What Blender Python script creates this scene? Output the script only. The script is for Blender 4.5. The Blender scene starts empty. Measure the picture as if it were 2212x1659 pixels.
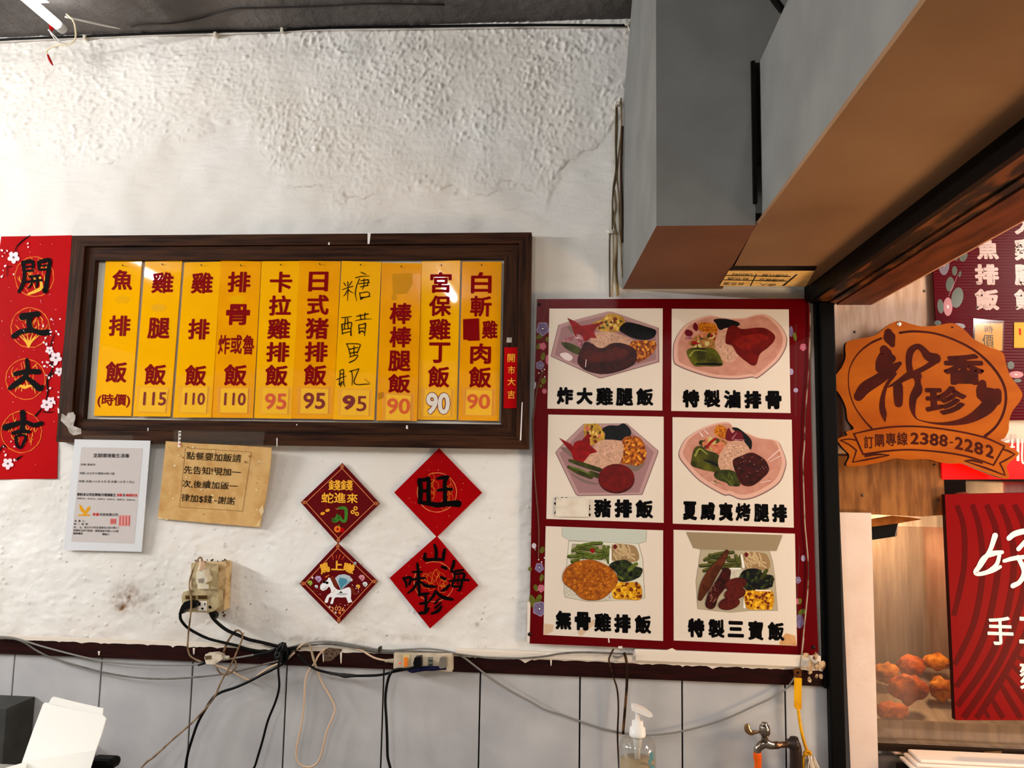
import bpy, bmesh, math, random
import numpy as np
from mathutils import Vector, Matrix

SC = bpy.context.scene
COL = SC.collection

# ------------------------------------------------------------------ camera
IMG_W, IMG_H = 2212.0, 1659.0
FOCAL = 1685.04                     # focal length in pixels
YAW, PITCH, ROLL = -0.08314452, 0.10545382, 0.01751314
CAM = Vector((0.0, -2.43, 1.55))    # the wall face is the plane y = 0
cy, sy, cp, sp = math.cos(YAW), math.sin(YAW), math.cos(PITCH), math.sin(PITCH)
FWD = Vector((sy * cp, cy * cp, sp))
_r = Vector((cy, -sy, 0.0))
_u = _r.cross(FWD)
RIGHT = math.cos(ROLL) * _r + math.sin(ROLL) * _u
UP = -math.sin(ROLL) * _r + math.cos(ROLL) * _u
cam_data = bpy.data.cameras.new('camera')
cam_data.sensor_fit = 'HORIZONTAL'
cam_data.sensor_width = 36.0
cam_data.lens = FOCAL / IMG_W * 36.0
cam_data.clip_start = 0.02
cam = bpy.data.objects.new('camera', cam_data)
COL.objects.link(cam)
cam.matrix_world = Matrix(((RIGHT.x, UP.x, -FWD.x, CAM.x), (RIGHT.y, UP.y, -FWD.y, CAM.y),
                           (RIGHT.z, UP.z, -FWD.z, CAM.z), (0, 0, 0, 1)))
SC.camera = cam

# ------------------------------------------------------------------ world, exposure, room and fill lights
SC.view_settings.view_transform = 'Standard'
SC.view_settings.look = 'None'
SC.view_settings.gamma = 1.0
SC.view_settings.use_curve_mapping = False
SC.view_settings.exposure = 0.45
WORLD_STRENGTH = 0.22
DIM_TUBE_STRENGTH = 13.0
TUBE_STRENGTH = 200.0
SIDE_FILL_STRENGTH = 800.0
STALL_TUBE_STRENGTH = 60.0
wd = bpy.data.worlds.new('world')
SC.world = wd
wd.use_nodes = True
wd.node_tree.nodes['Background'].inputs[0].default_value = (1.0, 0.93, 0.86, 1)
wd.node_tree.nodes['Background'].inputs[1].default_value = WORLD_STRENGTH


def area_light(name, loc, target, size, size_y, power, color):
    ld = bpy.data.lights.new(name, 'AREA')
    ld.shape = 'RECTANGLE'
    ld.size, ld.size_y = size, size_y
    ld.energy = power
    ld.color = color
    o = bpy.data.objects.new(name, ld)
    COL.objects.link(o)
    o.location = loc
    o.rotation_euler = (Vector(target) - Vector(loc)).to_track_quat('-Z', 'Y').to_euler()
    return o


area_light('stall_light', (2.3, -1.3, 2.3), (1.1, 0.0, 1.2), 0.3, 1.2, 20, (1.0, 0.88, 0.78))
area_light('soffit_fill', (1.98, -0.95, 0.85), (0.7, -0.9, 2.1), 0.5, 0.5, 22.0, (1.0, 0.68, 0.38))  # unseen warm fill added to imitate bounce onto the soffit


# ------------------------------------------------------------------ pixel of the photograph -> point of the place
def ray(px, py):
    d = RIGHT * ((px - IMG_W / 2) / FOCAL) + UP * (-(py - IMG_H / 2) / FOCAL) + FWD
    return d / d.y


def P(px, py, y=0.0):
    return CAM + ray(px, py) * (y - CAM.y)


def PZ(px, py, z):
    d = ray(px, py)
    return CAM + d * ((z - CAM.z) / d.z)


def crop(ox, oy, s):
    return lambda pts: [((ox + p[0] / s, oy + p[1] / s) + ((p[2] / s,) if len(p) > 2 else ())) for p in pts]


# ------------------------------------------------------------------ materials
def lin(c):
    return tuple(((v / 255) / 12.92 if v / 255 <= 0.04045 else ((v / 255 + 0.055) / 1.055) ** 2.4) for v in c[:3]) + (1.0,)


MATS = {}


def M(name, c, rough=0.6, spec=0.06, metal=0.0, noise=None, bump=None, coat=0.0, emit=None, wave=None, trans=0.0, stretch=None):
    """noise=(scale, second colour, low, high[, detail]); bump=(scale, strength, distance); wave=(axis, scale, distance)"""
    if name in MATS:
        return MATS[name]
    m = bpy.data.materials.new(name)
    m.use_nodes = True
    nt = m.node_tree
    b = nt.nodes['Principled BSDF']
    b.inputs['Base Color'].default_value = lin(c)
    b.inputs['Roughness'].default_value = rough
    b.inputs['Specular IOR Level'].default_value = spec
    b.inputs['Metallic'].default_value = metal
    b.inputs['Coat Weight'].default_value = coat
    b.inputs['Coat Roughness'].default_value = 0.06
    b.inputs['Transmission Weight'].default_value = trans
    m.diffuse_color = lin(c)
    geo = nt.nodes.new('ShaderNodeNewGeometry')
    vec = geo.outputs['Position']
    if stretch:
        mp = nt.nodes.new('ShaderNodeMapping')
        mp.inputs['Scale'].default_value = stretch
        nt.links.new(vec, mp.inputs['Vector'])
        vec = mp.outputs['Vector']
    if noise:
        n = nt.nodes.new('ShaderNodeTexNoise')
        n.inputs['Scale'].default_value = noise[0]
        n.inputs['Detail'].default_value = noise[4] if len(noise) > 4 else 4.0
        nt.links.new(vec, n.inputs['Vector'])
        r = nt.nodes.new('ShaderNodeValToRGB')
        r.color_ramp.elements[0].position = noise[2]
        r.color_ramp.elements[0].color = lin(c)
        r.color_ramp.elements[1].position = noise[3]
        r.color_ramp.elements[1].color = lin(noise[1])
        nt.links.new(n.outputs['Fac'], r.inputs['Fac'])
        nt.links.new(r.outputs['Color'], b.inputs['Base Color'])
    h = None
    if bump:
        n2 = nt.nodes.new('ShaderNodeTexNoise')
        n2.inputs['Scale'].default_value = bump[0]
        n2.inputs['Detail'].default_value = 5.0
        nt.links.new(vec, n2.inputs['Vector'])
        h, strength, dist = n2.outputs['Fac'], bump[1], bump[2]
    if wave:
        w = nt.nodes.new('ShaderNodeTexWave')
        w.bands_direction = wave[0]
        w.inputs['Scale'].default_value = wave[1]
        nt.links.new(geo.outputs['Position'], w.inputs['Vector'])
        h, strength, dist = w.outputs['Fac'], wave[3] if len(wave) > 3 else 0.5, wave[2]
    if h is not None:
        bp = nt.nodes.new('ShaderNodeBump')
        bp.inputs['Strength'].default_value = strength
        bp.inputs['Distance'].default_value = dist
        nt.links.new(h, bp.inputs['Height'])
        nt.links.new(bp.outputs['Normal'], b.inputs['Normal'])
    if emit:
        b.inputs['Emission Color'].default_value = lin(emit[0])
        b.inputs['Emission Strength'].default_value = emit[1]
    MATS[name] = m
    return m


def clear_mat(name, tint, haze, haze_col, gloss=0.08, rough=0.05):
    """a thin clear sheet: see-through, slightly hazy, glossy"""
    if name in MATS:
        return MATS[name]
    m = bpy.data.materials.new(name)
    m.use_nodes = True
    nt = m.node_tree
    nt.nodes.remove(nt.nodes['Principled BSDF'])
    out = nt.nodes['Material Output']
    tr = nt.nodes.new('ShaderNodeBsdfTransparent'); tr.inputs[0].default_value = lin(tint)
    di = nt.nodes.new('ShaderNodeBsdfDiffuse'); di.inputs[0].default_value = lin(haze_col)
    gl = nt.nodes.new('ShaderNodeBsdfGlossy'); gl.inputs['Roughness'].default_value = rough
    m1 = nt.nodes.new('ShaderNodeMixShader'); m2 = nt.nodes.new('ShaderNodeMixShader')
    m1.inputs[0].default_value = haze
    m2.inputs[0].default_value = gloss
    nt.links.new(tr.outputs[0], m1.inputs[1]); nt.links.new(di.outputs[0], m1.inputs[2])
    nt.links.new(m1.outputs[0], m2.inputs[1]); nt.links.new(gl.outputs[0], m2.inputs[2])
    nt.links.new(m2.outputs[0], out.inputs['Surface'])
    MATS[name] = m
    return m


# ------------------------------------------------------------------ glyphs
_dg = None
_glyphs = {}


def glyph(s, off=0.0):
    """outline of a string as (u, v, lift) points in its bounding box; off thickens it with round edges"""
    k = (s, off)
    if k not in _glyphs:
        cu = bpy.data.curves.new('glyph', 'FONT')
        cu.body = s
        cu.resolution_u = 3
        o = bpy.data.objects.new('glyph', cu)
        COL.objects.link(o)
        bpy.context.view_layer.update()
        me = bpy.data.meshes.new_from_object(o.evaluated_get(bpy.context.evaluated_depsgraph_get()))
        vs = [(v.co.x, v.co.y, 0.0) for v in me.vertices]
        fs = [tuple(p.vertices) for p in me.polygons]
        bpy.data.objects.remove(o)
        bpy.data.curves.remove(cu)
        bpy.data.meshes.remove(me)
        if off > 0.004:
            cnt = {}
            for f in fs:
                for i in range(len(f)):
                    e = (min(f[i], f[i - 1]), max(f[i], f[i - 1]))
                    cnt[e] = cnt.get(e, 0) + 1
            rim = [e for e, n in cnt.items() if n == 1]
            used = set()
            for j, (p, q) in enumerate(rim):
                (x0, y0, _), (x1, y1, _) = vs[p], vs[q]
                d = math.hypot(x1 - x0, y1 - y0)
                if d < 1e-6:
                    continue
                nx, ny = -(y1 - y0) / d * off, (x1 - x0) / d * off
                l = 2e-6 * (1 + j % 5)
                b = len(vs)
                vs += [(x0 + nx, y0 + ny, l), (x1 + nx, y1 + ny, l), (x1 - nx, y1 - ny, l), (x0 - nx, y0 - ny, l)]
                fs.append((b, b + 1, b + 2, b + 3))
                for w in (p, q):
                    if w not in used:
                        used.add(w)
                        b = len(vs)
                        l2 = 2e-6 * (6 + len(used) % 4)
                        vs += [(vs[w][0] + off * math.cos(t), vs[w][1] + off * math.sin(t), l2) for t in np.linspace(0, 2 * math.pi, 9)[:-1]]
                        fs.append(tuple(range(b, b + 8)))
        x0 = min(v[0] for v in vs); x1 = max(v[0] for v in vs)
        y0 = min(v[1] for v in vs); y1 = max(v[1] for v in vs)
        vs = [((v[0] - x0) / max(x1 - x0, 1e-6), (y1 - v[1]) / max(y1 - y0, 1e-6), v[2]) for v in vs]
        _glyphs[k] = (vs, fs)
    return _glyphs[k]


def smooth_line(pts, closed=False, n=6):
    pts = [tuple(p) for p in pts]
    if len(pts) < 3:
        if len(pts) == 2 and not closed:
            return [tuple(a + (b - a) * i / n for a, b in zip(pts[0], pts[1])) for i in range(n + 1)]
        return pts
    out = []
    L = len(pts)
    rng = range(L) if closed else range(L - 1)
    for i in rng:
        p0 = pts[(i - 1) % L] if closed or i > 0 else tuple(2 * a - b for a, b in zip(pts[0], pts[1]))
        p1 = pts[i]
        p2 = pts[(i + 1) % L]
        p3 = pts[(i + 2) % L] if closed or i + 2 < L else tuple(2 * b - a for a, b in zip(pts[-2], pts[-1]))
        for k in range(n):
            t = k / n
            out.append(tuple(0.5 * (2 * b + (c - a) * t + (2 * a - 5 * b + 4 * c - d) * t * t + (3 * b - a - 3 * c + d) * t ** 3)
                             for a, b, c, d in zip(p0, p1, p2, p3)))
    if not closed:
        out.append(pts[-1])
    return out


# ------------------------------------------------------------------ mesh builder
LIFT = 4e-6


class MB:
    def __init__(self):
        self.v, self.f, self.m, self.mats, self.k, self.sm = [], [], [], [], 0, []

    def mi(self, mat):
        if mat not in self.mats:
            self.mats.append(mat)
        return self.mats.index(mat)

    def add(self, verts, faces, mat, smooth=False):
        b = len(self.v)
        i = self.mi(mat)
        self.v += [tuple(p) for p in verts]
        for f in faces:
            self.f.append(tuple(b + q for q in f))
            self.m.append(i)
            self.sm.append(smooth)
        return self

    def lift(self):
        self.k += 1
        return self.k * LIFT

    # flat print: a polygon of photo pixels on the plane y
    def poly(self, pts, y, mat, smooth=False, flat_y=None):
        if smooth:
            pts = smooth_line(pts, True, 5)
        q = [P(p[0], p[1], y) for p in pts]
        l = self.lift()
        return self.add([(a.x, a.y - l, a.z) for a in q], [tuple(range(len(q)))], mat)

    def ell(self, cx, cyy, rx, ry, y, mat, rot=0.0, n=14):
        return self.poly([(cx + rx * math.cos(a) * math.cos(rot) - ry * math.sin(a) * math.sin(rot),
                           cyy + rx * math.cos(a) * math.sin(rot) + ry * math.sin(a) * math.cos(rot))
                          for a in (2 * math.pi * i / n for i in range(n))], y, mat)

    # solid plate: a polygon of photo pixels on the plane y, given thickness th behind it
    def slab(self, pts, y, th, mat, smooth=False, side=None):
        if smooth:
            pts = smooth_line(pts, True, 5)
        q = [P(p[0], p[1], y) for p in pts]
        return self.plate([(a.x, a.z) for a in q], y, y + th, mat, side)

    def plate(self, xz, yf, yb, mat, side=None):
        n = len(xz)
        vs = [(x, yf, z) for x, z in xz] + [(x, yb, z) for x, z in xz]
        self.add(vs, [tuple(range(n)), tuple(range(2 * n - 1, n - 1, -1))], mat)
        self.add(vs, [(i, n + i, n + (i + 1) % n, (i + 1) % n) for i in range(n)], side or mat)
        return self

    def box(self, x0, x1, y0, y1, z0, z1, mat):
        vs = [(x, y, z) for x in (x0, x1) for y in (y0, y1) for z in (z0, z1)]
        return self.add(vs, [(0, 1, 3, 2), (4, 6, 7, 5), (0, 4, 5, 1), (2, 3, 7, 6), (0, 2, 6, 4), (1, 5, 7, 3)], mat)

    def hexa(self, a, b, mat):
        """a, b: two quads of points facing one another"""
        return self.add(list(a) + list(b), [(0, 1, 2, 3), (7, 6, 5, 4), (0, 4, 5, 1), (1, 5, 6, 2), (2, 6, 7, 3), (3, 7, 4, 0)], mat)

    # brush stroke of photo pixels (x, y, width)
    def stroke(self, pts, y, mat, w=None, n=5, caps=True, smooth=True):
        pts = [(p[0], p[1], p[2] if len(p) > 2 else w) for p in pts]
        if smooth:
            pts = smooth_line(pts, False, n)
        L, R = [], []
        for i, p in enumerate(pts):
            a = pts[max(i - 1, 0)]; b = pts[min(i + 1, len(pts) - 1)]
            dx, dy = b[0] - a[0], b[1] - a[1]
            d = math.hypot(dx, dy) or 1
            nx, ny = -dy / d * max(p[2], 0.1) / 2, dx / d * max(p[2], 0.1) / 2
            L.append((p[0] + nx, p[1] + ny)); R.append((p[0] - nx, p[1] - ny))
        l = self.lift()
        q = [P(a, b, y) for a, b in L] + [P(a, b, y) for a, b in R]
        k = len(L)
        self.add([(a.x, a.y - l, a.z) for a in q], [(i, i + 1, k + i + 1, k + i) for i in range(k - 1)], mat)
        if caps:
            for p in (pts[0], pts[-1]):
                if p[2] > 1.0:
                    self.ell(p[0], p[1], p[2] / 2, p[2] / 2, y, mat, n=10)
        return self

    # lettering; where: (x0, y0, x1, y1) box or four pixel corners TL TR BR BL
    def text(self, s, where, y, mat, off=0.0):
        vs, fs = glyph(s, off)
        if len(where) == 4 and not hasattr(where[0], '__len__'):
            x0, y0, x1, y1 = where
            a, b = P(x0, y0, y), P(x1, y1, y)
            A, B, C, D = (a.x, a.z), (b.x, a.z), (b.x, b.z), (a.x, b.z)
        else:
            A, B, C, D = [(q.x, q.z) for q in (P(p[0], p[1], y) for p in where)]
        l = self.lift()
        out = []
        for u, v, dl in vs:
            x = (A[0] * (1 - u) + B[0] * u) * (1 - v) + (D[0] * (1 - u) + C[0] * u) * v
            z = (A[1] * (1 - u) + B[1] * u) * (1 - v) + (D[1] * (1 - u) + C[1] * u) * v
            out.append((x, y - l - dl, z))
        return self.add(out, fs, mat)

    # tube through points of the place
    def tube(self, pts, r, mat, seg=8, n=6, smooth=True, squash=None):
        pts = [tuple(p) for p in pts]
        if smooth:
            pts = smooth_line(pts, False, n)
        pts = [Vector(p) for p in pts]
        rs = r if isinstance(r, (list, tuple)) else None
        vs, fs = [], []
        up = None
        K = len(pts)
        for i, p in enumerate(pts):
            t = (pts[min(i + 1, K - 1)] - pts[max(i - 1, 0)])
            if t.length < 1e-9:
                t = Vector((1, 0, 0))
            t.normalize()
            if up is None:
                up = Vector((0, 1, 0)) if abs(t.y) < 0.9 else Vector((0, 0, 1))
            up = (up - t * up.dot(t)).normalized()
            side = t.cross(up)
            rr = r if rs is None else rs[0] + (rs[-1] - rs[0]) * i / (K - 1) if len(rs) == 2 else np.interp(i / (K - 1), np.linspace(0, 1, len(rs)), rs)
            for k in range(seg):
                a = 2 * math.pi * k / seg
                vs.append(p + (side * math.cos(a) + up * math.sin(a) * (squash or 1.0)) * float(rr))
        for i in range(K - 1):
            for k in range(seg):
                fs.append((i * seg + k, i * seg + (k + 1) % seg, (i + 1) * seg + (k + 1) % seg, (i + 1) * seg + k))
        fs.append(tuple(range(seg - 1, -1, -1)))
        fs.append(tuple(range((K - 1) * seg, K * seg)))
        return self.add(vs, fs, mat, True)

    def ptube(self, pts, y, r, mat, **kw):
        """tube through photo pixels; a third value gives that point its own y"""
        return self.tube([P(p[0], p[1], p[2] if len(p) > 2 else y) for p in pts], r, mat, **kw)

    # turned shape: (radius, distance) profile along an axis from a point
    def lathe(self, origin, axis, prof, mat, seg=20):
        o = Vector(origin); ax = Vector(axis).normalized()
        a = Vector((1, 0, 0)) if abs(ax.x) < 0.9 else Vector((0, 0, 1))
        a = (a - ax * a.dot(ax)).normalized(); b = ax.cross(a)
        vs, fs = [], []
        for r, h in prof:
            for k in range(seg):
                t = 2 * math.pi * k / seg
                vs.append(o + ax * h + (a * math.cos(t) + b * math.sin(t)) * r)
        for i in range(len(prof) - 1):
            for k in range(seg):
                fs.append((i * seg + k, i * seg + (k + 1) % seg, (i + 1) * seg + (k + 1) % seg, (i + 1) * seg + k))
        fs.append(tuple(range(seg - 1, -1, -1)))
        fs.append(tuple(range((len(prof) - 1) * seg, len(prof) * seg)))
        return self.add(vs, fs, mat, True)

    def ball(self, c, rx, ry, rz, mat, rough=0.0, seed=0, n=10):
        rnd = random.Random(seed)
        bm = bmesh.new()
        bmesh.ops.create_icosphere(bm, subdivisions=3, radius=1.0)
        ph = [rnd.uniform(0, 6.28) for _ in range(9)]
        vs = []
        for v in bm.verts:
            d = v.co
            k = 1 + rough * (math.sin(5 * d.x + ph[0]) * math.sin(4 * d.y + ph[1]) + 0.6 * math.sin(9 * d.z + ph[2]) * math.sin(8 * d.x + ph[3])
                             + 0.5 * math.sin(15 * d.y + ph[4]) * math.sin(14 * d.z + ph[5]))
            vs.append((c[0] + d.x * rx * k, c[1] + d.y * ry * k, c[2] + d.z * rz * k))
        fs = [tuple(v.index for v in f.verts) for f in bm.faces]
        bm.free()
        return self.add(vs, fs, mat, True)

    def build(self, name, parent=None, origin=None, bevel=0.0, fix=True):
        vs = np.array(self.v, dtype=float)
        if parent is not None:
            org = ORIG[parent.name]
        elif origin is not None:
            org = Vector(origin)
        else:
            lo, hi = vs.min(0), vs.max(0)
            org = Vector(((lo[0] + hi[0]) / 2, (lo[1] + hi[1]) / 2, lo[2]))
        me = bpy.data.meshes.new(name)
        me.from_pydata([tuple(p) for p in (vs - np.array(org))], [], self.f)
        for m in self.mats:
            me.materials.append(m)
        me.polygons.foreach_set('material_index', self.m)
        me.polygons.foreach_set('use_smooth', self.sm)
        if fix:
            bm = bmesh.new()
            bm.from_mesh(me)
            bmesh.ops.recalc_face_normals(bm, faces=bm.faces)
            for f in bm.faces:                       # flat prints look towards the room
                if abs(f.normal.y) > 0.999 and f.normal.y > 0 and all(len(e.link_faces) == 1 for e in f.edges):
                    f.normal_flip()
            bm.to_mesh(me)
            bm.free()
        me.update()
        o = bpy.data.objects.new(name, me)
        COL.objects.link(o)
        if parent is not None:
            o.parent = parent
            ORIG[o.name] = org
        else:
            o.location = org
            ORIG[o.name] = org
        if bevel:
            md = o.modifiers.new('bevel', 'BEVEL')
            md.width = bevel
            md.segments = 2
            md.limit_method = 'ANGLE'
        return o


ORIG = {}


def tag(o, label, cat, group=None):
    o['label'] = label
    o['category'] = cat
    if group:
        o['group'] = group
    return o


def thing(name, loc, label, cat, group=None):
    o = bpy.data.objects.new(name, None)
    o.empty_display_size = 0.05
    COL.objects.link(o)
    o.location = loc
    ORIG[o.name] = Vector(loc)
    return tag(o, label, cat, group)


def struct(o, label=None):
    o['kind'] = 'structure'
    if label:
        o['label'] = label
    return o
# ================================================================== the room
PLASTER_FINE = None
m_ceiling = M('ceiling paint', (112, 107, 105), 0.75, 0.1, noise=(3.0, (86, 82, 80), 0.35, 0.65), bump=(26, 0.55, 0.012))
m_floor = M('floor tile', (120, 112, 104), 0.5)
m_plaster = M('white plaster', (228, 226, 222), 0.62, 0.35)
m_drip = M('white paint drips', (226, 214, 200), 0.6)
m_rail = M('dark red wood', (40, 8, 6), 0.4, 0.15, noise=(9, (22, 4, 3), 0.4, 0.65), stretch=(1, 6, 22))
m_tile = M('grey wall tile', (192, 191, 192), 0.24, 0.4, noise=(5.5, (166, 166, 169), 0.3, 0.72), bump=(3, 0.06, 0.01))
m_grout = M('dark grout', (26, 24, 23), 0.9)
m_duct = M('grey painted board', (122, 122, 120), 0.6, 0.1, noise=(6, (108, 108, 106), 0.35, 0.7), bump=(40, 0.12, 0.004))
m_soffit = M('brown painted soffit', (146, 112, 82), 0.5, 0.12, noise=(2.4, (120, 88, 62), 0.3, 0.7), bump=(14, 0.08, 0.006))
m_black = M('black painted steel', (7, 6, 6), 0.5, 0.08, bump=(30, 0.15, 0.004))
m_burnt = M('scorched brown wood', (104, 56, 24), 0.5, 0.2, noise=(7, (12, 7, 5), 0.42, 0.56, 8.0), stretch=(5, 1.2, 5))
m_redwood = M('red brown wood', (104, 50, 28), 0.5, 0.15, noise=(6, (60, 26, 15), 0.35, 0.7), stretch=(6, 1, 6))

CEIL = P(400, 77).z + 0.012
TILE_TOP = 0.932
RAIL_TOP = 0.976

o = MB().box(-6.0, 3.6, -8.2, 0.9, CEIL, CEIL + 0.1, m_ceiling).build('ceiling')
struct(o)
o = MB().box(-6.0, 3.6, -8.2, 0.9, -0.1, 0.0, m_floor).build('floor')
struct(o)


# ---- plaster wall: a fine grid with trowelled relief
def band_noise(rng, nz, nx, step, wl, aniso=1.0, wl2=None):
    w = rng.standard_normal((nz, nx))
    fz = np.fft.fftfreq(nz, step)[:, None]
    fx = np.fft.fftfreq(nx, step)[None, :]
    f = np.sqrt((fx * aniso) ** 2 + fz ** 2)
    H = np.exp(-(f * wl) ** 2 * 0.9)
    if wl2:
        H = H * (1 - np.exp(-(f * wl2) ** 2 * 0.9))
    a = np.fft.ifft2(np.fft.fft2(w) * H).real
    return a / (a.std() + 1e-9)


def build_wall():
    rng = np.random.default_rng(5)
    x0, x1, z0, z1, st = -2.36, 0.74, RAIL_TOP - 0.004, CEIL + 0.01, 0.0045
    nx, nz = int((x1 - x0) / st) + 1, int((z1 - z0) / st) + 1
    xs, zs = np.linspace(x0, x1, nx), np.linspace(z0, z1, nz)
    X, Z = np.meshgrid(xs, zs)
    bp = [(-40, 300), (60, 310), (140, 345), (210, 352), (320, 312), (430, 298), (478, 270), (548, 272), (562, 330), (606, 400), (680, 408),
          (760, 432), (860, 420), (960, 402), (1040, 430), (1120, 395), (1180, 428), (1232, 340), (1296, 312), (1322, 272), (1345, 250)]
    w = [P(a, b) for a, b in bp]
    bz = np.interp(xs, [q.x for q in w], [q.z for q in w])[None, :]
    jag = band_noise(rng, nz, nx, st, 0.05)
    d = Z - bz + 0.012 * jag
    crk = band_noise(rng, nz, nx, st, 0.12)
    soft = np.clip(0.008 + 0.012 * band_noise(rng, nz, nx, st, 0.22), 0.003, 0.05)
    mask = 1 / (1 + np.exp(-d / soft))
    patch = np.clip(0.72 + 0.3 * band_noise(rng, nz, nx, st, 0.20), 0.25, 1.15)
    dens = np.clip((Z - bz) / 0.5, 0, 1)
    lump = band_noise(rng, nz, nx, st, 0.013, 1.0, 0.05)
    lump2 = band_noise(rng, nz, nx, st, 0.020, 0.8, 0.09)
    smear = band_noise(rng, nz, nx, st, 0.011, 2.2, 0.06)
    left = np.clip((-0.9 - X) / 0.5, 0, 1)
    rough = np.clip(lump - 0.35, 0, 2.2) * 0.0019 * (0.65 + 0.35 * dens) + np.clip(lump2 - 0.1, 0, 2.2) * 0.0014 + lump * 0.00025
    rough = rough * patch * (1 - 0.6 * left) + np.maximum(smear, 0) * 0.0016 * left
    base = band_noise(rng, nz, nx, st, 0.16) * 0.0011 + band_noise(rng, nz, nx, st, 0.03, 2.6, 0.2) * 0.00035
    low = np.clip((1.75 - Z) / 0.4, 0, 1)
    pits = band_noise(rng, nz, nx, st, 0.010, 1.0, 0.04)
    base += low * (np.clip(pits - 1.9, 0, 1) * 0.0045 + band_noise(rng, nz, nx, st, 0.02, 1.5, 0.12) * 0.00034)
    trow = band_noise(rng, nz, nx, st, 0.012, 6.0, 0.12)
    base += np.clip(trow - 1.1, 0, 1.5) * 0.0013 * np.exp(-((Z - bz + 0.12) / 0.10) ** 2)
    hgt = base + mask * (0.0019 + rough)
    # dirt: brown stain and hole below the notice, grime along the rail, specks
    dirt = np.clip(0.10 * (1.16 - Z) / 0.18, 0, 0.10) * (0.6 + 0.5 * band_noise(rng, nz, nx, st, 0.06))
    for (px, py, rx, rz, a) in [(275, 1290, .050, .040, .62), (262, 1315, .016, .010, .95), (310, 1290, .03, .02, .25), (330, 1318, .02, .012, .3),
                                (508, 1330, .02, .05, .28), (500, 1230, .022, .09, .16), (640, 1382, .05, .012, .35), (1030, 1350, .006, .006, .7), (1145, 1180, .008, .2, .22),
                                (700, 1385, .06, .010, .3), (880, 1378, .07, .010, .25), (590, 1150, .05, .08, .05)]:
        c = P(px, py)
        g = np.exp(-((X - c.x) / rx) ** 2 - ((Z - c.z) / rz) ** 2)
        dirt += a * g * np.clip(0.75 + 0.35 * band_noise(rng, nz, nx, st, 0.016), 0, 1.4)
    sp = band_noise(rng, nz, nx, st, 0.006, 1.0, 0.03)
    dirt += np.clip(sp - 2.65, 0, 1) * 1.1 * np.clip((1.62 - Z) / 0.25, 0.03, 1)
    line = np.exp(-(d / 0.0030) ** 2) * np.clip((crk - 0.1) * 1.6, 0, 1)
    dirt += 0.38 * line
    hgt -= 0.0012 * line
    c = P(262, 1315)
    hgt -= 0.006 * np.exp(-((X - c.x) / .014) ** 2 - ((Z - c.z) / .007) ** 2)
    hgt = np.where(Z < 2.36, np.minimum(hgt, 0.0030), hgt)
    dirt = np.clip(dirt, 0, 1)
    co = np.stack([X, -hgt, Z], -1).reshape(-1, 3).astype(np.float32)
    idx = np.arange(nx * nz).reshape(nz, nx)
    q = np.stack([idx[:-1, :-1], idx[:-1, 1:], idx[1:, 1:], idx[1:, :-1]], -1).reshape(-1, 4)
    me = bpy.data.meshes.new('wall_back')
    me.vertices.add(len(co)); me.vertices.foreach_set('co', co.ravel())
    me.loops.add(q.size); me.loops.foreach_set('vertex_index', q.ravel().astype(np.int32))
    me.polygons.add(len(q))
    me.polygons.foreach_set('loop_start', np.arange(0, q.size, 4, dtype=np.int32))
    me.polygons.foreach_set('use_smooth', np.ones(len(q), dtype=bool))
    at = me.attributes.new('dirt', 'FLOAT', 'POINT')
    at.data.foreach_set('value', dirt.ravel().astype(np.float32))
    me.update(); me.validate()
    m = M('white plaster wall', (228, 226, 222), 0.62, 0.35, bump=(95, 0.28, 0.0035))
    nt = m.node_tree
    a = nt.nodes.new('ShaderNodeAttribute'); a.attribute_name = 'dirt'
    mix = nt.nodes.new('ShaderNodeMix'); mix.data_type = 'RGBA'
    nz_ = nt.nodes.new('ShaderNodeTexNoise'); nz_.inputs['Scale'].default_value = 2.6
    rp = nt.nodes.new('ShaderNodeValToRGB')
    rp.color_ramp.elements[0].color = lin((231, 229, 225)); rp.color_ramp.elements[0].position = 0.35
    rp.color_ramp.elements[1].color = lin((224, 219, 212)); rp.color_ramp.elements[1].position = 0.7
    g2 = nt.nodes.new('ShaderNodeNewGeometry')
    nt.links.new(g2.outputs['Position'], nz_.inputs['Vector'])
    nt.links.new(nz_.outputs['Fac'], rp.inputs['Fac'])
    nt.links.new(rp.outputs['Color'], mix.inputs['A'])
    mix.inputs['B'].default_value = lin((118, 78, 36))
    nt.links.new(a.outputs['Fac'], mix.inputs['Factor'])
    nt.links.new(mix.outputs['Result'], nt.nodes['Principled BSDF'].inputs['Base Color'])
    me.materials.append(m)
    o = bpy.data.objects.new('wall_back', me)
    COL.objects.link(o)
    struct(o)


build_wall()
mb = MB()
mb.box(-4.0, 0.74, 0.012, 0.12, 0.0, CEIL, m_plaster)
mb.box(-4.0, -2.36, 0.0, 0.012, RAIL_TOP, CEIL, m_plaster)
struct(mb.build('wall_back_core'))

# ---- grey tiles with dark vertical joints
mb = MB()
seams = [P(a, b).x for a, b in [(34, 1414), (222, 1420), (418, 1429), (621, 1434), (830, 1441), (1038, 1448), (1253, 1456), (1473, 1465), (1695, 1474)]]
seams = [seams[0] - 0.3 * k for k in range(5, 0, -1)] + seams + [0.82]
mb.box(-4.0, 0.74, 0.004, 0.012, 0.0, TILE_TOP + 0.01, m_grout)
for a, b in zip(seams, seams[1:]):
    g = 0.0024
    for z0, z1 in ((0.337, TILE_TOP), (0.0, 0.332)):
        mb.box(a + g, min(b, 0.74) - g, -0.004, 0.005, z0, z1, m_tile)
struct(mb.build('wall_back_lower', bevel=0.0012))

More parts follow.
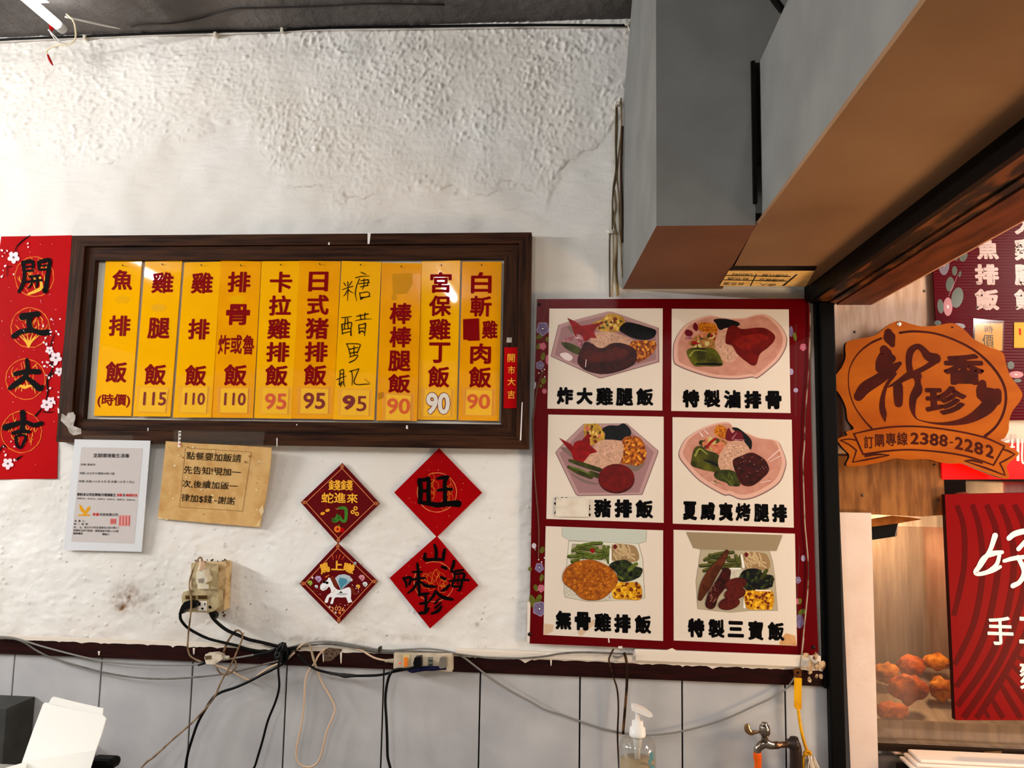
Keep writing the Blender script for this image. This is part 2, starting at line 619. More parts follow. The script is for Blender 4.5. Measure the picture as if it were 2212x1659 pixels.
# ---- dark rail between plaster and tiles, with drips of wall paint on it
mb = MB()
mb.box(-4.0, 0.745, -0.014, 0.0, TILE_TOP - 0.002, RAIL_TOP, m_rail)
rnd = random.Random(4)
x = -2.3
top = []
while x < 0.74:
    w = rnd.uniform(0.012, 0.045)
    dz = rnd.uniform(-0.001, 0.004) if rnd.random() > 0.10 else rnd.uniform(0.005, 0.013)
    top.append((x, w, dz)); x += w
pts = [(-2.3, RAIL_TOP + 0.012)]
for x, w, dz in top:
    pts += [(x + w * 0.15, RAIL_TOP - dz * 0.3), (x + w * 0.5, RAIL_TOP - dz), (x + w * 0.85, RAIL_TOP - dz * 0.4)]
pts += [(0.74, RAIL_TOP + 0.012)]
mb.plate(pts, -0.0165, -0.010, m_drip)
for a, b, h in [(736, 1408, 26), (418, 1400, 14), (1190, 1424, 15), (213, 1407, 9), (1297, 1411, 12), (698, 1405, 26)]:
    mb.slab([(a - 1.8, b), (a + 2.4, b), (a + 1.4, b + h * .8), (a + .6, b + h), (a - .6, b + h * .9)], -0.0172, 0.004, m_drip)
struct(mb.build('trim_1'))
# painted cable trunking under the picture board
a, b = P(985, 1391, -0.02), P(1748, 1424, -0.02)
mb = MB()
z0 = RAIL_TOP + 0.006
mb.box(a.x, 0.715, -0.020, 0.0, z0 - 0.004, z0 + 0.016, m_drip)
mb.box(P(1370, 1420).x, 0.715, -0.026, 0.0, z0 + 0.002, z0 + 0.036, m_drip)
struct(mb.build('trim_2', bevel=0.003))

# ---- boxed duct hanging from the ceiling against the wall
ZB = P(1345, 625, 0).z                       # underside of the duct and the beam
yF = -2.43 + (ZB - CAM.z) / ray(1418, 488).z     # its front face
xl_f, xl_b = P(1418, 488, yF).x, P(1345, 625, -0.002).x
zc = P(1337, 215, 0).z
XR = P(1632, 470, yF).x
mb = MB()
xr_b = P(1560, 625, 0).x
A = [(xl_b, -0.004, ZB), (xl_f, yF, ZB), (xl_f, yF, CEIL), (xl_b + (xl_f - xl_b) * .45, -0.26, CEIL), (xl_b + 0.002, -0.004, zc)]
B = [(xr_b, -0.004, ZB), (XR, yF, ZB), (XR, yF, CEIL), (XR, -0.26, CEIL), (xr_b, -0.004, zc)]
n = 5
mb.add(A + B, [(0, 1, 2, 3, 4), (9, 8, 7, 6, 5)] + [(i, 5 + i, 5 + (i + 1) % n, (i + 1) % n) for i in range(1, n)], m_duct)
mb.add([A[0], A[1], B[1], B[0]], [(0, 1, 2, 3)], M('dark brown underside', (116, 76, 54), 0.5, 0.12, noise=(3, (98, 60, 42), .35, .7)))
mb.box(XR, XR + 0.40, yF, -0.01, P(1640, 135, yF).z, CEIL, m_duct)
struct(mb.build('wall_duct'), 'grey boxed duct hanging from the ceiling')

# ---- deep boxed beam running out from the wall over the shop opening
xj = P(1640, 472, yF).x
zt = P(1640, 135, yF).z
XB1 = P(1763, 578, -0.3).x if False else 0.702
mb = MB()
xb = xj + 0.006
yN = -2.9
mb.add([(xb, yF - 0.004, ZB + .012), (xb, yN, ZB + .012), (xb, yN, zt), (xb, yF - 0.004, zt), (xb + .03, yF - .004, ZB + .012), (xb + .03, yN, ZB + .012), (xb + .03, yN, zt), (xb + .03, yF - .004, zt)],
       [(0, 1, 2, 3), (7, 6, 5, 4), (0, 4, 5, 1), (3, 2, 6, 7), (0, 3, 7, 4), (1, 5, 6, 2)], m_duct)
mb.box(xj - 0.004, XB1, yN, yF, ZB, ZB + 0.010, m_soffit)
mb.hexa([(XR + .001, yF, ZB), (XB1, yF, ZB), (XB1, -0.052, ZB), (xr_b - .012, -0.052, ZB)], [(XR + .001, yF, ZB + .01), (XB1, yF, ZB + .01), (XB1, -0.052, ZB + .01), (xr_b - .012, -0.052, ZB + .01)], m_soffit)
mb.box(XR + 0.002, xb, yF + 0.005, -0.06, ZB + 0.01, ZB + 0.03, m_black)
struct(mb.build('beam_soffit'), 'brown soffit and grey side of the boxed beam')
mb = MB()
mb.box(XR - 0.006, XR + 0.003, yF - 0.010, yF + 0.01, ZB + 0.05, zt, m_black)
struct(mb.build('duct_gap_shade'))  # black strip drawn in place of the shaded gap beside the duct
mb = MB()
zl = ZB - 0.048
mb.box(XB1 - 0.004, XB1 + 0.010, yN, 0.04, zl, CEIL - .3, m_black)
mb.box(XB1 + 0.010, XB1 + 0.062, yN, 0.04, zl + 0.003, zl + 0.05, m_burnt)
mb.box(XB1 + 0.062, XB1 + 0.085, yN, 0.04, zl - 0.002, zl + 0.05, m_burnt)
mb.box(XB1 + 0.085, XB1 + 0.185, yN, -0.02, zl - 0.006, zl + 0.4, m_redwood)
mb.box(XB1 + 0.185, XB1 + 0.190, yN, -0.02, zl - 0.006, zl + 0.02, M('worn pale wood edge', (196, 148, 120), 0.5))  # thin paler strip along the lower wood edge
struct(mb.build('beam_rail'), 'black steel rail and scorched wood under the beam')

# ---- black post at the end of the wall
mb = MB()
xp0, xp1 = P(1752, 660, -0.035).x, P(1797, 700, -0.03).x
mb.box(0.735, P(1820, 1300, -0.034).x, -0.034, 0.10, 0.0, ZB - 0.046, m_black)
mb.box(0.722, 0.740, -0.020, 0.0, RAIL_TOP - .05, ZB - 0.046, m_black)
struct(mb.build('wall_post', bevel=0.004), 'black painted steel post at the end of the wall')
# ------------------------------------------------------------------ fluorescent tubes on the ceiling and added fill tubes
m_tube = M('lit fluorescent tube', (255, 255, 255), 0.3, emit=((255, 253, 248), TUBE_STRENGTH))
m_tube_dim = M('dimmed lit tube', (255, 255, 255), 0.3, emit=((255, 253, 250), DIM_TUBE_STRENGTH))  # dimmed so the wall close by does not burn out
m_batten = M('white batten', (225, 226, 228), 0.4)
m_redplug = M('red connector', (150, 14, 14), 0.4)
m_wirew = M('pale wire', (222, 212, 178), 0.45)
m_wireg = M('white wire', (220, 220, 218), 0.45)
m_endcap = M('grey tube cap', (190, 190, 188), 0.35)
ztube = CEIL - 0.075
m_fill_side = M('lit side fill tube', (255, 255, 255), 0.3, emit=((255, 253, 250), SIDE_FILL_STRENGTH))
def tube_lamp(x, y0, y1, label, z=None, m_tube=m_tube, r=.015):
    z = z or ztube
    t = thing('tube_lamp', (x, (y0 + y1) / 2, CEIL), label, 'lamp', 'fluorescent tubes on the ceiling')
    MB().box(x - .022, x + .022, y0 + .02, y1 - .10, z + .028, CEIL if z > 2.8 else z + .06, m_batten).build('batten', t, bevel=.003)
    MB().lathe((x, y0 + .03, z), (0, 1, 0), [(r * .96, 0), (r, .01), (r, y1 - y0 - .07), (r * .96, y1 - y0 - .06)], m_tube, 16).build('tube', t)
    if z < 2.8:
        for ya in (y0 + .1, y1 - .15):
            MB().tube([(x, ya, z + .05), (x, ya, CEIL)], .004, m_batten, smooth=False).build('hanger', t)
    for ya in (y0, y1 - .03):
        MB().lathe((x, ya, z), (0, 1, 0), [(r + .0005, 0), (r + .0005, .028)], m_endcap, 14).build('end_cap', t)
    return t
xT = P(139, 38, -0.16).x
tA = tube_lamp(xT, -1.40, -0.16, 'lit white fluorescent tube on the grey ceiling close to the plaster wall', m_tube=m_tube_dim)
tube_lamp(-3.04, -3.04, -2.52, r=.02, label= 'fluorescent tube on the ceiling behind the viewer, farther to the left side')
tube_lamp(-1.02, -3.9, -3.02, r=.022, label= 'fluorescent tube on the ceiling behind the viewer, near the room middle')
tube_lamp(-4.3, -2.0, -0.7, 'unseen tube-shaped fill light added far over the left side, out in the room', z=2.45, m_tube=m_fill_side)  # unseen fill added to brighten left faces of duct and beam
tube_lamp(0.5, -4.4, -3.2, 'unseen tube-shaped fill light added behind the viewer, facing the picture board')  # unseen fill added for more light from the front
m_tube_stall = M('lit stall tube', (255, 255, 255), 0.3, emit=((255, 246, 236), STALL_TUBE_STRENGTH))
tube_lamp(2.2, -2.1, -1.4, 'fluorescent tube hung low over the stall at the right', z=2.42, m_tube=m_tube_stall, r=.02)
tube_lamp(2.6, -7.6, -6.4, 'fluorescent tube on the ceiling far behind the viewer, on the shopfront side')
# ================================================================== lettering colours
k_red = M('dark red print', (128, 1, 5), 0.5, .04)
k_black = M('black ink', (6, 5, 5), 0.6, .03)
k_ink2 = M('grey black print', (44, 40, 40), 0.6)
k_gold = M('gold print', (244, 176, 52), 0.5)
k_gold2 = M('orange gold foil', (226, 118, 34), 0.4)
k_white = M('white print', (238, 234, 232), 0.5)
k_pinkw = M('petal white print', (240, 218, 224), 0.5)
k_paperred = M('red paper', (184, 1, 8), 0.6, 0.04, noise=(2.2, (164, 0, 5), 0.35, 0.7))
k_paperred2 = M('crimson paper', (160, 0, 5), 0.6, 0.04, noise=(4, (144, 0, 4), 0.35, 0.7))
k_maroon = M('maroon paper', (92, 2, 7), 0.5, 0.08)
k_fine = M('pale gold line', (238, 150, 88), 0.5)

# ------------------------------------------------------------------ red spring couplet with four characters
C = crop(0, 500, 522 / 170.0)
t = thing('spring_couplet', P(65, 1030, -0.003), 'long red paper couplet with four black brush characters hung beside the dark menu frame', 'couplet')
yb = -0.0035
MB().slab(C([(8, 33), (250, 30), (476, 25), (466, 180), (440, 560), (410, 860), (385, 1250), (378, 1640), (180, 1642), (-30, 1645), (-30, 300)]), yb, 0.002, k_paperred).build('paper', t)
y = yb - 0.0004
rnd = random.Random(11)
mb = MB()
for cx, cyy, r in [(228, 300, 128), (200, 638, 127), (170, 980, 130), (143, 1330, 133)]:
    ring = []
    for i in range(46):
        a = 2 * math.pi * i / 45
        rr = r + rnd.uniform(-2.5, 2.5)
        ring.append((cx + rr * math.cos(a), cyy + rr * 1.03 * math.sin(a), rnd.uniform(3, 7)))
    mb.stroke(C(ring), y, k_gold2, smooth=False, caps=False)
    for i in range(34):                                   # tangled gold brushwork inside the ring
        a = rnd.uniform(0, 6.28); q = rnd.uniform(.1, .8) * r
        px, py = cx + q * math.cos(a), cyy + 6 + q * math.sin(a)
        b = rnd.uniform(-2.4, -0.7)
        L = rnd.uniform(20, 58)
        mb.stroke(C([(px, py, 5), (px + L * .5 * math.cos(b) + rnd.uniform(-8, 8), py + L * .5 * math.sin(b), 5), (px + L * math.cos(b), py + L * math.sin(b), 2)]),
                  y, k_gold2 if i % 3 else k_gold, caps=False, n=4)
mb.stroke(C([(190, 415, 14), (240, 395, 22), (275, 370, 22), (265, 300, 12)]), y, k_gold)
for b in (-.9, -.5, -.1, .3, .7, 1.1):
    mb.stroke(C([(165, 1040, 12), (165 + 60 * math.sin(b), 1040 - 40 * math.cos(b) * .3 - 10, 9), (165 + 80 * math.sin(b), 1010 + 60 * abs(b), 3)]), y, k_gold, caps=False)
    mb.stroke(C([(190, 770, 10), (190 + 25 * math.sin(b), 730, 10), (190 + 90 * math.sin(b), 680, 3)]), y, k_gold, caps=False)
mb.build('gold_medallions', t)
mb = MB()
y2 = y - 0.0014
def brush(mb, cr, strokes, y, mat, k=1.0):
    for s in strokes:
        mb.stroke(cr([(p[0], p[1], p[2] * k) for p in s]), y, mat)
brush(mb, C, [
    # kai
    [(152, 205, 26), (162, 290, 24), (150, 350, 26), (125, 400, 20)], [(152, 205, 24), (200, 198, 26), (218, 205, 22), (218, 240, 18)], [(165, 235, 13), (215, 232, 13)], [(168, 262, 16), (220, 258, 14)],
    [(255, 205, 22), (258, 250, 16)], [(255, 205, 22), (300, 192, 28), (330, 192, 24), (322, 250, 28), (310, 330, 28), (300, 395, 34), (285, 385, 14)], [(262, 228, 12), (310, 224, 12)], [(262, 255, 14), (312, 250, 14)],
    [(195, 300, 16), (260, 292, 14)], [(170, 335, 14), (275, 322, 16)], [(212, 300, 14), (208, 350, 12), (188, 375, 8)], [(245, 295, 14), (246, 345, 16), (240, 370, 10)],
    # gong
    [(150, 565, 50), (200, 552, 34), (248, 548, 40)], [(205, 560, 40), (192, 600, 36), (202, 655, 40)], [(90, 695, 34), (140, 665, 34), (210, 655, 30), (270, 672, 36), (318, 668, 40)],
    # da
    [(100, 945, 30), (170, 930, 32), (255, 930, 36)], [(178, 850, 22), (182, 920, 32), (160, 970, 34), (100, 1015, 38), (62, 1042, 22)], [(178, 970, 26), (220, 1005, 36), (262, 1042, 40), (285, 1025, 18)],
    # ji
    [(35, 1300, 44), (90, 1282, 34), (160, 1262, 26), (225, 1285, 30), (275, 1272, 30)], [(150, 1200, 38), (152, 1260, 34), (145, 1320, 34)], [(88, 1338, 24), (140, 1325, 28), (192, 1328, 22)],
    [(105, 1365, 22), (112, 1415, 20), (135, 1435, 16), (160, 1395, 20), (170, 1358, 16), (135, 1350, 14), (105, 1362, 16)]], y2, k_black)
mb.build('brush_lettering', t)
mb = MB()
for s in [[(200, 25, 4), (150, 60, 8), (105, 110, 6), (108, 150, 4)], [(362, 680, 4), (340, 740, 7), (330, 830, 9), (350, 900, 8), (315, 980, 12), (315, 1080, 9), (285, 1160, 7), (235, 1222, 12)],
          [(330, 960, 10), (370, 925, 6), (405, 905, 3)], [(285, 1195, 7), (320, 1200, 6), (355, 1195, 3)], [(-10, 1470, 6), (20, 1420, 10), (40, 1435, 4)], [(100, 1520, 4), (120, 1505, 12), (150, 1485, 3)], [(45, 300, 3), (50, 240, 5), (80, 232, 3)], [(318, 870, 9), (345, 885, 6)]]:
    mb.stroke(C(s), y2, k_black)
def blossom(mb, cr, x, yy, r, y, petal, n=5, rot=0.3, heart=None):
    for i in range(n):
        a = rot + 2 * math.pi * i / n
        p = cr([(x + r * .6 * math.cos(a), yy + r * .6 * math.sin(a), r * .5)])[0]
        mb.ell(p[0], p[1], p[2], p[2] * .8, y, petal, a)
    if heart:
        p = cr([(x, yy, r * .22)])[0]
        mb.ell(p[0], p[1], p[2], p[2], y, heart)
k_heart = M('grey blossom heart', (110, 90, 95), 0.5)
for x, yy, r in [(90, 172, 38), (328, 788, 26), (370, 838, 38), (392, 930, 28), (310, 1150, 38), (338, 1125, 28), (52, 1540, 36)]:
    blossom(mb, C, x, yy, r, y2, k_pinkw, heart=k_heart)
for i in range(85):
    if i < 34:
        x, yy = rnd.uniform(280, 400), rnd.uniform(560, 1180)
    elif i < 46:
        x, yy = rnd.uniform(5, 190), rnd.uniform(70, 300)
    elif i < 54:
        x, yy = rnd.uniform(5, 110), rnd.uniform(1380, 1610)
    else:
        x, yy = rnd.uniform(5, 380), rnd.uniform(50, 1620)
    big = i < 54
    p = C([(x, yy, rnd.uniform(4, 11) if big else rnd.uniform(1.5, 4))])[0]
    mb.ell(p[0], p[1], p[2], p[2] * .7, y2, k_pinkw, rnd.uniform(0, 3), n=7)
mb.build('blossom_print', t)

# ------------------------------------------------------------------ big dark wooden menu frame
m_oak = M('dark oak', (64, 36, 19), 0.5, 0.08, noise=(16, (30, 14, 7), 0.38, 0.66, 8.0), bump=(60, 0.25, 0.002), stretch=(.35, 1, 6))
m_oakv = M('dark oak upright', (64, 36, 19), 0.5, 0.08, noise=(16, (30, 14, 7), 0.38, 0.66, 8.0), bump=(60, 0.25, 0.002), stretch=(6, 1, .35))
m_backing = M('off white backing board', (226, 220, 208), 0.5)
m_chip = M('chipped grey white paint', (188, 180, 172), 0.7, noise=(60, (150, 140, 132), 0.4, 0.7))
t = thing('framed_menu_board', P(640, 968, -0.012), 'large dark wooden frame holding ten yellow hanging menu strips', 'frame')
yF1, yF2 = -0.042, -0.032
def corners(pts, y):
    q = [P(a, b, y) for a, b in pts]
    xl, xr = (q[0].x + q[3].x) / 2, (q[1].x + q[2].x) / 2
    zt_, zb_ = (q[0].z + q[1].z) / 2, (q[2].z + q[3].z) / 2
    return xl, xr, zt_, zb_
Fo = corners([(157, 508), (1145, 503), (1145, 968), (120, 957)], yF1)
Fm = corners([(177, 529), (1118, 528), (1118, 942), (158, 929)], yF1)
Fi = corners([(206, 560), (1088, 560), (1083, 911), (179, 905)], yF2)
Fi = (Fi[0], Fi[1], Fi[2], Fi[3] - .004)
def mitred(mb, a, b, yf, ybk, mh, mv):
    (l, r, tp, bt), (l2, r2, t2, b2) = a, b
    mb.plate([(l, tp), (r, tp), (r2, t2), (l2, t2)], yf, ybk, mh)
    mb.plate([(l2, b2), (r2, b2), (r, bt), (l, bt)], yf, ybk, mh)
    mb.plate([(l, tp), (l2, t2), (l2, b2), (l, bt)], yf, ybk, mv)
    mb.plate([(r2, t2), (r, tp), (r, bt), (r2, b2)], yf, ybk, mv)
mb = MB()
mitred(mb, Fo, Fm, yF1, -0.001, m_oak, m_oakv)
for a in [[(794, 502), (801, 502), (798, 527), (794, 527)], [(386, 945), (389, 945), (388, 956), (386, 956)], [(597, 946), (599.5, 946), (599, 965), (597.5, 965)], [(709, 524), (712, 523), (712, 529), (709, 529)],
          [(124, 880), (128, 884), (128, 892), (125, 893)], [(1127, 870), (1129, 868), (1126, 950), (1123, 952)]]:
    mb.poly(a, yF1 - 0.0006, k_white)
mb.poly(crop(0, 490, 2.963)([(395, 1195), (425, 1212), (435, 1190), (470, 1185), (482, 1215), (470, 1275), (520, 1292), (520, 1325), (470, 1335), (445, 1318), (430, 1280), (388, 1240)]), yF1 - 0.0006, m_chip)
mb.poly(crop(0, 490, 2.963)([(462, 1232), (483, 1200), (481, 1232), (470, 1262)]), yF1 - 0.0012, m_chip)
mb.build('outer_frame', t, bevel=0.0018)
mb = MB()
g = 0.0022
mitred(mb, (Fm[0] + g, Fm[1] - g, Fm[2] - g, Fm[3] + g), Fi, yF2, -0.001, m_oak, m_oakv)
for a in [[(319, 924), (321, 924), (320, 935), (318, 935)], [(877, 919), (881, 919), (881, 927), (877, 926)], [(640, 916), (642, 916), (642, 919), (640, 919)]]:
    mb.poly(a, yF2 - 0.0006, k_white)
mb.poly([(1095, 729), (1106, 729), (1105, 740), (1094, 740)], yF2 - 0.0008, m_chip)
mb.build('inner_frame', t, bevel=0.0018)
MB().box(Fi[0] - .01, Fi[1] + .01, -0.010, -0.001, Fi[3] - .01, Fi[2] + .01, m_backing).build('backing_board', t)

# ------------------------------------------------------------------ ten yellow menu strips, each nailed inside the frame
m_yel = [M('yellow acrylic', (250, 180, 0), 0.03, 0.4, noise=(9, (246, 176, 2), 0.35, 0.7)), M('amber yellow acrylic', (244, 164, 0), 0.035, 0.4, noise=(9, (232, 152, 2), 0.35, 0.7))]
m_tag = M('yellow price card', (255, 196, 0), 0.35)
m_nail = M('dark nail', (30, 22, 16), 0.4, 0.5, 0.6)
m_tape = clear_mat('clear tape', (253, 251, 246), 0.03, (240, 230, 205), 0.045, 0.12)
k_salmon = M('faded red print', (222, 84, 42), 0.5)
k_orange = M('orange red print', (226, 88, 14), 0.5)
m_smudge = M('brown smudge', (206, 140, 10), 0.3)
A_ = crop(0, 490, 2.963)
B_ = crop(560, 490, 3.2532)
D_ = crop(720, 560, 553 / 120.0)
YS, YT = -0.020, -0.0206
STR = [
    (A_, [(678, 212), (908, 210), (840, 1212), (602, 1210)], 0, (790, 252), [('魚', 722, 275, 845, 405), ('排', 702, 567, 830, 700), ('飯', 680, 862, 808, 998), ('(時價)', 628, 1068, 830, 1158)], None, None,
     'yellow menu strip at the left end of the frame with no price card', -0.1),
    (A_, [(930, 222), (1165, 215), (1095, 1215), (857, 1213)], 0, (1043, 245), [('雞', 977, 290, 1107, 425), ('腿', 953, 582, 1085, 717), ('飯', 932, 878, 1062, 1015)], [(905, 1030), (1080, 1040), (1062, 1188), (888, 1182)], ('115', 925, 1058, 1065, 1145, k_red),
     'yellow menu strip whose taped price card reads 115', .6),
    (A_, [(1182, 228), (1415, 222), (1357, 1222), (1115, 1222)], 0, (1292, 250), [('雞', 1230, 292, 1360, 428), ('排', 1212, 590, 1340, 723), ('飯', 1193, 885, 1322, 1020)], [(1175, 1030), (1335, 1030), (1325, 1192), (1165, 1190)], ('110', 1192, 1062, 1315, 1142, k_red),
     'yellow menu strip priced 110 beside the 115 strip', .9),
    (A_, [(1413, 213), (1672, 222), (1623, 1225), (1357, 1222)], 1, (1545, 252), [('排', 1462, 287, 1600, 420), ('骨', 1452, 495, 1597, 630), ('炸', 1403, 692, 1470, 818), ('或', 1482, 692, 1548, 815), ('魯', 1560, 692, 1627, 820), ('飯', 1440, 880, 1580, 1020)],
     [(1420, 1035), (1592, 1035), (1588, 1193), (1414, 1190)], ('110', 1442, 1062, 1575, 1145, k_red), 'amber menu strip priced 110 with three small characters across its middle', -.7),
    (B_, [(18, 242), (283, 240), (230, 1350), (-33, 1345)], 0, (155, 272), [('卡', 78, 315, 228, 462), ('拉', 73, 482, 222, 625), ('雞', 63, 645, 215, 790), ('排', 55, 810, 210, 952), ('飯', 48, 970, 200, 1120)],
     [(30, 1133), (210, 1137), (200, 1316), (18, 1312)], ('95', 45, 1170, 192, 1285, k_salmon), 'yellow menu strip with a faded pale red 95 price', .5),
    (B_, [(283, 237), (572, 243), (523, 1352), (232, 1348)], 1, (428, 268), [('日', 350, 315, 482, 455), ('式', 340, 478, 487, 620), ('猪', 330, 640, 485, 790), ('排', 325, 808, 480, 952), ('飯', 318, 968, 473, 1118)],
     [(300, 1135), (490, 1142), (485, 1316), (292, 1312)], ('95', 315, 1165, 465, 1282, k_red), 'amber menu strip with five printed characters and a dark red 95 price', -.6),
    (B_, [(580, 240), (858, 247), (810, 1358), (523, 1355)], 0, (714, 272), [], [(583, 1148), (777, 1152), (770, 1328), (575, 1325)], ('95', 592, 1185, 755, 1295, k_red), 'yellow menu strip handwritten in black marker priced 95', .7),
    (B_, [(862, 252), (1141, 255), (1110, 1365), (828, 1362)], 1, (1000, 284), [('棒', 920, 535, 1072, 685), ('棒', 920, 702, 1070, 850), ('腿', 913, 870, 1065, 1018), ('飯', 910, 1035, 1062, 1170)],
     [(897, 1178), (1070, 1190), (1062, 1360), (890, 1355)], ('90', 903, 1205, 1062, 1318, k_orange), 'amber menu strip with a smudged blank top and an orange 90', .9),
    (B_, [(1143, 243), (1413, 236), (1388, 1357), (1112, 1355)], 0, (1280, 275), [('宮', 1203, 318, 1350, 465), ('保', 1195, 483, 1347, 628), ('雞', 1193, 645, 1343, 795), ('丁', 1195, 812, 1340, 958), ('飯', 1188, 978, 1335, 1130)],
     [(1165, 1140), (1350, 1145), (1342, 1335), (1152, 1330)], ('90', 1175, 1165, 1338, 1318, k_white), 'yellow menu strip with a white 90 price under crumpled tape', -.1),
    (B_, [(1428, 245), (1704, 245), (1687, 1365), (1400, 1360)], 1, (1563, 275), [('白', 1490, 318, 1632, 468), ('斬', 1485, 485, 1632, 632), ('雞', 1568, 658, 1673, 788), ('肉', 1485, 820, 1628, 965), ('飯', 1475, 983, 1630, 1133)],
     [(1457, 1145), (1640, 1150), (1632, 1327), (1450, 1322)], ('90', 1462, 1175, 1622, 1282, k_orange), 'amber menu strip at the right end with a dark red square patch', .6),
]
for i, (cr, quad, tone, nail, chars, card, price, label, tilt) in enumerate(STR):
    tp = P(*cr([quad[0]])[0], YS); tr_ = P(*cr([quad[1]])[0], YS)
    base = Vector(((tp.x + tr_.x) / 2, YS, (tp.z + tr_.z) / 2))
    t = thing('menu_strip', base, label, 'menu strip', 'yellow menu strips in the dark frame')
    MB().slab(cr(quad), YS, 0.0035, m_yel[tone]).build('strip_panel', t, bevel=0.0006)
    mb = MB()
    for ch in chars:
        small = ch[0] in '(時價)炸或魯' and (ch[4] - ch[2]) < 130
        mb.text(ch[0], tuple(c for p in cr([(ch[1], ch[2]), (ch[3], ch[4])]) for c in p), YT, k_red, 0.022 if small else 0.03)
    if i == 6:                                     # marker handwriting
        W = 9
        for s in [[(105, 235), (125, 265)], [(185, 222), (160, 262)], [(88, 305, 6), (140, 285), (195, 270)], [(145, 225), (148, 300), (142, 415, 5)], [(140, 310), (120, 350), (100, 370, 4)], [(150, 305), (175, 325), (205, 340, 4)],
                  [(270, 128, 5), (300, 140, 11), (332, 155, 5)], [(222, 185), (280, 172), (362, 168, 5)], [(262, 195), (235, 260), (220, 340), (235, 418, 5)], [(275, 215), (345, 205, 11), (352, 215), (340, 255)], [(255, 245), (360, 232)],
                  [(270, 275), (345, 262)], [(305, 195), (305, 260), (290, 300, 6)], [(262, 335), (275, 400), (285, 380)], [(262, 338), (350, 328), (352, 370), (275, 382)], [(270, 405, 5), (310, 382), (375, 372, 4)],
                  [(85, 585), (140, 578), (185, 570, 5)], [(88, 650, 13), (92, 750, 8)], [(88, 648), (130, 642), (182, 632, 11), (178, 690), (178, 760, 14)], [(122, 590), (118, 640), (112, 690)], [(145, 590), (148, 660), (152, 690)], [(100, 700), (172, 690)], [(95, 740), (170, 722)],
                  [(232, 570), (300, 556), (350, 545)], [(268, 550), (278, 605)], [(318, 535), (312, 600)], [(218, 615, 6), (290, 600), (388, 595, 4)], [(255, 655), (262, 740, 12)], [(255, 655), (300, 648), (322, 640, 11), (318, 700), (312, 765, 6)], [(262, 690), (315, 685)], [(255, 735), (290, 715, 12), (310, 735)],
                  [(132, 840, 6), (155, 890), (172, 960)], [(135, 845), (200, 842), (268, 850), (262, 880), (240, 935)], [(165, 898), (245, 880)], [(170, 938), (235, 925)], [(208, 865), (210, 960)], [(165, 975), (245, 955), (220, 1000), (165, 1030, 12)],
                  [(72, 1110), (70, 1180), (62, 1250)], [(72, 1112), (105, 1100), (105, 1170), (108, 1250)], [(40, 1200), (85, 1182), (130, 1165, 5)], [(78, 1145), (100, 1140)], [(65, 1255), (95, 1220), (120, 1270, 5)], [(90, 1235), (75, 1270)],
                  [(165, 1120), (215, 1105), (258, 1090, 6)], [(185, 1110), (195, 1180), (190, 1258, 6)], [(258, 1092), (230, 1160), (210, 1225), (240, 1250), (320, 1245), (365, 1240, 5), (312, 1190, 3)]]:
            mb.stroke(D_(s), YT, k_black, w=W / (553 / 120.0), n=4) if False else mb.stroke([(a[0], a[1], (s[k][2] if len(s[k]) > 2 else W) / (553 / 120.0)) for k, a in enumerate(D_(s))], YT, k_black, n=4)
    if mb.f:
        mb.build('lettering', t)
    if i == 9:
        MB().slab(cr([(1433, 650), (1545, 643), (1549, 800), (1470, 803), (1465, 795), (1434, 795)]), YT - .0003, .0004, k_red).build('patch', t)
    if i in (7, 0, 1, 3):
        mb = MB()
        if i == 7:
            for a in [[(935, 330), (1075, 325), (1080, 400), (1040, 470), (940, 480)], [(930, 480), (960, 470), (970, 510), (935, 520)]]:
                mb.poly(cr(a), YT + .0004, m_smudge)
            mb.poly(cr([(838, 1170), (880, 1160), (880, 1200), (840, 1220)]), YT + .0004, M('brown stain', (190, 120, 10), .4))
        else:
            x, yy = {0: (785, 465), 1: (1020, 520), 3: (1525, 465)}[i]
            mb.poly(cr([(x - 55, yy - 12), (x, yy - 30), (x + 50, yy - 10), (x + 30, yy + 25), (x - 40, yy + 22)]), YT + .0004, M('faint amber smudge', (232, 168, 2), .15))
        mb.build('smudges', t)
    if price:
        c = MB().slab(cr(card), YT - .0006, .001, m_tag).build('price_card', t)
        s, a0, b0, a1, b1, pm = price
        mb = MB()
        if i == 8:
            mb.text('90', tuple(c2 for p in cr([(a0 - 4, b0 - 5), (a1 + 4, b1 + 5)]) for c2 in p), YT - .0010, k_red, .07)
        if i == 6:
            mb.text('9', tuple(c2 for p in cr([(590, 1183), (676, 1288)]) for c2 in p), YT - .0010, pm, .045)
            mb.text('5', tuple(c2 for p in cr([(690, 1190), (755, 1298)]) for c2 in p), YT - .0010, pm, .01)
        else:
            mb.text(s, tuple(c2 for p in cr([(a0, b0), (a1, b1)]) for c2 in p), YT - .0012, pm, .02 if i != 8 else .035)
        o = mb.build('price_digits', t); o.parent = c; 
        (xa, ya), (xb_, yb_) = cr([card[0]])[0], cr([card[2]])[0]
        MB().poly([(xa - 9, ya - 3), (xb_ + 9, ya - 2), (xb_ + 8, yb_ + 2), (xa - 8, yb_ + 1)], YT - .0022, m_tape).build('tape', t)
    n0 = P(*cr([nail])[0], YS)
    MB().lathe((n0.x, YS, n0.z), (0.1, -1, 0.25), [(.0009, 0), (.0009, .006), (.0022, .006), (.0022, .0072)], m_nail, 8).build('nail', t)
    t.rotation_euler = (math.radians(-abs(tilt)), 0, math.radians(tilt * .4))

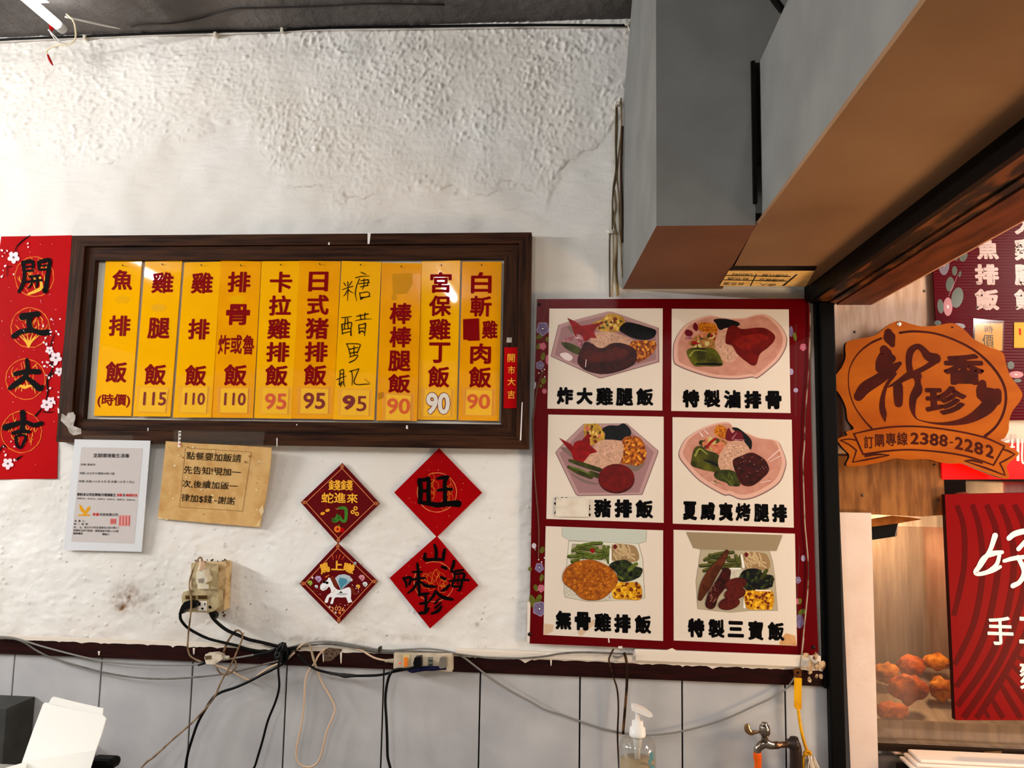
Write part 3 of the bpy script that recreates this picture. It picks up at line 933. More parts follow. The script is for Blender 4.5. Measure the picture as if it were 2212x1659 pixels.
# ------------------------------------------------------------------ small red and gold tag on the frame
t = thing('lucky_tag', P(1102, 881, yF2 - .003), 'small narrow red tag with gold characters stuck on the right side of the dark frame', 'tag')
MB().slab(B_([(1722, 847), (1817, 847), (1812, 1275), (1717, 1275)]), yF2 - .0028, .0015, k_paperred).build('paper', t)
mb = MB()
for ch, x0, y0, x1, y1 in [('開', 1745, 893, 1797, 950), ('市', 1748, 978, 1797, 1035), ('大', 1745, 1060, 1800, 1115), ('吉', 1745, 1150, 1797, 1208)]:
    mb.text(ch, tuple(c for p in B_([(x0, y0), (x1, y1)]) for c in p), yF2 - .0032, k_gold, .012)
for k, ch in enumerate('外交官台製'):
    mb.text(ch, tuple(c for p in B_([(1726, 1118 + 26 * k), (1740, 1134 + 26 * k)]) for c in p), yF2 - .0032, M('dim red print', (150, 40, 30), .5), 0)
mb.build('gold_lettering', t)

# ------------------------------------------------------------------ white notice and brown card
def lines(mb, cr, rows, y):
    for s, quad, mat, off in rows:
        mb.text(s, cr(quad), y, mat, off)
E_ = crop(130, 930, 1244 / 210.0)
t = thing('laminated_notice', P(230, 1192, -.006), 'white laminated notice with grey print hanging by tape under the frame', 'notice')
yn = -.010
m_lam = M('laminated white paper', (222, 224, 228), 0.18, 0.5)
o = MB()
f0 = [P(*p, y_) for p, y_ in zip(E_([(185, 112), (1155, 130), (40, 1530)]), (-.046, -.046, -.012))]
f0 = [f0[0], f0[1], Vector((0, 0, 0)), f0[2]]
_n = (f0[1] - f0[0]).cross(f0[3] - f0[0])
_d = ray(*E_([(1042, 1552)])[0])
f0[2] = CAM + _d * ((f0[0] - CAM).dot(_n) / _d.dot(_n))
def mapq(q, u, v):
    return (q[0] * (1 - u) + q[1] * u) * (1 - v) + (q[3] * (1 - u) + q[2] * u) * v
bk = [p + Vector((0, .0012, 0)) for p in f0]
o.hexa(f0, bk, m_lam)
o.build('sheet', t)
def on_quad(mb, pix, quad_px, quad_w, mat, lift):
    """flat print on a tilted sheet: photo pixels -> the sheet's own plane"""
    n = (quad_w[1] - quad_w[0]).cross(quad_w[3] - quad_w[0]).normalized()
    if n.y > 0: n = -n
    pts = []
    for p in pix:
        d = ray(*p)
        tt = (quad_w[0] - CAM).dot(n) / d.dot(n)
        pts.append(CAM + d * tt + n * (lift + mb.lift()))
    return mb.add(pts, [tuple(range(len(pts)))], mat)
def text_on_quad(mb, s, quad, quad_w, mat, off, lift):
    vs, fs = glyph(s, off)
    n = (quad_w[1] - quad_w[0]).cross(quad_w[3] - quad_w[0]).normalized()
    if n.y > 0: n = -n
    l = lift + mb.lift()
    q = []
    for p in quad:
        d = ray(*p)
        q.append(CAM + d * ((quad_w[0] - CAM).dot(n) / d.dot(n)) + n * l)
    return mb.add([mapq(q, u, v) + n * dl for u, v, dl in vs], fs, mat)
m_greyprint = M('warm grey print area', (203, 196, 194), 0.3)
k_nred = M('notice red print', (196, 50, 44), .5)
k_stamp = M('pink stamp', (214, 150, 146), .5)
k_eagle = M('golden eagle print', (222, 158, 40), .5)
mb = MB()
on_quad(mb, E_([(272, 212), (1058, 228), (946, 1448), (142, 1420)]), None, f0, m_greyprint, .0003)
mb.build('print_area', t)
mb = MB()
def slant(x0, y0, x1, h, dy):          # a text row: left, top, right, height, drop over its length
    return E_([(x0, y0), (x1, y0 + dy), (x1 - h * .06, y0 + dy + h), (x0 - h * .06, y0 + h)])
for s, q, mat, off in [
    ('定期環境衛生消毒', slant(428, 292, 888, 54, 4), k_ink2, .02), ('名稱: 龍香珍', slant(262, 420, 455, 28, 3), k_ink2, .01), ('地點: 台北市公園路20巷15號', slant(252, 530, 698, 30, 6), k_ink2, .005),
    ('時間: 民國 114 年 8 月 至 民國 115 年 7 月止', slant(242, 634, 955, 30, 10), k_ink2, .01), ('委託本公司定期每月環境衛生', slant(218, 796, 715, 40, 10), k_ink2, .03), ('消毒', slant(725, 806, 798, 38, 1), k_nred, .03), ('及', slant(804, 808, 836, 36, 1), k_ink2, .03), ('病媒防治', slant(842, 808, 992, 38, 2), k_nred, .03),
    ('(蟑螂防治．老鼠防治．蚊蟲防治．蒼蠅防治．螞蟻防治．跳蚤防治)', slant(218, 856, 962, 26, 22), k_ink2, 0), ('承鳳', slant(415, 1054, 502, 38, 1), k_nred, .03), ('科技有限公司', slant(508, 1056, 740, 36, 3), k_ink2, .02),
    ('負  責  人：', slant(186, 1142, 325, 28, 2), k_ink2, .01), ('統  一  編  號：', slant(180, 1180, 365, 28, 3), k_ink2, .01), ('地     址：新北市中和區嘉慶街23號10樓之1', slant(176, 1222, 750, 30, 8), k_ink2, .005), ('病媒防治許可執照：環業病媒字第01-239號', slant(172, 1262, 748, 30, 12), k_ink2, .01),
    ('服務電話', slant(168, 1302, 292, 28, 2), k_ink2, .02), ('聯絡人', slant(540, 1312, 632, 28, 1), k_ink2, .02)]:
    text_on_quad(mb, s, q, f0, mat, off, .0006)
mb.build('lettering', t)
mb = MB()
on_quad(mb, E_([(245, 945), (275, 960), (300, 1000), (322, 1030), (345, 985), (390, 965), (385, 1010), (350, 1050), (330, 1085), (300, 1085), (290, 1050), (255, 1020)]), None, f0, k_eagle, .0006)
on_quad(mb, E_([(235, 1072), (385, 1072), (385, 1094), (232, 1092)]), None, f0, k_eagle, .0006)
for (x0, y0, x1, y1) in [(642, 1122, 722, 1202), (755, 1082, 898, 1224)]:
    on_quad(mb, E_([(x0, y0), (x1, y0 + 2), (x1 - 5, y1), (x0 - 6, y1 - 2)]), None, f0, k_stamp, .0006)
    for a in np.linspace(x0 + 12, x1 - 14, 4):
        on_quad(mb, E_([(a, y0 + 12), (a + 8, y0 + 12), (a + 4, y1 - 12), (a - 4, y1 - 12)]), None, f0, k_nred, .0008)
mb.build('stamps', t)
mb = MB()
ta = [P(*p, -.0465) for p in E_([(300, 70), (930, 62), (940, 122), (300, 118)])]
mb.add([p + Vector((0, -.0025, 0)) for p in ta], [(0, 1, 2, 3)], m_tape)
mb.build('tape', t)

# brown stained card
G_ = crop(0, 930, 3.2532)
m_kraft = M('stained kraft card', (214, 174, 114), 0.5, 0.15, noise=(22, (190, 142, 80), 0.42, 0.75, 6.0))
m_kraft2 = M('pale worn card', (226, 200, 152), 0.5)
t = thing('rice_notice_card', P(470, 1140, -.006), 'stained tan card with four lines of black print taped under the frame', 'notice')
kq = G_([(1165, 75), (1912, 122), (1832, 682), (1108, 622)])
kw = [P(*p, y_) for p, y_ in zip(kq, (-.046, -.046, -.014, -.012))]
edge = G_([(1165, 75), (1400, 92), (1650, 103), (1908, 120), (1905, 200), (1890, 330), (1868, 480), (1840, 600), (1828, 680), (1600, 662), (1350, 640), (1108, 618), (1120, 520), (1142, 300)])
mb = MB()
nK = (kw[1] - kw[0]).cross(kw[3] - kw[0]).normalized()
nK = -nK if nK.y > 0 else nK
pk = [CAM + ray(*p) * ((kw[0] - CAM).dot(nK) / ray(*p).dot(nK)) for p in edge]
nn = len(pk)
mb.add(pk + [p - nK * .0025 for p in pk], [tuple(range(nn)), tuple(range(2 * nn - 1, nn - 1, -1))] + [(i, nn + i, nn + (i + 1) % nn, (i + 1) % nn) for i in range(nn)], m_kraft)
for a in [[(1845, 520), (1855, 570), (1835, 600), (1820, 560)], [(1830, 625), (1825, 672), (1800, 668), (1815, 640)], [(1108, 600), (1140, 612), (1135, 622), (1108, 618)]]:
    on_quad(mb, G_(a), None, kw, m_kraft2, .0004)
rnd = random.Random(8)
for i in range(46):
    x, yy = rnd.uniform(1150, 1840), rnd.uniform(110, 640)
    r = rnd.uniform(3, 11)
    on_quad(mb, G_([(x + r * math.cos(a), yy + r * .8 * math.sin(a)) for a in np.linspace(0, 5.6, 9)]), None, kw, m_kraft2 if i % 3 else M('card spots', (160, 112, 60), .5), .0004)
mb.build('card', t)
mb = MB()
for q in [[(1302, 120), (1768, 150), (1768, 153), (1302, 123)], [(1302, 120), (1305, 120), (1263, 538), (1260, 538)], [(1260, 536), (1705, 565), (1705, 568), (1260, 539)], [(1765, 152), (1768, 152), (1707, 567), (1704, 567)]]:
    on_quad(mb, G_(q), None, kw, M('thin brown line', (150, 108, 62), .6), .0005)
for s, q in [('點餐要加飯請', [(1312, 148), (1698, 168), (1692, 225), (1308, 202)]), ('先告知!現加一', [(1295, 246), (1694, 268), (1690, 322), (1290, 303)]), ('次,後續加飯一', [(1285, 345), (1675, 366), (1670, 420), (1280, 400)]), ('律加$錢~謝謝', [(1278, 442), (1655, 468), (1648, 525), (1272, 500)])]:
    text_on_quad(mb, s, G_(q), kw, k_black, .006, .0008)
mb.build('lettering', t)
mb = MB()
ta = [P(*p, -.0465) for p in G_([(1225, 0), (1865, 8), (1850, 112), (1225, 78)])]
mb.add([p + Vector((0, -.003, 0)) for p in ta], [(0, 1, 2, 3)], m_tape)
ta = [P(*p, -.048) for p in G_([(1255, 2), (1273, 2), (1266, 116), (1250, 116)])]
mb.add(ta, [(0, 1, 2, 3)], k_white)
for k, yy in enumerate((12, 38, 64, 92)):
    ta = [P(*p, -.0484) for p in G_([(1258, yy), (1270, yy), (1269, yy + 10), (1257, yy + 10)])]
    mb.add(ta, [(0, 1, 2, 3)], k_black if k < 3 else k_nred)
mb.build('tape', t)

# ------------------------------------------------------------------ four diamond papers on the wall
H_ = crop(840, 960, 850 / 210.0)
J_ = crop(640, 990, 852 / 190.0)
yd = -.0075
def foil(mb, cr, cx, cyy, r, seed, y):
    rnd = random.Random(seed)
    ring = [(cx + r * math.cos(a), cyy + r * math.sin(a), rnd.uniform(3, 6)) for a in np.linspace(-2.0, 4.0, 40)]
    mb.stroke(cr(ring), y, k_fine, caps=False, smooth=False)
    for i in range(13):                      # line-drawn lotus petals
        a = rnd.uniform(0, 6.28); q = rnd.uniform(.25, .78) * r
        px, py = cx + q * math.cos(a), cyy + q * math.sin(a)
        w = rnd.uniform(.1, .2) * r; h = rnd.uniform(.2, .34) * r
        b = rnd.uniform(-.8, .8)
        loop = [(px, py + h), (px - w, py), (px, py - h), (px + w, py), (px, py + h)]
        loop = [(px + (x - px) * math.cos(b) - (yy - py) * math.sin(b), py + (x - px) * math.sin(b) + (yy - py) * math.cos(b), 2.6) for x, yy in loop]
        mb.stroke(cr(loop), y, k_gold2, caps=False, n=4)
def specks(mb, cr, quad, n, seed, y):
    rnd = random.Random(seed)
    for i in range(n):
        u, v = rnd.uniform(.06, .94), rnd.uniform(.06, .94)
        x = (quad[0][0] * (1 - u) + quad[1][0] * u) * (1 - v) + (quad[3][0] * (1 - u) + quad[2][0] * u) * v
        yy = (quad[0][1] * (1 - u) + quad[1][1] * u) * (1 - v) + (quad[3][1] * (1 - u) + quad[2][1] * u) * v
        r = rnd.uniform(2, 6)
        p = cr([(x, yy, r)])[0]
        mb.ell(p[0], p[1], p[2], p[2] * .5, y, k_fine, rnd.uniform(0, 3), 6)
q1 = [(438, 32), (815, 422), (420, 812), (46, 420)]
t = thing('diamond_couplet', P(944, 1161, -.003), 'red diamond paper with one big black brush character under the frame', 'couplet', 'diamond papers on the white wall')
MB().slab(H_(q1), yd, .0015, k_paperred2).build('paper', t)
mb = MB(); foil(mb, H_, 420, 420, 172, 3, yd - .0004); specks(mb, H_, q1, 24, 5, yd - .0004); mb.build('gold_print', t)
mb = MB()
brush(mb, H_, [[(268, 315, 44), (278, 400, 42), (272, 505, 40)], [(275, 312, 34), (320, 308, 36), (348, 302, 32), (345, 400, 38), (350, 520, 40)], [(290, 408, 26), (340, 402, 26)], [(272, 508, 30), (350, 515, 40), (420, 530, 44), (520, 518, 46), (605, 518, 62)],
                [(422, 300, 18), (470, 290, 34), (515, 285, 30)], [(515, 285, 24), (490, 330, 34), (490, 420, 34), (492, 520, 38)], [(430, 402, 24), (500, 392, 30), (550, 392, 24)]], yd - .0016, k_black)
mb.build('brush_lettering', t)
q2 = [(420, 800), (782, 1232), (360, 1610), (5, 1168)]
t = thing('diamond_couplet', P(933, 1358, -.003), 'red diamond paper with four small black brush characters', 'couplet', 'diamond papers on the white wall')
MB().slab(H_(q2), yd - .001, .0015, k_paperred2).build('paper', t)
mb = MB(); foil(mb, H_, 395, 1200, 175, 9, yd - .0014); specks(mb, H_, q2, 22, 6, yd - .0014); mb.build('gold_print', t)
mb = MB()
brush(mb, H_, [[(400, 880, 24), (415, 940, 30), (408, 1010, 28)], [(318, 955, 22), (318, 1005, 32), (390, 1005, 26), (470, 1005, 24)], [(488, 920, 24), (480, 960, 30), (475, 1010, 26)],
                [(130, 1170, 26), (150, 1210, 20), (155, 1245, 18)], [(130, 1172, 20), (190, 1165, 26), (178, 1225, 20)], [(205, 1115, 16), (260, 1115, 22), (290, 1112, 14)], [(195, 1185, 18), (265, 1170, 22), (320, 1168, 14)], [(248, 1040, 20), (258, 1120, 28), (262, 1230, 26), (268, 1320, 24)], [(250, 1200, 20), (215, 1260, 24), (165, 1302, 12)], [(275, 1200, 16), (330, 1235, 30), (415, 1245, 16)],
                [(465, 1070, 24), (500, 1082, 30)], [(455, 1160, 20), (490, 1175, 28)], [(462, 1280, 16), (495, 1265, 26), (530, 1228, 20)], [(570, 1020, 26), (560, 1065, 28), (545, 1100, 20)], [(548, 1115, 18), (600, 1105, 22), (650, 1098, 18)],
                [(578, 1125, 18), (570, 1190, 18), (560, 1240, 20), (630, 1240, 18)], [(578, 1135, 18), (660, 1130, 22), (640, 1200, 22), (622, 1270, 24), (600, 1275, 12)], [(530, 1195, 16), (620, 1185, 22), (700, 1185, 18)], [(612, 1150, 14), (602, 1220, 14)],
                [(280, 1312, 26), (330, 1305, 26), (352, 1300, 14)], [(275, 1392, 22), (330, 1385, 24)], [(320, 1310, 24), (325, 1400, 24), (318, 1460, 22)], [(270, 1475, 26), (320, 1468, 30), (352, 1430, 16)],
                [(412, 1280, 20), (385, 1330, 26), (345, 1380, 14)], [(410, 1285, 18), (470, 1335, 34), (555, 1355, 24)], [(440, 1350, 16), (405, 1390, 20)], [(458, 1385, 14), (405, 1430, 20)], [(462, 1415, 18), (430, 1455, 30), (375, 1480, 20)]], yd - .0026, k_black)
mb.build('brush_lettering', t)

def border(mb, cr, q, y):
    c = [sum(p[0] for p in q) / 4, sum(p[1] for p in q) / 4]
    inn = [(c[0] + (p[0] - c[0]) * .865, c[1] + (p[1] - c[1]) * .865) for p in q]
    for i in range(4):
        a, b = inn[i], inn[(i + 1) % 4]
        mb.stroke(cr([(a[0], a[1], 5), (b[0], b[1], 5)]), y, k_fine, smooth=False, caps=False)
        for k in (.93, .89):
            x, yy = c[0] + (q[i][0] - c[0]) * k, c[1] + (q[i][1] - c[1]) * k
            d = 15
            mb.stroke(cr([(x, yy - d, 4), (x + d, yy, 4), (x, yy + d, 4), (x - d, yy, 4), (x, yy - d, 4)]), y, k_fine, smooth=False, caps=False)
def T(mb, cr, s, x0, y0, x1, y1, y, mat, off):
    mb.text(s, tuple(c for p in cr([(x0, y0), (x1, y1)]) for c in p), y, mat, off)
k_green = M('green print', (62, 122, 40), .5)
k_dkgreen = M('deep green print', (30, 62, 24), .5)
k_streak = M('dull red streaks', (140, 16, 22), .5)
q3 = [(446, 44), (810, 438), (405, 828), (42, 426)]
t = thing('diamond_couplet', P(731, 1174, -.003), 'dark maroon diamond card with a printed green snake', 'couplet', 'diamond papers on the white wall')
MB().slab(J_(q3), yd, .0015, k_maroon).build('paper', t)
mb = MB(); y = yd - .0005
border(mb, J_, q3, y)
for s in [[(230, 330, 14), (260, 310, 8), (300, 295, 3)], [(370, 250, 3), (410, 190, 8)], [(490, 250, 3), (560, 240, 9)], [(280, 420, 4), (290, 480, 10)], [(520, 330, 4), (580, 320, 10)]]:
    mb.stroke(J_(s), y, k_streak, caps=False)
mb.stroke(J_([(372, 602, 24), (398, 535, 6)][::-1] + [(355, 585, 22), (362, 610, 24), (400, 600, 26), (412, 560, 28), (440, 600, 26), (470, 608, 28), (482, 570, 30), (482, 500, 32), (460, 480, 32), (420, 482, 24), (405, 486, 16)]), y, k_green)
mb.stroke(J_([(408, 492, 4), (392, 490, 4), (380, 484, 3)]), y, k_fine)
p = J_([(424, 477, 4)])[0]; mb.ell(p[0], p[1], p[2], p[2], y, k_black)
for x, yy, r in [(303, 504, 22), (256, 534, 22)]:
    p = J_([(x, yy, r)])[0]; mb.ell(p[0], p[1], p[2], p[2] * .65, y, k_gold, -.3); mb.ell(p[0], p[1] - .8, p[2] * .5, p[2] * .25, y, k_gold2, -.3)
for x, yy in [(574, 484), (547, 520), (588, 538)]:
    p = J_([(x, yy, 20)])[0]; mb.ell(p[0], p[1], p[2], p[2], y, k_gold); mb.ell(p[0], p[1], p[2] * .45, p[2] * .45, y, k_maroon)
p = J_([(400, 686, 34)])[0]; mb.ell(p[0], p[1], p[2], p[2] * .95, y, k_gold2)
mb.poly(J_([(400, 668), (416, 686), (400, 704), (384, 686)]), y, k_streak)
p = J_([(446, 696, 23)])[0]; mb.ell(p[0], p[1], p[2], p[2], y, k_paperred)
mb.stroke(J_([(402, 656, 6), (418, 646, 10)]), y, k_green); mb.stroke(J_([(446, 676, 4), (456, 668, 5)]), y, k_dkgreen)
mb.build('snake_print', t)
mb = MB(); y = yd - .0016
for s, a, b, c, d in [('錢', 314, 208, 428, 312), ('錢', 432, 208, 546, 312), ('蛇', 245, 332, 360, 434), ('進', 368, 332, 478, 434), ('來', 492, 338, 594, 436)]:
    T(mb, J_, s, a, b, c, d, y, k_gold, .02)
mb.build('lettering', t)

q4 = [(402, 818), (792, 1192), (412, 1604), (30, 1214)]
t = thing('diamond_couplet', P(730, 1347, -.003), 'dark maroon diamond card with a printed white horse carrying a gem', 'couplet', 'diamond papers on the white wall')
MB().slab(J_(q4), yd - .001, .0015, k_maroon).build('paper', t)
mb = MB(); y = yd - .0015
border(mb, J_, q4, y)
for s in [[(350, 940, 12), (360, 985, 5)], [(425, 935, 12), (408, 985, 4)], [(462, 950, 12), (440, 985, 4)], [(388, 940, 8), (390, 975, 4)], [(285, 1150, 12), (320, 1130, 5)], [(360, 1140, 4), (340, 1160, 12)]]:
    mb.stroke(J_(s), y, k_gold2 if s[0][0] < 300 else M('red orange print', (200, 70, 40), .5))
k_brown = M('brown print', (110, 40, 22), .5)
mb.stroke(J_([(340, 1150, 12), (375, 1200, 40), (385, 1255, 24)]), y, k_brown)
mb.stroke(J_([(505, 1250, 16), (545, 1265, 24), (560, 1310, 26), (610, 1305, 10)]), y, k_brown)
k_horse = M('white horse print', (236, 236, 238), .5)
mb.poly(J_([(325, 1158), (345, 1195), (372, 1250), (420, 1275), (500, 1250), (528, 1270), (530, 1340), (520, 1395), (500, 1395), (490, 1350), (440, 1348), (375, 1350), (355, 1405), (330, 1405), (345, 1350), (318, 1350), (305, 1395), (275, 1392), (300, 1330), (335, 1300), (330, 1260), (315, 1245), (290, 1270), (255, 1282), (232, 1258), (238, 1225), (275, 1195), (300, 1180), (310, 1160)]), y, k_horse, smooth=True)
mb.poly(J_([(480, 1340), (520, 1340), (545, 1395), (500, 1392)]), y, k_horse)
for x, yy in [(272, 1198), (298, 1206)]:
    p = J_([(x, yy, 15)])[0]; mb.ell(p[0], p[1], p[2], p[2] * .9, y, k_black)
mb.stroke(J_([(255, 1262, 3), (275, 1265, 4), (296, 1240, 3)]), y, k_black)
mb.stroke(J_([(330, 1295, 4), (355, 1300, 4), (375, 1270, 4)]), y, k_fine)
p = J_([(445, 1316, 55)])[0]; mb.ell(p[0], p[1], p[2], p[2] * .22, y, M('grey print', (190, 190, 190), .5))
mb.poly(J_([(412, 1305), (432, 1284), (452, 1305)]), y, k_dkgreen)
mb.poly(J_([(375, 1160), (410, 1130), (465, 1122), (520, 1140), (545, 1180), (430, 1272)]), y, M('pale gem print', (176, 190, 198), .4))
mb.poly(J_([(420, 1155), (488, 1168), (495, 1195), (432, 1268), (408, 1195)]), y, M('teal gem print', (74, 136, 158), .4))
mb.poly(J_([(495, 1195), (545, 1180), (440, 1270)]), y, M('blue gem print', (120, 160, 176), .4))
for x, yy, r, c in [(212, 1172, 34, (186, 150, 190)), (132, 1210, 26, (150, 180, 70)), (194, 1244, 18, (200, 205, 215)), (634, 1160, 32, (214, 140, 150)), (598, 1245, 22, (240, 180, 60)), (666, 1222, 26, (215, 215, 220)), (380, 1496, 11, (230, 220, 215)), (420, 1500, 16, (232, 120, 60)), (570, 1018, 15, (160, 190, 210))]:
    m_ = M('gem %d print' % x, c, .5); m2_ = M('gem %d facet' % x, tuple(int(v * .72) for v in c), .5)
    mb.poly(J_([(x - r, yy - r * .3), (x - r * .4, yy - r), (x + r * .6, yy - r * .9), (x + r, yy), (x + r * .2, yy + r)]), y, m_)
    mb.poly(J_([(x - r * .4, yy - r * .3), (x + r * .4, yy - r * .2), (x + r * .1, yy + r * .8)]), y, m2_)
for x, yy in [(156, 1156), (538, 1178), (322, 1440)]:
    mb.poly(J_([(x, yy - 18), (x + 4, yy - 4), (x + 14, yy), (x + 4, yy + 4), (x, yy + 18), (x - 4, yy + 4), (x - 14, yy), (x - 4, yy - 4)]), y, k_white)
rnd = random.Random(2)
for i in range(22):
    x, yy = rnd.choice([(rnd.uniform(140, 240), rnd.uniform(1250, 1340)), (rnd.uniform(540, 660), rnd.uniform(1170, 1300)), (rnd.uniform(330, 500), rnd.uniform(1380, 1440))])
    p = J_([(x, yy, rnd.uniform(2, 6))])[0]; mb.ell(p[0], p[1], p[2], p[2], y, k_fine if i % 2 else k_pinkw, n=7)
mb.build('horse_print', t)
mb = MB(); y = yd - .0026
mb.text('馬', J_([(215, 1035), (305, 1005), (335, 1092), (240, 1128)]), y, k_gold, .04)
T(mb, J_, '上', 342, 990, 448, 1086, y, k_gold, .035)
mb.text('賺', J_([(465, 1005), (580, 1030), (548, 1128), (448, 1085)]), y, k_gold, .035)
for s, x, yy, a in [('2', 335, 1440, 1), ('0', 374, 1434, 1), ('2', 408, 1436, 1), ('6', 440, 1442, 1)]:
    T(mb, J_, s, x, yy, x + 30, yy + 42, y, k_fine, .01)
mb.build('lettering', t)
# ================================================================== red picture menu board
m_board = M('dark red corrugated board', (92, 0, 5), 0.25, 0.14, wave=('X', 62, 0.0004, 0.25))
m_cardw = M('cream printed card', (222, 210, 196), 0.35, 0.15, wave=('X', 62, 0.0004, 0.12))
k_cap = M('black caption print', (6, 5, 6), 0.45)
YB = -0.020
t = thing('picture_menu_board', P(1450, 1405, -.004), 'dark red picture menu board with six photographed meals fixed on the wall', 'menu board')
mb = MB()
mb.slab([(1160, 646), (1450, 645.5), (1748, 645.5), (1752, 900), (1760, 1200), (1768, 1410), (1740, 1420), (1500, 1405), (1143, 1390), (1150, 1000)], YB, .006, m_board, side=M('pale board edge', (206, 186, 172), .6))
for a in [[(1139.5, 1300), (1146, 1300), (1144, 1389), (1138, 1385)], [(1335, 1396), (1345, 1396), (1343, 1401), (1336, 1401)], [(1440, 1404), (1452, 1400), (1463, 1406), (1448, 1408)], [(1313, 1371), (1315, 1371), (1317, 1388), (1314, 1388)]]:
    mb.poly(a, YB - .0005, m_drip)
mb.build('board_panel', t)
mb = MB()
for x, yy in [(1165, 658), (1144, 1370), (1757, 1398)]:
    c = P(x, yy, YB)
    mb.lathe((c.x, YB, c.z), (0, -1, 0), [(.0055, 0), (.0055, .002), (.003, .003)], M('dark screw', (40, 26, 26), .4, .4, .7), 12)
    mb.build('screw', t); mb = MB()
K = {1: crop(1120, 630, 6.1444), 2: crop(1430, 630, 6.1444), 3: crop(1120, 880, 6.1444), 4: crop(1430, 880, 6.1444), 5: crop(1120, 1120, 5.5306), 6: crop(1430, 1120, 5.5306)}
CARD = {1: [(410, 225), (1915, 222), (1910, 1578), (383, 1552)], 2: [(130, 227), (1683, 235), (1707, 1612), (123, 1583)], 3: [(395, 95), (1927, 123), (1927, 1532), (370, 1480)],
        4: [(140, 130), (1722, 163), (1750, 1597), (143, 1543)], 5: [(325, 92), (1728, 142), (1728, 1463), (298, 1390)], 6: [(138, 135), (1588, 182), (1613, 1522), (140, 1457)]}
CAPT = {1: [('炸', 510, 1265, 725, 1500), ('大', 770, 1272, 985, 1500), ('雞', 1030, 1270, 1255, 1512), ('腿', 1292, 1278, 1522, 1518), ('飯', 1562, 1280, 1790, 1515)],
        2: [('特', 272, 1300, 498, 1540), ('製', 555, 1300, 775, 1540), ('滷', 820, 1305, 1045, 1550), ('排', 1090, 1315, 1322, 1555), ('骨', 1370, 1315, 1590, 1562)],
        3: [('漢', 472, 1190, 690, 1430), ('堡', 742, 1215, 958, 1445), ('豬', 1005, 1210, 1230, 1465), ('排', 1275, 1218, 1508, 1468), ('飯', 1552, 1225, 1787, 1475)],
        4: [('夏', 278, 1245, 465, 1500), ('威', 508, 1255, 708, 1500), ('夷', 753, 1262, 945, 1512), ('烤', 975, 1268, 1178, 1512), ('腿', 1218, 1278, 1425, 1525), ('排', 1458, 1285, 1662, 1530)],
        5: [('無', 445, 1098, 632, 1332), ('骨', 672, 1112, 862, 1342), ('雞', 905, 1127, 1108, 1358), ('排', 1143, 1140, 1342, 1372), ('飯', 1388, 1150, 1585, 1380)],
        6: [('特', 308, 1190, 508, 1425), ('製', 553, 1200, 748, 1432), ('三', 783, 1222, 980, 1425), ('寶', 1028, 1218, 1213, 1458), ('飯', 1262, 1233, 1463, 1465)]}
def food(n, c, c2=None, sc=90, lo=.38, hi=.66):
    return M(n, c, .35, .25, noise=(sc, c2, lo, hi, 6.0)) if c2 else M(n, c, .35, .25)
f_mauve, f_mauve2 = food('mauve plate print', (152, 112, 114)), food('mauve plate rim print', (176, 140, 138))
f_pink, f_pink2 = food('pink plate print', (196, 140, 122), (184, 124, 106), 40), food('pink plate rim print', (214, 168, 152))
f_cut = food('dark cutlet print', (62, 10, 6), (34, 4, 4), 70)
f_cut2 = food('red sauce cutlet print', (110, 14, 10), (84, 8, 6), 60)
f_gold = food('golden cutlet print', (178, 98, 16), (122, 56, 8), 110)
f_rice = food('rice print', (206, 160, 134), (180, 138, 114), 160)
f_ricew = food('white rice print', (208, 204, 190), (178, 172, 150), 180)
f_cab = food('cabbage print', (206, 158, 52), (150, 110, 40), 120)
f_sea = food('black seaweed print', (5, 6, 8), (16, 18, 20), 120)
f_flower = food('red radish flower print', (142, 6, 8), (112, 2, 6), 50)
f_corn = food('corn print', (214, 136, 26), (150, 70, 10), 260, .4, .6)
f_corny = food('yellow corn print', (226, 168, 22), (172, 104, 8), 260, .4, .6)
f_bean = food('fried bean print', (172, 92, 20), (104, 34, 8), 260, .4, .6)
f_grn = food('green bean print', (98, 112, 40), (70, 86, 24), 90)
f_grnd = food('dark green print', (66, 70, 20), (38, 40, 12), 60)
f_pep = food('green pepper print', (88, 88, 20), (44, 44, 10), 22, .42, .62)
f_bro = food('broccoli print', (22, 28, 12), (46, 54, 22), 190)
f_mush = food('mushroom print', (196, 170, 128))
f_mush2 = food('mushroom edge print', (150, 122, 84))
f_lid, f_lid2 = food('pale box print', (190, 196, 184)), food('tan box print', (150, 132, 104))
f_tray, f_tray2 = food('white tray print', (214, 212, 196)), food('grey tray print', (176, 164, 138))
f_orc = food('orchid print', (178, 120, 128), (110, 20, 46), 120)
f_mar = food('maroon petal print', (96, 10, 26))
f_veg = food('mixed vegetable print', (176, 122, 66), (120, 80, 36), 130)
f_red = food('chilli print', (140, 10, 10))
f_shr = food('shrimp print', (206, 124, 92), (180, 90, 66), 120)
f_meat = food('glazed meat print', (34, 6, 6), (70, 14, 10), 110)
f_leg = food('drumstick print', (92, 42, 16), (66, 26, 10), 60)
f_saus = food('sausage print', (92, 24, 14), (62, 12, 8), 80)
f_gray = food('soft grey print', (120, 100, 92))
f_edge = food('plate edge print', (120, 92, 92))
YC = YB - .0012
YP = YC - .0004
PIC = {n: MB() for n in CARD}
def pl(n, mat, pts, sm=True):
    PIC[n].poly(K[n](pts), YP, mat, smooth=sm)
def scale(pts, k, dy=0):
    cx = sum(p[0] for p in pts) / len(pts); c2 = sum(p[1] for p in pts) / len(pts)
    return [(cx + (p[0] - cx) * k, c2 + (p[1] - c2) * k + dy) for p in pts]
def st(n, mat, pts):
    PIC[n].stroke([(p[0], p[1], p[2]) for p in K[n](pts)], YP, mat, n=4)
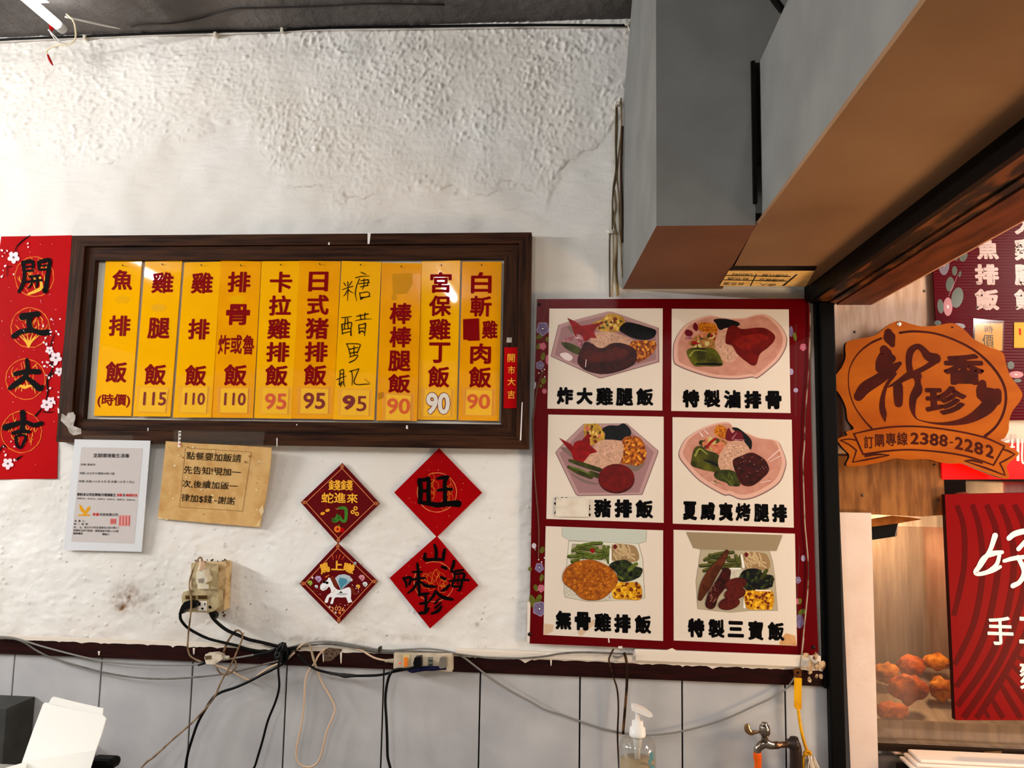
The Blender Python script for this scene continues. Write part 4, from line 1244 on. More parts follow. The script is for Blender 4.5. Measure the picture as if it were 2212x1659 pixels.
def dots(n, mats, poly, count, r, seed):
    rnd = random.Random(seed)
    x0 = min(p[0] for p in poly); x1 = max(p[0] for p in poly); y0 = min(p[1] for p in poly); y1 = max(p[1] for p in poly)
    k = 0
    while k < count:
        x, yy = rnd.uniform(x0, x1), rnd.uniform(y0, y1)
        ins = False
        for i in range(len(poly)):
            (ax, ay), (bx, by) = poly[i], poly[i - 1]
            if (ay > yy) != (by > yy) and x < (bx - ax) * (yy - ay) / (by - ay) + ax:
                ins = not ins
        if not ins:
            continue
        k += 1
        q = K[n]([(x, yy, r * rnd.uniform(.6, 1.2))])[0]
        PIC[n].ell(q[0], q[1], q[2], q[2] * rnd.uniform(.6, .9), YP, mats[k % len(mats)], rnd.uniform(0, 3), 8)
k_c1, k_c2, k_c3 = food('kernel print', (224, 150, 40)), food('amber kernel print', (196, 110, 22)), food('brown kernel print', (110, 44, 10))
k_y1, k_y2 = food('yellow kernel print', (238, 186, 40)), food('dark yellow kernel print', (204, 140, 16))
k_hi = food('grain print', (228, 192, 168))
# meal 1
p = [(425, 860), (530, 440), (690, 390), (1180, 264), (1240, 266), (1860, 480), (1868, 935), (1110, 1150), (1070, 1150)]
pl(1, f_edge, p, False); pl(1, f_mauve2, scale(p, .985, -4), False); pl(1, f_mauve, [(480, 840), (570, 480), (720, 420), (1205, 305), (1820, 510), (1825, 900), (1095, 1105)], False)
pl(1, f_gray, [(650, 470), (720, 470), (760, 560), (700, 540)]); pl(1, f_cab, [(980, 420), (1060, 385), (1150, 330), (1200, 290), (1330, 310), (1410, 370), (1390, 470), (1320, 530), (1100, 525), (1020, 480)])
dots(1, [food('pale cabbage print', (224, 186, 92)), k_c3, f_grnd], [(1030, 430), (1200, 320), (1380, 360), (1330, 510), (1090, 510)], 26, 26, 1)
pl(1, f_rice, [(950, 660), (1020, 550), (1200, 530), (1380, 580), (1530, 650), (1480, 710), (1300, 690), (1150, 750), (1010, 740)])
dots(1, [k_hi, f_gray], [(980, 660), (1200, 550), (1490, 650), (1300, 680), (1150, 730)], 30, 9, 2)
pl(1, f_sea, [(1335, 500), (1420, 410), (1560, 425), (1680, 460), (1820, 510), (1810, 590), (1720, 640), (1560, 630), (1420, 570)])
b = [(1480, 690), (1560, 650), (1800, 665), (1820, 750), (1700, 890), (1560, 930), (1510, 820)]
pl(1, f_bean, b); dots(1, [k_c1, k_c2, k_c3], b, 60, 24, 3)
pl(1, f_grnd, [(570, 670), (700, 690), (830, 760), (800, 835), (690, 795), (600, 730)])
pl(1, f_flower, [(645, 345), (760, 400), (830, 455), (930, 440), (1040, 420), (1150, 398), (1040, 470), (1000, 540), (1040, 620), (960, 610), (900, 660), (780, 640), (740, 560), (700, 450)], False)
for a in [[(570, 655), (680, 600), (760, 610), (660, 670)], [(780, 560), (850, 600), (860, 660), (780, 640)], [(770, 680), (830, 640), (845, 740), (790, 710)]]:
    pl(1, f_orc, a)
for a in (0, .5, 1, 1.6, 2.3, 3):
    st(1, food('white petal print', (206, 176, 178)), [(780, 620, 10), (780 + 70 * math.cos(a), 620 - 55 * math.sin(a), 3)])
pl(1, f_cut, [(785, 890), (820, 790), (880, 670), (980, 690), (1050, 740), (1130, 745), (1240, 685), (1400, 690), (1550, 770), (1570, 900), (1500, 990), (1300, 1070), (1100, 1095), (900, 1050), (800, 970)])
pl(1, food('cutlet sheen print', (84, 18, 10), (62, 10, 6), 40), [(860, 900), (920, 780), (1100, 800), (1300, 740), (1450, 790), (1400, 880), (1100, 930)])
pl(1, food('plate glint print', (224, 206, 206)), [(550, 830), (640, 810), (720, 870), (680, 920), (600, 890)]); st(1, food('plate glint print', (224, 206, 206)), [(898, 905, 10), (888, 1000, 8)])
# meal 2
p = [(145, 760), (170, 640), (270, 480), (420, 380), (600, 322), (700, 325), (850, 355), (1100, 350), (1250, 310), (1370, 302), (1480, 360), (1590, 470), (1640, 560), (1662, 640), (1640, 760), (1560, 900), (1450, 1010), (1270, 1150), (1200, 1140), (1000, 1165), (700, 1150), (450, 1085), (200, 985), (150, 920)]
pl(2, f_edge, p); pl(2, f_pink2, scale(p, .985, -8)); pl(2, f_pink, scale(p, .92, -12))
pl(2, f_sea, [(690, 370), (850, 360), (1020, 410), (1000, 460), (780, 510), (720, 430)]); pl(2, f_corn, [(475, 490), (520, 410), (700, 430), (740, 520), (690, 560), (560, 540)])
for k in range(4):
    st(2, k_c3, [(500, 440 + 26 * k, 4), (700, 452 + 26 * k, 4)])
pl(2, f_veg, [(350, 680), (480, 570), (600, 560), (740, 560), (710, 740), (560, 750), (430, 740)]); dots(2, [f_shr, food('pale leek print', (190, 176, 110)), f_red, f_grnd], [(380, 690), (520, 570), (730, 570), (690, 730), (440, 730)], 22, 34, 5)
pl(2, f_mar, [(300, 540), (340, 500), (410, 540), (390, 590), (330, 590)]); pl(2, f_mar, [(410, 460), (440, 410), (480, 460), (470, 520), (430, 510)]); pl(2, f_orc, [(300, 620), (350, 590), (410, 620), (340, 640)])
pl(2, f_rice, [(700, 680), (760, 540), (860, 480), (940, 520), (960, 690), (1010, 840), (930, 935), (850, 930), (750, 860)]); dots(2, [k_hi, f_gray], [(730, 680), (850, 510), (900, 700), (950, 880), (830, 900)], 36, 9, 6)
pl(2, f_pep, [(325, 810), (380, 750), (500, 745), (690, 755), (790, 900), (790, 985), (550, 990), (420, 980)]); st(2, food('pepper sheen print', (138, 140, 60)), [(370, 850, 30), (440, 780, 14), (600, 790, 6)]); st(2, f_sea, [(460, 960, 20), (620, 960, 34), (780, 965, 30)])
pl(2, f_cut2, [(845, 600), (880, 480), (960, 445), (1060, 495), (1250, 478), (1380, 490), (1490, 570), (1490, 650), (1410, 740), (1300, 830), (1255, 960), (1200, 980), (1120, 930), (1000, 830), (930, 720), (850, 690)])
pl(2, food('sauce sheen print', (134, 26, 14), (104, 12, 8), 50), [(930, 640), (1050, 590), (1300, 560), (1420, 620), (1250, 700), (1080, 770)])
# meal 3
p = [(488, 600), (545, 530), (865, 218), (1440, 212), (1858, 575), (1850, 620), (1645, 1162), (790, 1178), (755, 1150)]
pl(3, f_edge, p, False); pl(3, f_mauve2, scale(p, .985, -3), False); pl(3, f_mauve, [(545, 615), (890, 260), (1425, 255), (1800, 590), (1600, 1130), (800, 1135)], False)
pl(3, f_cab, [(870, 240), (960, 218), (1060, 225), (1140, 350), (1140, 430), (980, 500), (890, 430)]); dots(3, [food('pale cabbage print', (224, 186, 92)), k_c3, f_grnd, f_shr], [(890, 250), (1050, 240), (1130, 420), (980, 480), (920, 430)], 22, 26, 7)
pl(3, f_sea, [(1110, 290), (1200, 240), (1320, 240), (1400, 212), (1490, 300), (1480, 390), (1400, 435), (1160, 430), (1150, 350)])
b = [(1380, 430), (1500, 380), (1620, 410), (1690, 560), (1680, 700), (1600, 770), (1480, 760), (1340, 720)]
pl(3, f_gray, [(1420, 780), (1560, 850), (1680, 740), (1600, 720)]); pl(3, f_bean, b); dots(3, [k_c1, k_c2, k_c3], b, 80, 26, 8)
pl(3, f_rice, [(855, 745), (960, 590), (1050, 460), (1200, 428), (1370, 460), (1390, 600), (1340, 740), (1230, 760), (1100, 810)]); dots(3, [k_hi, f_gray], [(900, 740), (1100, 460), (1350, 480), (1300, 730), (1100, 790)], 46, 9, 9)
pl(3, f_gray, [(560, 530), (700, 560), (720, 660), (640, 610)])
pl(3, f_flower, [(538, 403), (700, 490), (725, 520), (740, 470), (790, 440), (840, 440), (940, 320), (950, 500), (1050, 590), (950, 620), (860, 730), (740, 720), (700, 600)], False)
for s in [[(680, 705, 40), (850, 760, 64), (1080, 830, 60)], [(665, 790, 40), (800, 850, 80), (960, 920, 66)], [(960, 870, 60), (1060, 910, 70)]]:
    st(3, f_grnd, s)
st(3, f_grn, [(690, 785, 16), (820, 830, 24), (940, 880, 16)]); st(3, f_gray, [(700, 880, 10), (880, 980, 36), (1060, 1020, 14)])
e = [(1300 + 240 * math.cos(a), 945 + 190 * math.sin(a)) for a in np.linspace(0, 6.28, 22)[:-1]]
pl(3, f_meat, scale(e, 1.0, 8)); pl(3, f_cut2, scale(e, .985, -8))
# meal 4
p = [(222, 650), (240, 540), (320, 410), (500, 290), (650, 230), (780, 200), (890, 202), (960, 270), (1150, 350), (1300, 410), (1525, 445), (1600, 560), (1650, 720), (1630, 850), (1560, 1000), (1400, 1120), (1200, 1210), (1040, 1225), (900, 1170), (800, 1160), (500, 980), (300, 770)]
pl(4, f_edge, p); pl(4, f_pink2, scale(p, .985, -8)); pl(4, f_pink, scale(p, .915, -22))
for s in [[(500, 330, 10), (540, 380, 20)], [(560, 300, 8), (610, 350, 14)], [(1400, 700, 8), (1560, 560, 14)], [(1430, 720, 6), (1580, 640, 10)], [(1300, 1000, 6), (1440, 970, 8)], [(640, 990, 6), (700, 1005, 10)]]:
    st(4, food('plate glint print', (224, 206, 206)), s)
pl(4, f_sea, [(930, 280), (1000, 270), (1100, 340), (1190, 440), (1180, 560), (1120, 500), (1050, 380)])
pl(4, f_corn, [(690, 330), (730, 240), (800, 240), (880, 310), (870, 420), (760, 400)])
for k in range(4):
    st(4, k_c3, [(720 + 36 * k, 260 + 10 * k, 5), (735 + 40 * k, 380 + 12 * k, 5)])
pl(4, f_mar, [(840, 420), (880, 270), (930, 340), (980, 310), (1060, 340), (1070, 440), (950, 450)]); st(4, f_orc, [(930, 420, 20), (990, 340, 8)]); st(4, f_orc, [(960, 430, 14), (1090, 430, 10)])
b = [(500, 460), (600, 420), (720, 410), (860, 460), (810, 600), (690, 590), (580, 540)]
pl(4, f_veg, b); dots(4, [f_shr, food('pale leek print', (190, 176, 110)), f_grnd], b, 18, 40, 11); st(4, f_red, [(590, 540, 30), (640, 470, 40), (710, 415, 30)]); pl(4, f_shr, [(660, 540), (720, 480), (800, 500), (810, 580), (740, 620)])
pl(4, f_pep, [(388, 700), (430, 540), (520, 512), (600, 570), (760, 640), (765, 850), (640, 850), (480, 810), (390, 770)]); st(4, food('pepper sheen print', (138, 140, 60)), [(440, 640, 30), (500, 550, 20), (600, 620, 14)]); st(4, f_sea, [(560, 700, 20), (680, 740, 40), (750, 780, 30)])
pl(4, f_rice, [(745, 700), (790, 580), (880, 470), (1000, 440), (1110, 480), (1165, 600), (1000, 680), (960, 820), (830, 840), (760, 800)]); dots(4, [k_hi, f_gray], [(780, 700), (900, 490), (1120, 520), (960, 700), (850, 810)], 50, 9, 12)
b = [(690, 880), (760, 830), (960, 850), (1040, 1020), (960, 1050), (850, 1000), (720, 950)]
pl(4, f_grnd, b)
rnd = random.Random(3)
for k in range(14):
    x, yy = rnd.uniform(710, 980), rnd.uniform(850, 990)
    st(4, f_grn if k % 2 else f_bro, [(x, yy, 10), (x + rnd.uniform(-40, 40), yy + rnd.uniform(10, 50), 12), (x + rnd.uniform(-20, 70), yy + rnd.uniform(20, 70), 6)])
b = [(940, 710), (1060, 640), (1200, 600), (1360, 690), (1420, 800), (1415, 850), (1360, 920), (1200, 1040), (1060, 1025), (990, 900)]
pl(4, f_meat, b); dots(4, [food('glaze glint print', (150, 96, 84)), f_cut2], b, 40, 9, 13)
# meal 5, in a box
def boxmeal(n, lid, tray, lidp, trayp):
    pl(n, food('box shade print', (140, 132, 112)), scale(trayp, 1.012), False)
    pl(n, tray, trayp, False); pl(n, food('box shade print', (140, 132, 112)), scale(lidp, 1.006, 3), False); pl(n, lid, lidp, False)
boxmeal(5, f_lid, f_tray, [(522, 105), (1530, 140), (1520, 275), (1430, 300), (700, 264), (615, 262), (522, 205)], [(605, 270), (1430, 300), (1480, 480), (1505, 950), (1380, 970), (830, 992), (560, 940), (550, 800), (580, 530)])
def beans(n, dx, dy, k=1.0, mats=(f_grn, f_grnd)):
    L = [[(650, 380), (720, 350), (860, 370)], [(710, 325), (800, 340), (940, 350)], [(760, 320), (860, 300), (990, 290)], [(600, 450), (680, 445), (760, 425)], [(640, 510), (720, 480), (800, 445)], [(700, 395), (780, 405), (860, 430)],
         [(850, 440), (940, 435), (1050, 405)], [(870, 480), (960, 475), (1030, 450)], [(930, 385), (980, 385), (1020, 380)], [(1020, 330), (1050, 420), (1080, 520)], [(1075, 340), (1070, 400), (1065, 430)], [(790, 450), (830, 465), (870, 470)]]
    for i, s in enumerate(L):
        st(n, mats[1], [(x + dx, yy + dy + 6, 42) for x, yy in s]); st(n, mats[0], [(x + dx, yy + dy - 3, 30) for x, yy in s])
def mush(n, dx, dy):
    pl(n, f_mush2, [(1125 + dx, 320 + dy), (1300 + dx, 310 + dy), (1410 + dx, 350 + dy), (1420 + dx, 510 + dy), (1120 + dx, 500 + dy)])
    rnd = random.Random(21)
    for i in range(22):
        x, yy = rnd.uniform(1140, 1370), rnd.uniform(335, 480); a = rnd.uniform(.2, 1.3)
        s = [(x - 40 * math.cos(a) + dx, yy - 40 * math.sin(a) + dy), (x + rnd.uniform(-8, 8) + dx, yy + dy), (x + 45 * math.cos(a) + dx, yy + 45 * math.sin(a) + dy)]
        st(n, f_mush2, [(q[0], q[1] + 5, 26) for q in s]); st(n, f_mush, [(q[0], q[1], 18) for q in s])
    pl(n, f_mar, [(1130 + dx, 325 + dy), (1160 + dx, 312 + dy), (1182 + dx, 340 + dy), (1150 + dx, 366 + dy)])
pl(5, food('box floor print', (160, 152, 128)), [(640, 300), (1090, 320), (1085, 500), (610, 500)], False)
beans(5, 0, 0); pl(5, f_red, [(855, 370), (890, 355), (915, 390), (890, 415), (862, 400)])
mush(5, 0, 0)
st(5, f_ricew, [(740, 492, 16), (1040, 505, 16)]); st(5, food('tray wall print', (232, 232, 224)), [(1100, 360, 22), (1098, 530, 30), (1100, 900, 20)])
pl(5, f_ricew, [(558, 790), (640, 810), (1110, 860), (1120, 965), (850, 985), (700, 965), (560, 925)]); dots(5, [f_gray, k_hi], [(570, 820), (680, 900), (1100, 900), (1090, 960), (700, 950)], 20, 8, 14)
b = [(1080, 570), (1150, 510), (1290, 495), (1360, 560), (1480, 600), (1440, 700), (1300, 755), (1200, 745), (1170, 650)]
pl(5, f_bro, b); dots(5, [f_bro, food('broccoli tip print', (52, 64, 26)), f_sea], b, 70, 22, 15); st(5, f_grn, [(1320, 620, 40), (1370, 570, 46), (1410, 540, 40)]); st(5, f_grn, [(1200, 690, 24), (1240, 720, 34)])
b = [(1135, 800), (1200, 770), (1440, 775), (1460, 960), (1290, 965), (1130, 950)]
pl(5, f_corny, b); dots(5, [k_y1, k_y2, k_c3], b, 80, 24, 16)
b = [(530, 680), (580, 580), (680, 520), (800, 495), (900, 495), (1060, 560), (1150, 640), (1185, 740), (1110, 860), (1000, 950), (880, 972), (760, 950), (650, 850), (550, 770)]
pl(5, food('cutlet crust print', (112, 50, 8)), scale(b, 1.012, 5)); pl(5, f_gold, b); dots(5, [food('crumb print', (206, 130, 34)), food('dark crumb print', (128, 60, 10))], scale(b, .93), 130, 12, 17)
# meal 6, in a box
boxmeal(6, f_lid2, f_tray2, [(290, 162), (1438, 198), (1365, 385), (1280, 385), (460, 368), (375, 350)], [(465, 370), (1280, 385), (1320, 520), (1345, 700), (1378, 1100), (1050, 1100), (830, 1122), (600, 1100), (430, 1078), (410, 750)])
beans(6, -140, 110, mats=(food('olive bean print', (82, 84, 32)), f_bro)); mush(6, -148, 95)
st(6, food('tray wall print', (232, 232, 224)), [(950, 440, 26), (975, 580, 30)]); pl(6, f_ricew, [(790, 600), (950, 600), (930, 720), (820, 720)]); st(6, food('tray wall print', (232, 232, 224)), [(790, 600, 14), (940, 598, 14)]); st(6, food('tray wall print', (232, 232, 224)), [(985, 970, 26), (985, 1060, 30)])
b = [(930, 680), (1000, 610), (1140, 600), (1210, 660), (1330, 690), (1300, 820), (1150, 850), (1020, 860), (960, 780)]
pl(6, f_sea, b); dots(6, [f_bro, f_sea, food('broccoli tip print', (52, 64, 26))], b, 70, 24, 18); st(6, f_grnd, [(1180, 720, 34), (1220, 660, 44), (1250, 620, 40)])
b = [(985, 880), (1080, 860), (1310, 865), (1315, 1070), (1150, 1085), (1010, 1065)]
pl(6, f_corny, b); dots(6, [k_y1, k_y2, k_c3], b, 90, 24, 19); st(6, food('tray wall print', (232, 232, 224)), [(1120, 858, 14), (1290, 862, 14)])
st(6, f_meat, [(770, 640, 110), (720, 760, 140), (620, 900, 130), (580, 1020, 130)]); dots(6, [food('glaze glint print', (150, 96, 84))], [(580, 800), (680, 760), (640, 1000), (560, 1000)], 30, 8, 20)
for cx, cyy in [(880, 780), (870, 890), (800, 1010)]:
    e = [(cx + 125 * math.cos(a), cyy + 72 * math.sin(a) - 20 * math.cos(a)) for a in np.linspace(0, 6.28, 14)[:-1]]
    pl(6, f_meat, scale(e, 1.03, 6)); pl(6, f_saus, e)
st(6, food('drumstick edge print', (58, 24, 10)), [(775, 395, 50), (715, 500, 84), (610, 640, 128), (520, 800, 128), (455, 955, 58)]); st(6, f_leg, [(772, 395, 40), (710, 498, 72), (605, 640, 114), (515, 795, 112), (455, 950, 46)])
for n in CARD:
    c = MB().slab(K[n](CARD[n]), YC, .001, m_cardw)
    if n == 5:
        for a in [[(310, 1255), (418, 1270), (410, 1350), (330, 1390), (302, 1380)], [(700, 1350), (760, 1320), (900, 1200), (910, 1260), (760, 1400), (730, 1400)]]:
            c.poly(K[5](a), YC - .0002, M('water stain', (206, 176, 146), .4))
    if n == 6:
        c.poly(K[6]([(1400, 1500), (1420, 1440), (1480, 1370), (1590, 1400), (1612, 1520), (1410, 1510)]), YC - .0002, M('tan stain', (206, 158, 108), .4, noise=(60, (190, 136, 84), .4, .7)))
    c = c.build('menu_card', t)
    o = PIC[n].build('meal_picture', t); o.parent = c
    mb = MB()
    for ch, x0, y0, x1, y1 in CAPT[n]:
        mb.text(ch, tuple(v for q in K[n]([(x0, y0), (x1, y1)]) for v in q), YP, k_cap, .048 if ch in '雞製寶滷腿飯豬烤漢堡' else .062)
    o = mb.build('caption', t); o.parent = c
    if n == 3:
        o = MB().slab(K[3]([(497, 1200), (935, 1205), (940, 1262), (932, 1455), (490, 1450)]), YP - .004, .0012, M('white cover slip', (222, 212, 196), .4, noise=(30, (206, 192, 174), .4, .7))).build('cover_slip', t); o.parent = c
mb = MB()
yf = YB - .0005
p_pur, p_pur2, p_pnk, p_leaf, p_stem = M('purple flower print', (122, 106, 140), .3, noise=(120, (96, 80, 116), .4, .7)), M('pale purple print', (160, 146, 176), .3), M('pink flower print', (186, 96, 116), .3), M('leaf print', (104, 104, 40), .3, noise=(90, (78, 82, 30), .4, .7)), M('stem print', (94, 66, 56), .3)
def flower(x, yy, r, m, seed=0):
    pts = [(x + r * (1 + .10 * math.sin(5 * a + seed)) * math.cos(a), yy + r * 1.1 * (1 + .10 * math.sin(5 * a + seed)) * math.sin(a)) for a in np.linspace(0, 6.28, 20)[:-1]]
    mb.poly(pts, yf, p_pur2 if m is p_pur else m, True)
    mb.poly([(x + (a - x) * .9, yy + (b - yy) * .9) for a, b in pts], yf, m, True)
    mb.ell(x, yy, r * .25, r * .28, yf, k_black, n=9); mb.ell(x, yy, r * .15, r * .17, yf, k_white, n=8)
def leaf(x, yy, w, h, a=0):
    mb.ell(x, yy, w, h, yf, p_leaf, a, 10)
for s in [[(1183, 648, .8), (1176, 680, 1), (1172, 700, .6)], [(1172, 725, .6), (1176, 770, 1), (1174, 840, .8)], [(1170, 1222, .6), (1166, 1280, .9), (1160, 1330, .7)], [(1720, 700, .7), (1719, 830, 1), (1719, 900, .7)], [(1727, 1180, .7), (1724, 1250, 1), (1722, 1340, .8)]]:
    mb.stroke(s, yf, p_stem, caps=False)
leaf(1166, 727, 8, 5, -.5); leaf(1163, 748, 4.5, 7, .4); leaf(1173, 770, 5, 9, .2); leaf(1174, 823, 6, 7, .3); leaf(1182, 733, 4, 6); leaf(1168, 834, 3, 4)
flower(1172.5, 710, 13, p_pur); flower(1172.5, 748, 7, p_pnk, 1); mb.ell(1183, 777, 4.5, 11, yf, p_pnk); flower(1166.5, 789, 8.5, p_pur, 2); flower(1176, 845, 5, p_pnk)
mb.ell(1155.5, 833, 2.5, 8, yf, M('pale bell print', (196, 186, 196), .3), .15)
for x, yy in [(1171, 802), (1164, 806), (1176, 798), (1177, 814), (1163.6, 1209), (1170, 1214), (1176, 1205)]:
    mb.ell(x, yy, 1.4, 1.6, yf, k_white, n=7)
mb.ell(1153.5, 1179, 5, 6, yf, M('pale bell print', (196, 186, 196), .3)); mb.stroke([(1154, 1182, 2.4), (1157, 1189, 1)], yf, M('pale bell print', (196, 186, 196), .3), caps=False)
leaf(1145, 1229, 4, 5); leaf(1171, 1188, 5, 8, .3); leaf(1170, 1248, 4.5, 8, .2); leaf(1158, 1270, 5, 8, -.4); leaf(1152, 1302, 7, 18, -.35); leaf(1164, 1293, 6, 10, .5)
flower(1165, 1226, 9, p_pur); flower(1169, 1271, 7.5, p_pnk); flower(1165.5, 1315, 14, p_pur, 1)
leaf(1717, 727, 4, 10, -.2); mb.ell(1709, 716, 4, 12, yf, p_pur); mb.ell(1709, 803, 5, 7, yf, p_pur2); mb.ell(1719, 843, 5, 5, yf, p_pur2); flower(1735, 750, 7, p_pnk)
flower(1723.5, 1253, 6.5, p_pur); mb.ell(1735, 1206, 4.5, 7, yf, p_pur2); leaf(1727, 1299, 5, 7, .2); mb.ell(1722, 1299, 3, 7, yf, p_pnk); mb.ell(1727, 1342, 9, 16, yf, p_pur); leaf(1732, 1322, 9, 6, -.6)
mb.build('flower_print', t)
# ================================================================== the stall to the right of the post
m_stallwall = M('dark stall wall', (38, 26, 22), 0.7)
m_steel = M('brushed steel', (168, 158, 152), 0.5, 0.4, 0.6, noise=(7, (132, 120, 112), .35, .7), bump=(18, .10, .01), stretch=(6, 1, .6))
mb = MB()
mb.box(0.74, 4.2, 0.72, 0.78, 0.0, 2.9, m_stallwall)
mb.box(0.845, 0.86, 0.10, 0.72, 0.0, 2.4, m_stallwall)
struct(mb.build('wall_stall'))
L_ = crop(1780, 680, 1593 / 432.0)
N_ = crop(1780, 1090, 1260 / 432.0)
R_ = crop(1780, 420, 1493 / 432.0)
m_ply = M('worn pale plywood', (228, 196, 174), 0.5, .15, noise=(9, (198, 154, 122), .36, .68, 8.0), stretch=(7, 1, .8))
m_ply2 = M('varnished plywood', (156, 100, 48), 0.4, .2, noise=(9, (116, 68, 28), .38, .66, 8.0), stretch=(7, 1, 1.0))
m_screw = M('steel screw', (90, 80, 72), .4, .5, .8)
def screw(px, py, y, t, r=.004):
    c = P(px, py, y)
    MB().lathe((c.x, y, c.z), (0, -1, 0), [(r, 0), (r, .0012), (r * .5, .002)], m_screw, 10).build('screw', t)
t = thing('plywood_panel', P(1910, 1000, .075), 'pale worn plywood panel beside the black post above the wooden sign', 'panel')
MB().slab([(1784, 520), (2040, 480), (2040, 1000), (1808, 1000)], .070, .012, m_ply).build('sheet', t)
screw(1846, 717, .070, t); screw(1996.5, 629, .070, t)
t = thing('plywood_panel', P(1930, 1110, .07), 'varnished brown plywood panel below the wooden sign, over the white pillar', 'panel')
MB().slab([(1809, 985), (2036, 985), (2043, 1112), (1990, 1116), (1812, 1108)], .060, .014, m_ply2, side=M('pale ply edge', (206, 186, 160), .6)).build('sheet', t)
for a in [(2018.6, 1005), (1863, 1070), (2026, 1080)]:
    screw(a[0], a[1], .060, t, .0045)

# corrugated price menu
m_corr = M('dark red ribbed plastic', (86, 3, 16), .22, .06, wave=('Z', 34, .0007, .35))
m_corrp = M('pale ribbed caption', (204, 168, 160), .2, .4, wave=('Z', 34, .0007, .35))
t = thing('ribbed_price_menu', P(2120, 905, .05), 'dark red ribbed plastic menu with pale characters in the stall at far right', 'menu board')
MB().slab([(2003, 300), (2420, 240), (2430, 905), (2031, 910)], .050, .006, m_corr).build('sheet', t)
mb = MB()
for ch, x0, y0, x1, y1 in [('特', 1135, -40, 1305, 110), ('製', 1135, 150, 1305, 300), ('魚', 1137, 330, 1307, 485), ('排', 1122, 520, 1308, 675), ('飯', 1122, 705, 1310, 865), ('炸', 1417, -40, 1600, 110), ('大', 1417, 145, 1600, 297), ('雞', 1417, 332, 1600, 492), ('腿', 1417, 522, 1600, 678), ('飯', 1417, 708, 1600, 865)]:
    mb.text(ch, tuple(v for q in R_([(x0, y0), (x1, y1)]) for v in q), .0492, m_corrp, .05)
mb.build('lettering', t)
mb = MB()
r_pur, r_pnk, r_leaf = M('dim purple flower print', (126, 112, 124), .2, .4), M('dim pink flower print', (190, 116, 124), .2, .4), M('dim leaf print', (88, 92, 82), .2, .4)
for x, yy, a, b, m_ in [(895, 518, 42, 86, r_pur), (925, 838, 34, 70, r_pnk), (1435, 1345, 55, 26, r_pnk), (1000, 985, 55, 24, r_pur)]:
    p = R_([(x, yy)])[0]; s = 3.456
    mb.ell(p[0], p[1], a / s, b / s, .0494, m_); mb.ell(p[0], p[1], a * .25 / s, b * .2 / s, .0494, k_pinkw)
for x, yy, a, b, r in [(965, 385, 26, 20, 0), (1040, 460, 30, 44, .3), (985, 465, 18, 30, 0), (940, 670, 30, 56, .1), (995, 770, 44, 78, .2), (870, 835, 24, 54, -.1), (975, 570, 20, 36, 0), (1015, 595, 10, 24, .2), (1395, 1275, 26, 30, 0), (1445, 1390, 30, 14, 0), (850, 960, 26, 20, 0)]:
    p = R_([(x, yy)])[0]; s = 3.456
    mb.ell(p[0], p[1], a / s, b / s, .0494, r_leaf, r)
for s in [[(1030, 320, 3), (1040, 400, 5)], [(1000, 600, 2), (960, 690, 4), (930, 760, 2)]]:
    mb.stroke([(a, b, c / 3.456) for (a, b), c in zip(R_([(q[0], q[1]) for q in s]), [q[2] for q in s])], .0494, r_pnk, caps=False)
mb.build('flower_print', t)
m_slip = M('yellow price paper', (236, 170, 62), .35)
m_sleeve = clear_mat('clear sleeve', (252, 250, 246), .06, (240, 236, 228), .07, .1)
t = thing('price_slip', P(2140, 758, .046), 'yellow price slip in a clear sleeve with thin handwriting on the ribbed menu', 'price slip')
MB().slab(R_([(1128, 965), (1335, 960), (1330, 1165), (1125, 1165)]), .0475, .001, m_slip).build('paper', t)
MB().poly(R_([(1115, 925), (1345, 945), (1340, 1170), (1112, 1170)]), .0462, m_sleeve).build('sleeve', t)
mb = MB()
mb.text('時', tuple(v for q in R_([(1198, 980), (1265, 1035)]) for v in q), .0470, k_ink2, 0); mb.text('價', tuple(v for q in R_([(1180, 1045), (1270, 1145)]) for v in q), .0470, k_ink2, 0)
mb.build('handwriting', t)
t = thing('price_slip', P(2210, 752, .046), 'yellow price slip with red numerals at the edge of the ribbed menu', 'price slip')
MB().slab(R_([(1420, 955), (1600, 955), (1600, 1145), (1418, 1145)]), .0475, .001, m_slip).build('paper', t)
mb = MB(); mb.text('110', tuple(v for q in R_([(1455, 1000), (1580, 1050)]) for v in q), .0470, M('bright red print', (214, 30, 20), .4), .03); mb.build('price_digits', t)

# bright red fascia with white strokes, pale strip above it
m_fas = M('bright red glossy fascia', (250, 0, 0), .25, .4, emit=((255, 4, 0), .22))  # weak emission added to make the red look brighter
t = thing('red_fascia', P(2130, 1035, .05), 'bright red glossy fascia strip with white strokes behind the wooden sign', 'sign')
MB().slab([(2032, 962), (2420, 950), (2420, 1034), (2036, 1036)], .052, .03, m_fas).build('panel', t, bevel=.004)
mb = MB()
for s in [[(1500, 990, 16), (1498, 1060, 16)], [(1545, 985, 22), (1545, 1165, 22)], [(1440, 1012, 14), (1480, 1002, 14)], [(1580, 985, 16), (1580, 1170, 16), (1620, 1170, 16)], [(1480, 1055, 14), (1520, 1052, 14)]]:
    mb.stroke([(a, b, c / 3.6875) for (a, b), c in zip(L_([(q[0], q[1]) for q in s]), [q[2] for q in s])], .0515, k_white, caps=False)
mb.build('lettering', t)
t = thing('pale_trim_board', P(2200, 945, .06), 'pale painted board strip between the ribbed menu and the red fascia', 'board')
MB().slab([(2032, 905), (2420, 898), (2420, 955), (2032, 966)], .068, .01, m_drip).build('strip', t)

